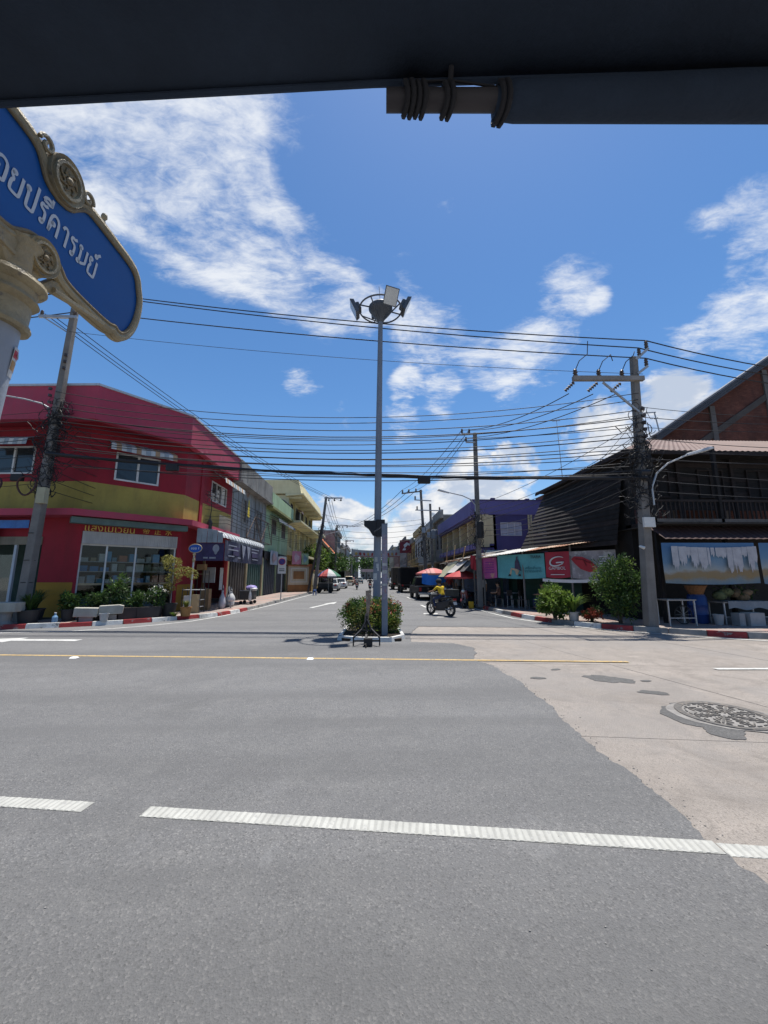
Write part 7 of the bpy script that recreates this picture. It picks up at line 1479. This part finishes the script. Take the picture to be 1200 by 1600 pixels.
def car(label, x, y, rz, m, L_=4.3, W_=1.7, H_=1.45, kind='car', group=None):
    t = thing('parked_car' if group else 'car', label, 'car', (x, y, 0), rz, group); h = L_ / 2; hw = W_ / 2      # front at +y
    body = [(-h, .28), (-h, .72), (-h + .06, .86), (-h + .55, .92), (h - 1.15, .92), (h - .12, .74), (h, .6), (h, .28)]
    profile(t, body, hw, m, 'body', .04, .6, .06)
    cab = [(-h + .28, .9), (-h + .75, H_ - .02), (-h + 1.25, H_), (h - 2.15, H_), (h - 1.15, .9)]
    profile(t, cab, hw - .06, m, 'cabin', .28, .9, .05)
    def pane(p, nm): MB().add([tuple(q) for q in p], [tuple(range(len(p)))]).build(nm, glass_c, t, solid=.01)
    sl = lambda z: hw - .06 - (z - .9) * .28 + .012
    pane([(-sl(.98) + .1, -h + .32, .98), (sl(.98) - .1, -h + .32, .98), (sl(1.36) - .08, -h + .68, H_ - .09), (-sl(1.36) + .08, -h + .68, H_ - .09)], 'rear_window')
    pane([(-sl(.98) + .1, h - 1.2, .98), (sl(.98) - .1, h - 1.2, .98), (sl(1.36) - .08, h - 2.03, H_ - .08), (-sl(1.36) + .08, h - 2.03, H_ - .08)], 'windscreen')
    for s in (-1, 1):
        pane([(s * sl(.96), -h + .7, .96), (s * sl(.96), -.05, .96), (s * sl(H_ - .1), -.05, H_ - .1), (s * sl(H_ - .1), -h + .95, H_ - .1)], 'side_window'); pane([(s * sl(.96), .03, .96), (s * sl(.96), h - 1.4, .96), (s * sl(H_ - .1), h - 2.2, H_ - .1), (s * sl(H_ - .1), .03, H_ - .1)], 'side_window')
        MB().box(s * hw - s * .30 - .12, s * hw - s * .30 + .12, -h - .012, -h + .05, .62, .84).build('tail_light', tl_r, t); MB().box(s * hw - s * .30 - .15, s * hw - s * .30 + .15, h - .06, h + .012, .55, .70).build('head_light', hl_w, t)
        wheel(t, s * (hw - .1), -h + .85, .31, .2); wheel(t, s * (hw - .1), h - .85, .31, .2); MB().box(s * hw - .02 + s * .04, s * hw + .02 + s * .12, h - 1.75, h - 1.6, .95, 1.07).build('mirror', m, t)
    MB().box(-hw + .08, hw - .08, -h - .06, -h + .02, .30, .5).build('rear_bumper', m, t, bev=.02); MB().box(-hw + .08, hw - .08, h - .02, h + .06, .30, .46).build('front_bumper', m, t, bev=.02)
    MB().box(-.24, .24, -h - .075, -h - .061, .62 - .08, .62 + .05).build('number_plate', plate_m, t); MB().box(-.35, .35, h + .002, h + .02, .54, .62).build('grille', blk, t); return t
def pickup(label, x, y, rz, m, hood=None, group=None, cargo=None):
    t = thing('pickup_truck', label, 'pickup truck', (x, y, 0), rz, group); L_, hw = 5.0, .87; h = 2.5
    profile(t, [(-h, .45), (-h, .98), (-.25, .98), (-.2, 1.0), (1.35, 1.02), (h - .1, .92), (h, .75), (h, .42)], hw, m, 'body', .05, .7, .04)
    profile(t, [(-.3, 1.0), (-.2, 1.68), (.0, 1.74), (.75, 1.72), (1.5, 1.0)], hw - .05, m, 'cabin', .22, 1.0, .05)
    MB().box(-hw + .08, hw - .08, -h + .06, -.36, .985, .992).build('bed', blk, t)
    def pane(p, nm): MB().add(p, [tuple(range(len(p)))]).build(nm, glass_c, t, solid=.01)
    pane([(-.62, -.30, 1.1), (.62, -.30, 1.1), (.56, -.225, 1.6), (-.56, -.225, 1.6)], 'rear_window'); pane([(-.68, 1.44, 1.08), (.68, 1.44, 1.08), (.6, .82, 1.66), (-.6, .82, 1.66)], 'windscreen')
    for s in (-1, 1):
        pane([(s * .815, -.15, 1.08), (s * .815, 1.25, 1.08), (s * .70, .75, 1.62), (s * .70, -.1, 1.62)], 'side_window'); MB().box(s * .74 - .08, s * .74 + .08, -h - .015, -h + .03, .66, .92).build('tail_light', tl_r, t); MB().box(s * .66 - .14, s * .66 + .14, h - .03, h + .015, .66, .82).build('head_light', hl_w, t)
        wheel(t, s * .78, -h + 1.05, .36, .24); wheel(t, s * .78, h - .95, .36, .24); MB().box(s * .9 - .03, s * .9 + .09 * s + .03, 1.15, 1.3, 1.1, 1.28).build('mirror', blk, t)
    MB().box(-hw, hw, -h - .12, -h - .02, .42, .56).build('rear_bumper', chrome, t, bev=.02); MB().box(-hw, hw, h - .02, h + .12, .42, .62).build('front_bumper', blk, t, bev=.02); MB().box(-.45, .45, h + .0, h + .02, .66, .84).build('grille', blk, t); MB().box(-.22, .22, -h - .135, -h - .121, .44, .54).build('number_plate', plate_m, t)
    if hood:
        ht, hm = hood; c = MB().box(-hw - .02, hw + .02, -h + .02, -.38, ht - .06, ht)
        for s in (-1, 1): c.box(s * hw - .02, s * hw + .02, -h + .02, -.38, 1.25, ht - .06)
        c.box(-hw, hw, -.42, -.38, 1.0, ht - .06); c.build('canvas_top', hm, t, bev=.04)
        for s in (-1, 1): MB().box(s * (hw - .03) - .02, s * (hw - .03) + .02, -h + .03, -h + .07, .98, 1.26).build('hoop', blk, t)
    return t
pk = 'vehicles parked along the street'
car('white saloon car seen from behind, parked on the left past the cart', -4.15, 57.0, 0, paint('white', (.50, .51, .53)), group=pk); car('silver car half hidden behind the striped umbrella cart', -4.5, 47.5, 0, paint('silver', (.30, .31, .32)), group=pk)
pickup('tan pickup farther along the left, beyond the white saloon', -3.9, 74, 0, paint('tan', (.40, .32, .20)), group=pk); pickup('dark green canvas topped pickup behind the white saloon', -4.9, 65, 0, paint('green', (.05, .07, .06)), (2.55, mat('canvas_green', (.035, .05, .045), .9, .2)), pk)
car('dark teal car far off in the left lane', -2.4, 92, 0, paint('teal', (.05, .10, .12)), group=pk); car('small red car far off behind the tan pickup', -3.9, 84, 0, paint('red', (.28, .05, .04)), group=pk)
pickup('black pickup stall with open bed below the faded red umbrella', 4.35, 31.0, R(2), paint('black', (.018, .018, .02)), group=pk)
def lorry(label, x, y, rz, m, canvas_, H_=2.7):
    t = thing('canvas_truck', label, 'truck', (x, y, 0), rz, pk); MB().box(-.95, .95, -2.6, 1.0, .75, .9).build('bed', blk, t); MB().box(-.98, .98, -2.6, 1.0, .9, H_).build('canvas_top', canvas_, t, bev=.12)
    profile(t, [(1.1, .5), (1.1, 2.1), (1.3, 2.2), (2.1, 2.15), (2.5, 1.35), (2.6, 1.2), (2.6, .5)], .92, m, 'cab', .08, 1.2, .06); MB().add([(-.78, 2.53, 1.35), (.78, 2.53, 1.35), (.72, 2.18, 2.05), (-.72, 2.18, 2.05)], [(0, 1, 2, 3)]).build('windscreen', glass_c, t, solid=.01)
    for s in (-1, 1):
        wheel(t, s * .8, -1.7, .42, .28); wheel(t, s * .8, 1.8, .42, .28); MB().box(s * .72 - .12, s * .72 + .12, 2.6, 2.63, .7, .9).build('head_light', hl_w, t); MB().box(s * .75 - .1, s * .75 + .1, -2.63, -2.6, .72, .86).build('tail_light', tl_r, t); MB().add([(s * .90, 1.3, 1.4), (s * .90, 2.2, 1.4), (s * .86, 2.0, 2.02), (s * .86, 1.3, 2.02)], [(0, 1, 2, 3)]).build('side_window', glass_c, t, solid=.01); MB().box(s * 1.05 - .05, s * 1.05 + .05, 2.3, 2.4, 1.5, 1.9).build('mirror', blk, t)
    MB().box(-.9, .9, 2.6, 2.72, .45, .65).build('front_bumper', chrome, t, bev=.02); MB().box(-.9, .9, -2.72, -2.62, .5, .62).build('rear_bumper', blk, t); return t
lorry('black canvas truck parked on the right beyond the pickup stall', 4.2, 43.5, 0, paint('black', (.018, .018, .02)), mat('canvas_black', (.012, .012, .013), .95, .2, spec=.1)); lorry('brown canvas truck behind the black one on the right', 3.9, 52.5, 0, paint('brown', (.10, .07, .05)), mat('canvas_brown', (.06, .05, .04), .9, .2), 2.9)
car('white car driving towards the camera behind the square post', 1.3, 60, R(180), paint('white', (.50, .51, .53)), H_=1.6); car('grey car parked on the right, far behind the trucks', 4.1, 66, R(180), paint('grey', (.16, .165, .17)), group=pk); car('black car parked on the right, farthest of the row', 4.1, 76, R(180), paint('black', (.018, .018, .02)), group=pk)
# ---- motorcycles
def motorbike(label, x, y, rz, col, lean=0., group=None, basket=False, cover=None):
    t = thing('motorcycle', label, 'motorcycle', (x, y, 0), (0, lean, rz), group); m = mat('bike_paint_%.2f_%.2f_%.2f' % col, col, .35, .08, 1, spec=.5)
    for yy in (-.62, .62):
        o = MB().tube([(0, yy + .25 * math.cos(a), .29 + .25 * math.sin(a)) for a in frange(0, 6.2832, 24)], .052, 7).build('wheel', tyre_m, t, True); MB().tube([(0, yy + .19 * math.cos(a), .29 + .19 * math.sin(a)) for a in frange(0, 6.2832, 20)], .012, 5).build('rim', blk, o)
        for k in range(5): a = k * 1.257; MB().bar((0, yy, .29), (0, yy + .19 * math.cos(a), .29 + .19 * math.sin(a)), .02).build('spoke', blk, o)
    b = MB().prism([(-.55, .62), (-.85, .78), (-.80, .70), (-.35, .50), (-.12, .38), (.18, .36), (.34, .50), (.42, .78), (.30, .80), (.20, .58), (.05, .50), (-.10, .58), (-.30, .66)], .26, 'x', -.13).build('body_panel', m, t, bev=.03); MB().prism([(-.62, .46), (-.28, .30), (.20, .28), (.34, .44), (.30, .56), (-.1, .60), (-.5, .66), (-.74, .76)], .28, 'x', -.14).build('side_cover', mat('bike_cover', (.035, .035, .038), .5, .2), t, bev=.04)
    MB().prism([(-.82, .80), (-.1, .70), (.0, .64), (.03, .70), (-.1, .78), (-.75, .86)], .26, 'x', -.13).build('seat', blk, t, bev=.03); MB().prism([(.30, .55), (.44, .50), (.50, .86), (.42, .98), (.34, .92)], .38, 'x', -.19).build('leg_shield', m, t, bev=.03)
    MB().prism([(-.36, .24), (.26, .20), (.40, .34), (.36, .58), (-.05, .56), (-.40, .60)], .24, 'x', -.12).build('engine', mat('engine_dark', (.05, .05, .052), .5, .3, 8, metal=.3), t, bev=.04); MB().tube([(.13, .1, .3), (.15, -.2, .26), (.16, -.75, .36)], [.025, .04, .05], 8).build('exhaust', chrome, t, True)
    for s in (-1, 1): MB().tube([(s * .06, .62, .29), (s * .07, .50, .62), (s * .06, .44, .9)], .022, 6).build('fork', steel_g, t); MB().tube([(s * .02, .42, .98), (s * .2, .40, 1.03), (s * .34, .33, 1.02)], .016, 6).build('handlebar', blk, t); MB().tube([(s * .3, .36, 1.03), (s * .33, .42, 1.14)], .008, 4).build('mirror_stem', blk, t); MB().obox((s * .33, .43, 1.17), (.11, .02, .07)).build('mirror', blk, t, bev=.01); MB().bar((s * .07, -.62, .29), (s * .07, -.1, .34), .03).build('swing_arm', steel_g, t)
    MB().sphere((0, .50, .93), .10, 10, 7, (1, .8, .9)).build('headlight', hl_w, t, True); MB().prism([(.62 + .30 * math.cos(a), .29 + .30 * math.sin(a)) for a in frange(.4, 2.4, 8)] + [(.62 + .26 * math.cos(a), .29 + .26 * math.sin(a)) for a in frange(2.4, .4, 8)], .12, 'x', -.06).build('mudguard', m, t)
    MB().obox((0, -.9, .74), (.16, .05, .08), (R(-20), 0, 0)).build('tail_light', tl_r, t); MB().obox((0, -.92, .58), (.2, .01, .14), (R(-20), 0, 0)).build('number_plate', plate_m, t); MB().obox((0, -.84, .52), (.12, .02, .25), (R(25), 0, 0)).build('rear_guard', blk, t)
    if basket: MB().box(-.2, .2, -.98, -.52, .88, 1.18).build('cargo_box', mat('cargo_dark', (.03, .032, .03), .7, .2), t, bev=.02)
    return t
hd = math.atan2(.56, .83)
motorbike('black and silver motorcycle ridden across the road right of the island', 3.2, 17.75, hd, (.05, .052, .055), basket=True)
bg_ = 'motorcycles parked by the market'
motorbike('red and white motorcycle parked in front of the pickup stall', 4.85, 26.4, R(160), (.26, .04, .04), R(-8), bg_); motorbike('blue motorcycle parked beside the yellow jerrycan', 5.25, 23.4, R(95), (.05, .10, .24), R(-7), bg_); motorbike('maroon motorcycle parked against the slim grey pole', 5.6, 21.9, R(140), (.14, .03, .03), R(8), bg_); motorbike('dark grey motorcycle parked beneath the scalloped red umbrella', 5.5, 24.6, R(120), (.08, .08, .085), R(-8), bg_); motorbike('black motorcycle parked at the stall edge behind the blue one', 5.45, 25.8, R(100), (.03, .03, .032), R(-8), bg_)
# ---------------------------------------------------------------- people
skin_m = mat('skin', (.28, .16, .10), .6, .08, 6)
def person(label, loc, rz, pose, shirt, legs, shoes, hair, helmet=None, scale=1., hold=None):
    J = dict(pose); t = thing('person', label, 'person', loc, rz)
    names = list(J); E = [('pel', 'che'), ('che', 'nec'), ('nec', 'hea'), ('hea', 'top')]
    for s in 'lr': E += [('che', s + 'sho'), (s + 'sho', s + 'elb'), (s + 'elb', s + 'wri'), (s + 'wri', s + 'han'), ('pel', s + 'hip'), (s + 'hip', s + 'kne'), (s + 'kne', s + 'ank'), (s + 'ank', s + 'toe')]
    RD = dict(pel=.145, che=.155, nec=.055, hea=.088, top=.082, sho=.068, elb=.046, wri=.034, han=.038, hip=.092, kne=.062, ank=.042, toe=.036)
    bm = bmesh.new(); lay = bm.verts.layers.skin.verify(); V = {}
    for k in names:
        v = bm.verts.new(Vector(J[k]) * scale); r_ = RD[k if k in RD else k[1:]] * scale; v[lay].radius = (r_, r_ * (.72 if k in ('pel', 'che') else 1)); v[lay].use_root = (k == 'pel'); V[k] = v
    for a, b in E: bm.edges.new((V[a], V[b]))
    me = bpy.data.meshes.new('body'); bm.to_mesh(me); bm.free(); o = bpy.data.objects.new('body', me); COL.objects.link(o)
    o.modifiers.new('skin', 'SKIN'); sb = o.modifiers.new('sub', 'SUBSURF'); sb.levels = 2; sb.render_levels = 2
    dg = bpy.context.evaluated_depsgraph_get(); me2 = bpy.data.meshes.new_from_object(o.evaluated_get(dg)); bpy.data.objects.remove(o)
    me2.materials.clear()
    for mm in (skin_m, shirt, legs, shoes): me2.materials.append(mm)
    def seg(a, b, p): a = Vector(J[a]) * scale; b = Vector(J[b]) * scale; d = b - a; u = max(0, min(1, (p - a).dot(d) / d.length_squared)); return (p - (a + d * u)).length, u
    for f in me2.polygons:
        p = f.center; best = min(E, key=lambda e: seg(e[0], e[1], p)[0]); u = seg(*best, p)[1]; a, b = best; i = 0
        if b in ('che', 'lsho', 'rsho') or (a, b) == ('che', 'nec') and u < .75: i = 1
        elif b[1:] == 'elb': i = 1 if u < .75 else 0
        elif b[1:] in ('hip', 'kne'): i = 2
        elif b[1:] == 'ank': i = 2 if (u < .85 and not J.get('_shorts')) else 0
        elif b[1:] == 'toe': i = 3
        if (a, b) == ('pel', 'che') and u < .18: i = 2
        f.material_index = i; f.use_smooth = True
    link(me2, 'body', t); h = Vector(J['hea']) * scale; tp = Vector(J['top']) * scale; up = (tp - h).normalized(); fw = Vector((0, 1, 0)); c = h.lerp(tp, .5)
    if helmet: MB().sphere(tuple(c + up * .035 - fw * .01), .135 * scale, 14, 9, (.95, 1.08, .95)).build('helmet', helmet, t, True); MB().obox(tuple(c + fw * .12 + up * .06), (.17, .06, .02)).build('visor', helmet, t)
    else: MB().sphere(tuple(c + up * .045 - fw * .02), .105 * scale, 12, 8, (.93, 1.05, .85)).build('hair', hair, t, True)
    MB().prism([(-.0, -.025), (.028, -.02), (.0, .03)], .022, 'x', -.011).build('nose', skin_m, t, loc=tuple(c + fw * .085 - up * .005))
    for s in (-1, 1): MB().sphere((s * .088 * scale, -.005 + c.y, c.z - .005), .026, 7, 5, (.4, .8, 1)).build('ear', skin_m, t); MB().sphere((s * .032 + c.x, c.y + .082, c.z + .018), .011, 6, 5).build('eye', blk, t)
    MB().obox((c.x, c.y + .085, c.z - .05), (.045, .012, .012)).build('mouth', mat('lip', (.22, .08, .06), .6), t)
    for s in 'lr':
        w_ = Vector(J[s + 'wri']) * scale; hn = Vector(J[s + 'han']) * scale; d = (hn - w_).normalized(); sd = d.cross(Vector((0, 0, 1))).normalized() if abs(d.z) < .9 else Vector((0, 1, 0)); cu = d.cross(sd)
        m = MB()
        for k in range(4): b0 = hn + sd * (.024 - .016 * k); m.tube([b0, b0 + d * .04 + cu * .006, b0 + d * .06 - cu * (-.02)], [.009, .008, .006], 5)
        th = hn - d * .02 + sd * .035; m.tube([th, th + d * .03 + sd * .02, th + d * .05 + sd * .018], [.011, .009, .007], 5); m.build('fingers', skin_m, t, True)
    return t
def P_(pel, che, nec, hea, top, arms, legs, shorts=False):
    d = dict(pel=pel, che=che, nec=nec, hea=hea, top=top)
    for s, sg_ in (('l', -1), ('r', 1)):
        for k, v in zip(('sho', 'elb', 'wri', 'han'), arms): d[s + k] = (v[0] * sg_, v[1], v[2])
        for k, v in zip(('hip', 'kne', 'ank', 'toe'), legs): d[s + k] = (v[0] * sg_, v[1], v[2])
    return d
RIDE = P_((0, 0, .86), (0, .10, 1.14), (0, .15, 1.33), (0, .20, 1.43), (0, .22, 1.53), ((.18, .12, 1.27), (.27, .30, 1.08), (.30, .50, 1.04), (.30, .57, 1.03)), ((.10, .04, .82), (.17, .40, .72), (.14, .30, .34), (.14, .46, .29)))
STAND = P_((0, 0, .93), (0, 0, 1.26), (0, .01, 1.44), (0, .02, 1.53), (0, .03, 1.63), ((.18, 0, 1.39), (.24, .0, 1.12), (.25, .10, .90), (.25, .14, .83)), ((.09, 0, .88), (.10, .02, .49), (.10, 0, .08), (.10, .15, .04)))
SIT = P_((0, 0, .54), (0, .0, .88), (0, .03, 1.06), (0, .05, 1.15), (0, .07, 1.25), ((.18, .02, 1.00), (.24, .12, .76), (.16, .34, .74), (.13, .41, .74)), ((.09, .06, .52), (.11, .46, .52), (.11, .44, .10), (.11, .58, .05)))
cyel = mat('shirt_yellow', (.50, .34, .02), .85, .15, 6); cnavy = mat('cloth_navy', (.03, .04, .09), .85, .2, 6); cblk = mat('cloth_black', (.02, .02, .022), .85, .2, 6); cgry = mat('cloth_grey', (.20, .21, .22), .85, .2, 6); cwht = mat('cloth_white', (.48, .48, .47), .85, .12, 6); hairm = mat('hair_black', (.012, .010, .009), .5, .2, 20); cbr = mat('cloth_brown', (.14, .07, .05), .85, .2, 6)
bx = Vector((3.2, 17.75)); off = Vector((-math.sin(hd), math.cos(hd))) * -.14
person('rider in a bright yellow shirt and navy shorts on the motorcycle crossing right', (bx.x + off.x, bx.y + off.y, 0), hd, RIDE, cyel, cnavy, blk, hairm, cblk)
motorbike('dark motorcycle ridden away in the left lane', -1.65, 51, 0, (.06, .03, .03)); person('grey shirted rider seen from behind in the left lane', (-1.65, 50.86, 0), 0, RIDE, cgry, cblk, blk, hairm, None)
motorbike('red motorcycle ridden just left of the mast in the distance', .05, 48, 0, (.20, .03, .03)); person('dark clothed rider partly hidden by the mast in the distance', (.05, 47.86, 0), 0, RIDE, cblk, cblk, blk, hairm, cblk)
person('standing person in pale shirt by the slim grey pole', (6.35, 21.9, .13), R(150), STAND, cwht, cblk, blk, hairm)
q = FB2 @ Vector((3.2, .3, .13)); person('seated person in black at the right end of the shed tables', tuple(q), 1.5, SIT, cblk, cnavy, blk, hairm); q = FB2 @ Vector((.7, .25, .13)); person('seated person in brown under the magenta banner', tuple(q), 1.2, SIT, cbr, cblk, blk, hairm)
person('person in white helmet standing among the parked motorcycles', (5.75, 25.1, .13), R(200), STAND, cgry, cblk, blk, hairm, cwht); person('person in red standing behind the red motorcycle', (5.6, 27.2, .13), R(170), STAND, mat('cloth_red3', (.26, .04, .04), .85, .2), cnavy, blk, hairm)

# ---------------------------------------------------------------- buildings down the street
def shop(label, side, y0, y1, H_, fl, wm, trim, nwin, xf, name='shophouse', roof=None, group=None, bal=False, ext=None):
    t = thing(name, label, 'building' if name != 'shophouse' else 'shophouse', (xf, (y0 + y1) / 2, 0), 0, group)
    F, L_ = facade((xf, y0), (xf, y1)) if side < 0 else facade((xf, y1), (xf, y0)); ops = []
    bw_ = L_ / nwin; fh = (H_ - 3.6) / max(1, fl - 1)
    for f in range(fl - 1):
        for i in range(nwin): ops.append((bw_ * i + bw_ * .25, bw_ * i + bw_ * .75, 3.6 + fh * f + fh * .25, 3.6 + fh * f + fh * .72))
    wb(wall_cells(0, L_, 3.3, H_, ops, 0, .25), 'front_wall', wm, t, F=F)
    for o_ in ops: window(t, F, *o_, 2, 1, .07, y=.1, frame=trim if fl > 2 else dark_fr)
    X0, X1 = (xf - 12, xf) if side < 0 else (xf, xf + 12)
    wb(MB().box(X0, X1, y0 + .01, y0 + .25, .1, H_), 'side_wall', wm, t); wb(MB().box(X0, X1, y0, y1, H_, H_ + .15), 'roof', trim, t); wb(MB().box(-.1, L_ + .1, -.35, .0, H_ - .25, H_ + .7), 'parapet', trim, t, F=F)
    wb(MB().box(0, L_, -.9, .0, 3.3, 3.45), 'canopy', trim, t, F=F); wb(MB().box(0, L_, .5, .6, .1, 3.3), 'shop_wall', dark_in, t, F=F)
    for i in range(nwin + 1): wb(MB().box(min(bw_ * i, L_ - .3), min(bw_ * i, L_ - .3) + .3, -.02, .3, .1, 3.3), 'pillar', wm, t, F=F)
    for i in range(nwin):
        for k in range(5): a = bw_ * i + .35 + k * (bw_ - .4) / 5; wb(MB().box(a, a + (bw_ - .4) / 5 - .03, .3, .34, .12, 2.9), 'door_leaf', mat('far_door_%d' % (i % 3), ((.06, .07, .08), (.10, .08, .06), (.05, .08, .07))[i % 3], .8, .3), t, F=F)
    if bal:
        for f in range(fl - 1): wb(MB().box(0, L_, -.8, 0, 3.6 + fh * f, 3.7 + fh * f), 'balcony', trim, t, F=F); wb(MB().box(0, L_, -.82, -.76, 4.4 + fh * f, 4.5 + fh * f), 'balcony_rail', trim, t, F=F); [wb(MB().box(i * L_ / 16, i * L_ / 16 + .05, -.81, -.77, 3.7 + fh * f, 4.4 + fh * f), 'baluster', trim, t, F=F) for i in range(17)]
    return t
fg = mat('far_grey', (.24, .235, .22), .85, .2, .5, dirt=.6); fb = mat('far_beige', (.36, .31, .22), .85, .15, .5, dirt=.5); fw_ = mat('far_white', (.42, .42, .40), .85, .15, .5, dirt=.5); fo = mat('far_ochre', (.38, .28, .12), .85, .15, .5, dirt=.5); fp = mat('far_pink', (.34, .20, .17), .85, .15, .5, dirt=.5); fd = mat('far_dark', (.13, .125, .12), .85, .2, .5, dirt=.5)
shop('grey three storey block behind the street trees on the left', -1, 84, 100, 11.5, 3, fg, fd, 4, -7.6); shop('beige terrace past the grey block on the left', -1, 100, 118, 9.5, 2, fb, fg, 4, -7.4); shop('pale terrace farthest on the left side', -1, 118, 140, 10.5, 3, fw_, fg, 5, -7.2); shop('low pink house among the left trees', -1, 72, 84, 7.5, 2, fp, fg, 3, -9.5)
shop('plain grey narrow block behind the twin pole on the right', 1, 43.4, 49, 8.6, 2, fd, fg, 2, 8.4); shop('weathered beige terrace with balcony on the right', 1, 49, 58, 8.2, 2, fb, fw_, 3, 8.2, bal=True); shop('pale terrace with balconies on the right past the beige one', 1, 58, 68, 8.6, 2, fw_, fo, 3, 8.0, bal=True); shop('ochre terrace on the right', 1, 68, 80, 7.8, 2, fo, fg, 4, 7.8); shop('grey terrace far on the right', 1, 80, 98, 9.2, 3, fg, fd, 5, 7.6); shop('pink terrace far on the right', 1, 98, 118, 8.6, 2, fp, fg, 5, 7.4); shop('beige block farthest on the right', 1, 118, 142, 10.5, 3, fb, fg, 6, 7.2)
for i, (x0, x1, y, h, m_, lab) in enumerate(((-22, -6, 205, 13, fd, 'long pale block closing the street on the left'), (-5, 6, 215, 15, fg, 'grey block closing the street in the middle'), (7, 24, 205, 14, fb, 'beige block closing the street on the right'))):
    t = thing('street_end_block', lab, 'building', ((x0 + x1) / 2, y, 0)); F, L_ = facade((x0, y), (x1, y)); n_ = int(L_ / 3); ops = [(3 * k + .7, 3 * k + 2.2, 3.5 * f + 1.2, 3.5 * f + 2.8) for k in range(n_) for f in range(int(h / 3.6))]
    wb(wall_cells(0, L_, 0, h, ops, 0, .3), 'front_wall', m_, t, F=F); wb(MB().box(-.2, L_ + .2, -.3, 6, h, h + .5), 'roof', fg, t, F=F)
    for o_ in ops: window(t, F, *o_, 1, 1, .1, y=.1)
# temple-like gabled house
tm = thing('gabled_hall', 'dark gabled hall with orange tiled roof behind the leaning pole', 'hall', (-10.5, 73, 0)); orange = mat('orange_tiles', (.40, .12, .05), .8, .2, 1.5)
wb(MB().prism([(-15, .1), (-6.8, .1), (-6.8, 5.4), (-10.9, 10.0), (-15, 5.4)], .3, 'y', 70.5), 'gable_wall', mat('gable_brown', (.12, .08, .06), .85, .3, 1), tm); wb(MB().hexa([(-6.3, 69.6, 5.2), (-6.3, 84, 5.2), (-10.9, 84, 10.1), (-10.9, 69.6, 10.1)], [(-6.2, 69.6, 5.4), (-6.2, 84, 5.4), (-10.9, 84, 10.4), (-10.9, 69.6, 10.4)]), 'roof_slope', orange, tm); wb(MB().hexa([(-15.5, 69.6, 5.2), (-15.5, 84, 5.2), (-10.9, 84, 10.1), (-10.9, 69.6, 10.1)], [(-15.6, 69.6, 5.4), (-15.6, 84, 5.4), (-10.9, 84, 10.4), (-10.9, 69.6, 10.4)]), 'roof_slope', orange, tm); wb(MB().bar((-6.2, 69.5, 5.3), (-10.9, 69.5, 10.4), .25, .35).bar((-15.6, 69.5, 5.3), (-10.9, 69.5, 10.4), .25, .35), 'barge_board', mat('barge_cream', (.42, .34, .22), .8, .2), tm); wb(MB().box(-6.8, -6.5, 70.5, 84, .1, 5.3), 'side_wall', fb, tm)
# banners over the street and the red sign
sb_ = thing('street_banner', 'long white and red cloth banner hung across the far street', 'banner', (.5, 97, 6.5)); Fb, Lb_ = facade((-4.4, 97), (8.6, 97)); wb(MB().grid(lambda u, v: (Lb_ * u, .05 * math.sin(u * 12), 6.6 + 1.75 * v - .3 * math.sin(math.pi * u)), 20, 4), 'cloth', fw_, sb_, F=Fb, solid=.02)
rdp = mat('print_banner_red', (.34, .06, .05), .7, .2)
for k in range(11): wb(MB().prism([(1 + k * 1.0 + .3 * math.cos(a) * (1 + .3 * math.cos(2 * a + k)), 7.35 - .25 * math.sin(math.pi * (1 + k) / 13) + .38 * math.sin(a)) for a in frange(0, 5.7, 9)], .02, 'y', -.12), 'printed_letter', rdp if k % 3 else mat('print_banner_gold', (.45, .30, .08), .7, .2), sb_, F=Fb)
wb(MB().box(.1, Lb_ - .1, -.10, -.08, 6.55, 6.68), 'red_border', rdp, sb_, F=Fb)
for x in (0, Lb_): wb(MB().bar((x, 0, .1), (x, 0, 8.6), .12), 'pole', steel_g, sb_, F=Fb)
pbn = thing('street_banner', 'small pinkish banner hung lower across the street end', 'banner', (0, 150, 3.5)); Fb, Lb_ = facade((-3.2, 150), (3.2, 150)); wb(MB().box(0, Lb_, 0, .05, 3.3, 4.4), 'cloth', mat('banner_pinkish', (.45, .33, .32), .8, .2), pbn, F=Fb); [wb(MB().bar((x, 0, 0), (x, 0, 4.6), .12), 'pole', steel_g, pbn, F=Fb) for x in (-.1, Lb_ + .1)]
rs = thing('shop_sign', 'dark red hanging shop sign with a white mark on the right', 'sign', (6.8, 72, 7)); Fb, Lb_ = facade((5.6, 72), (8.0, 72)); wb(MB().box(0, Lb_, 0, .15, 6.0, 8.4), 'board', mat('sign_maroon', (.20, .03, .04), .6, .15), rs, F=Fb); wb(MB().prism([(.9, 6.9), (1.5, 7.5), (1.9, 7.3), (1.9, 7.7), (1.3, 8.0), (.7, 7.5)], .02, 'y', -.03).prism([(.5, 6.5), (1.0, 6.5), (1.2, 6.8), (.7, 6.9)], .02, 'y', -.03), 'white_mark', lt_w, rs, F=Fb); wb(MB().bar((Lb_, .1, 8.2), (Lb_ + .9, .1, 8.2), .08), 'bracket', steel_g, rs, F=Fb)
sd_ = thing('satellite_dish', 'satellite dish on the roof of the right beige terrace', 'satellite dish', (8.4, 50.5, 9.05)); MB().lathe([(1e-4, 0), (.25, .03), (.5, .14), (.52, .14), (.25, .01), (1e-4, -.02)], 16).build('dish', grey_trim, sd_, True, loc=(0, 0, .6), rot=(R(60), 0, R(30))); MB().cyl((0, 0, -.2), (0, 0, .6), .03, n=6).build('stand', steel_g, sd_)
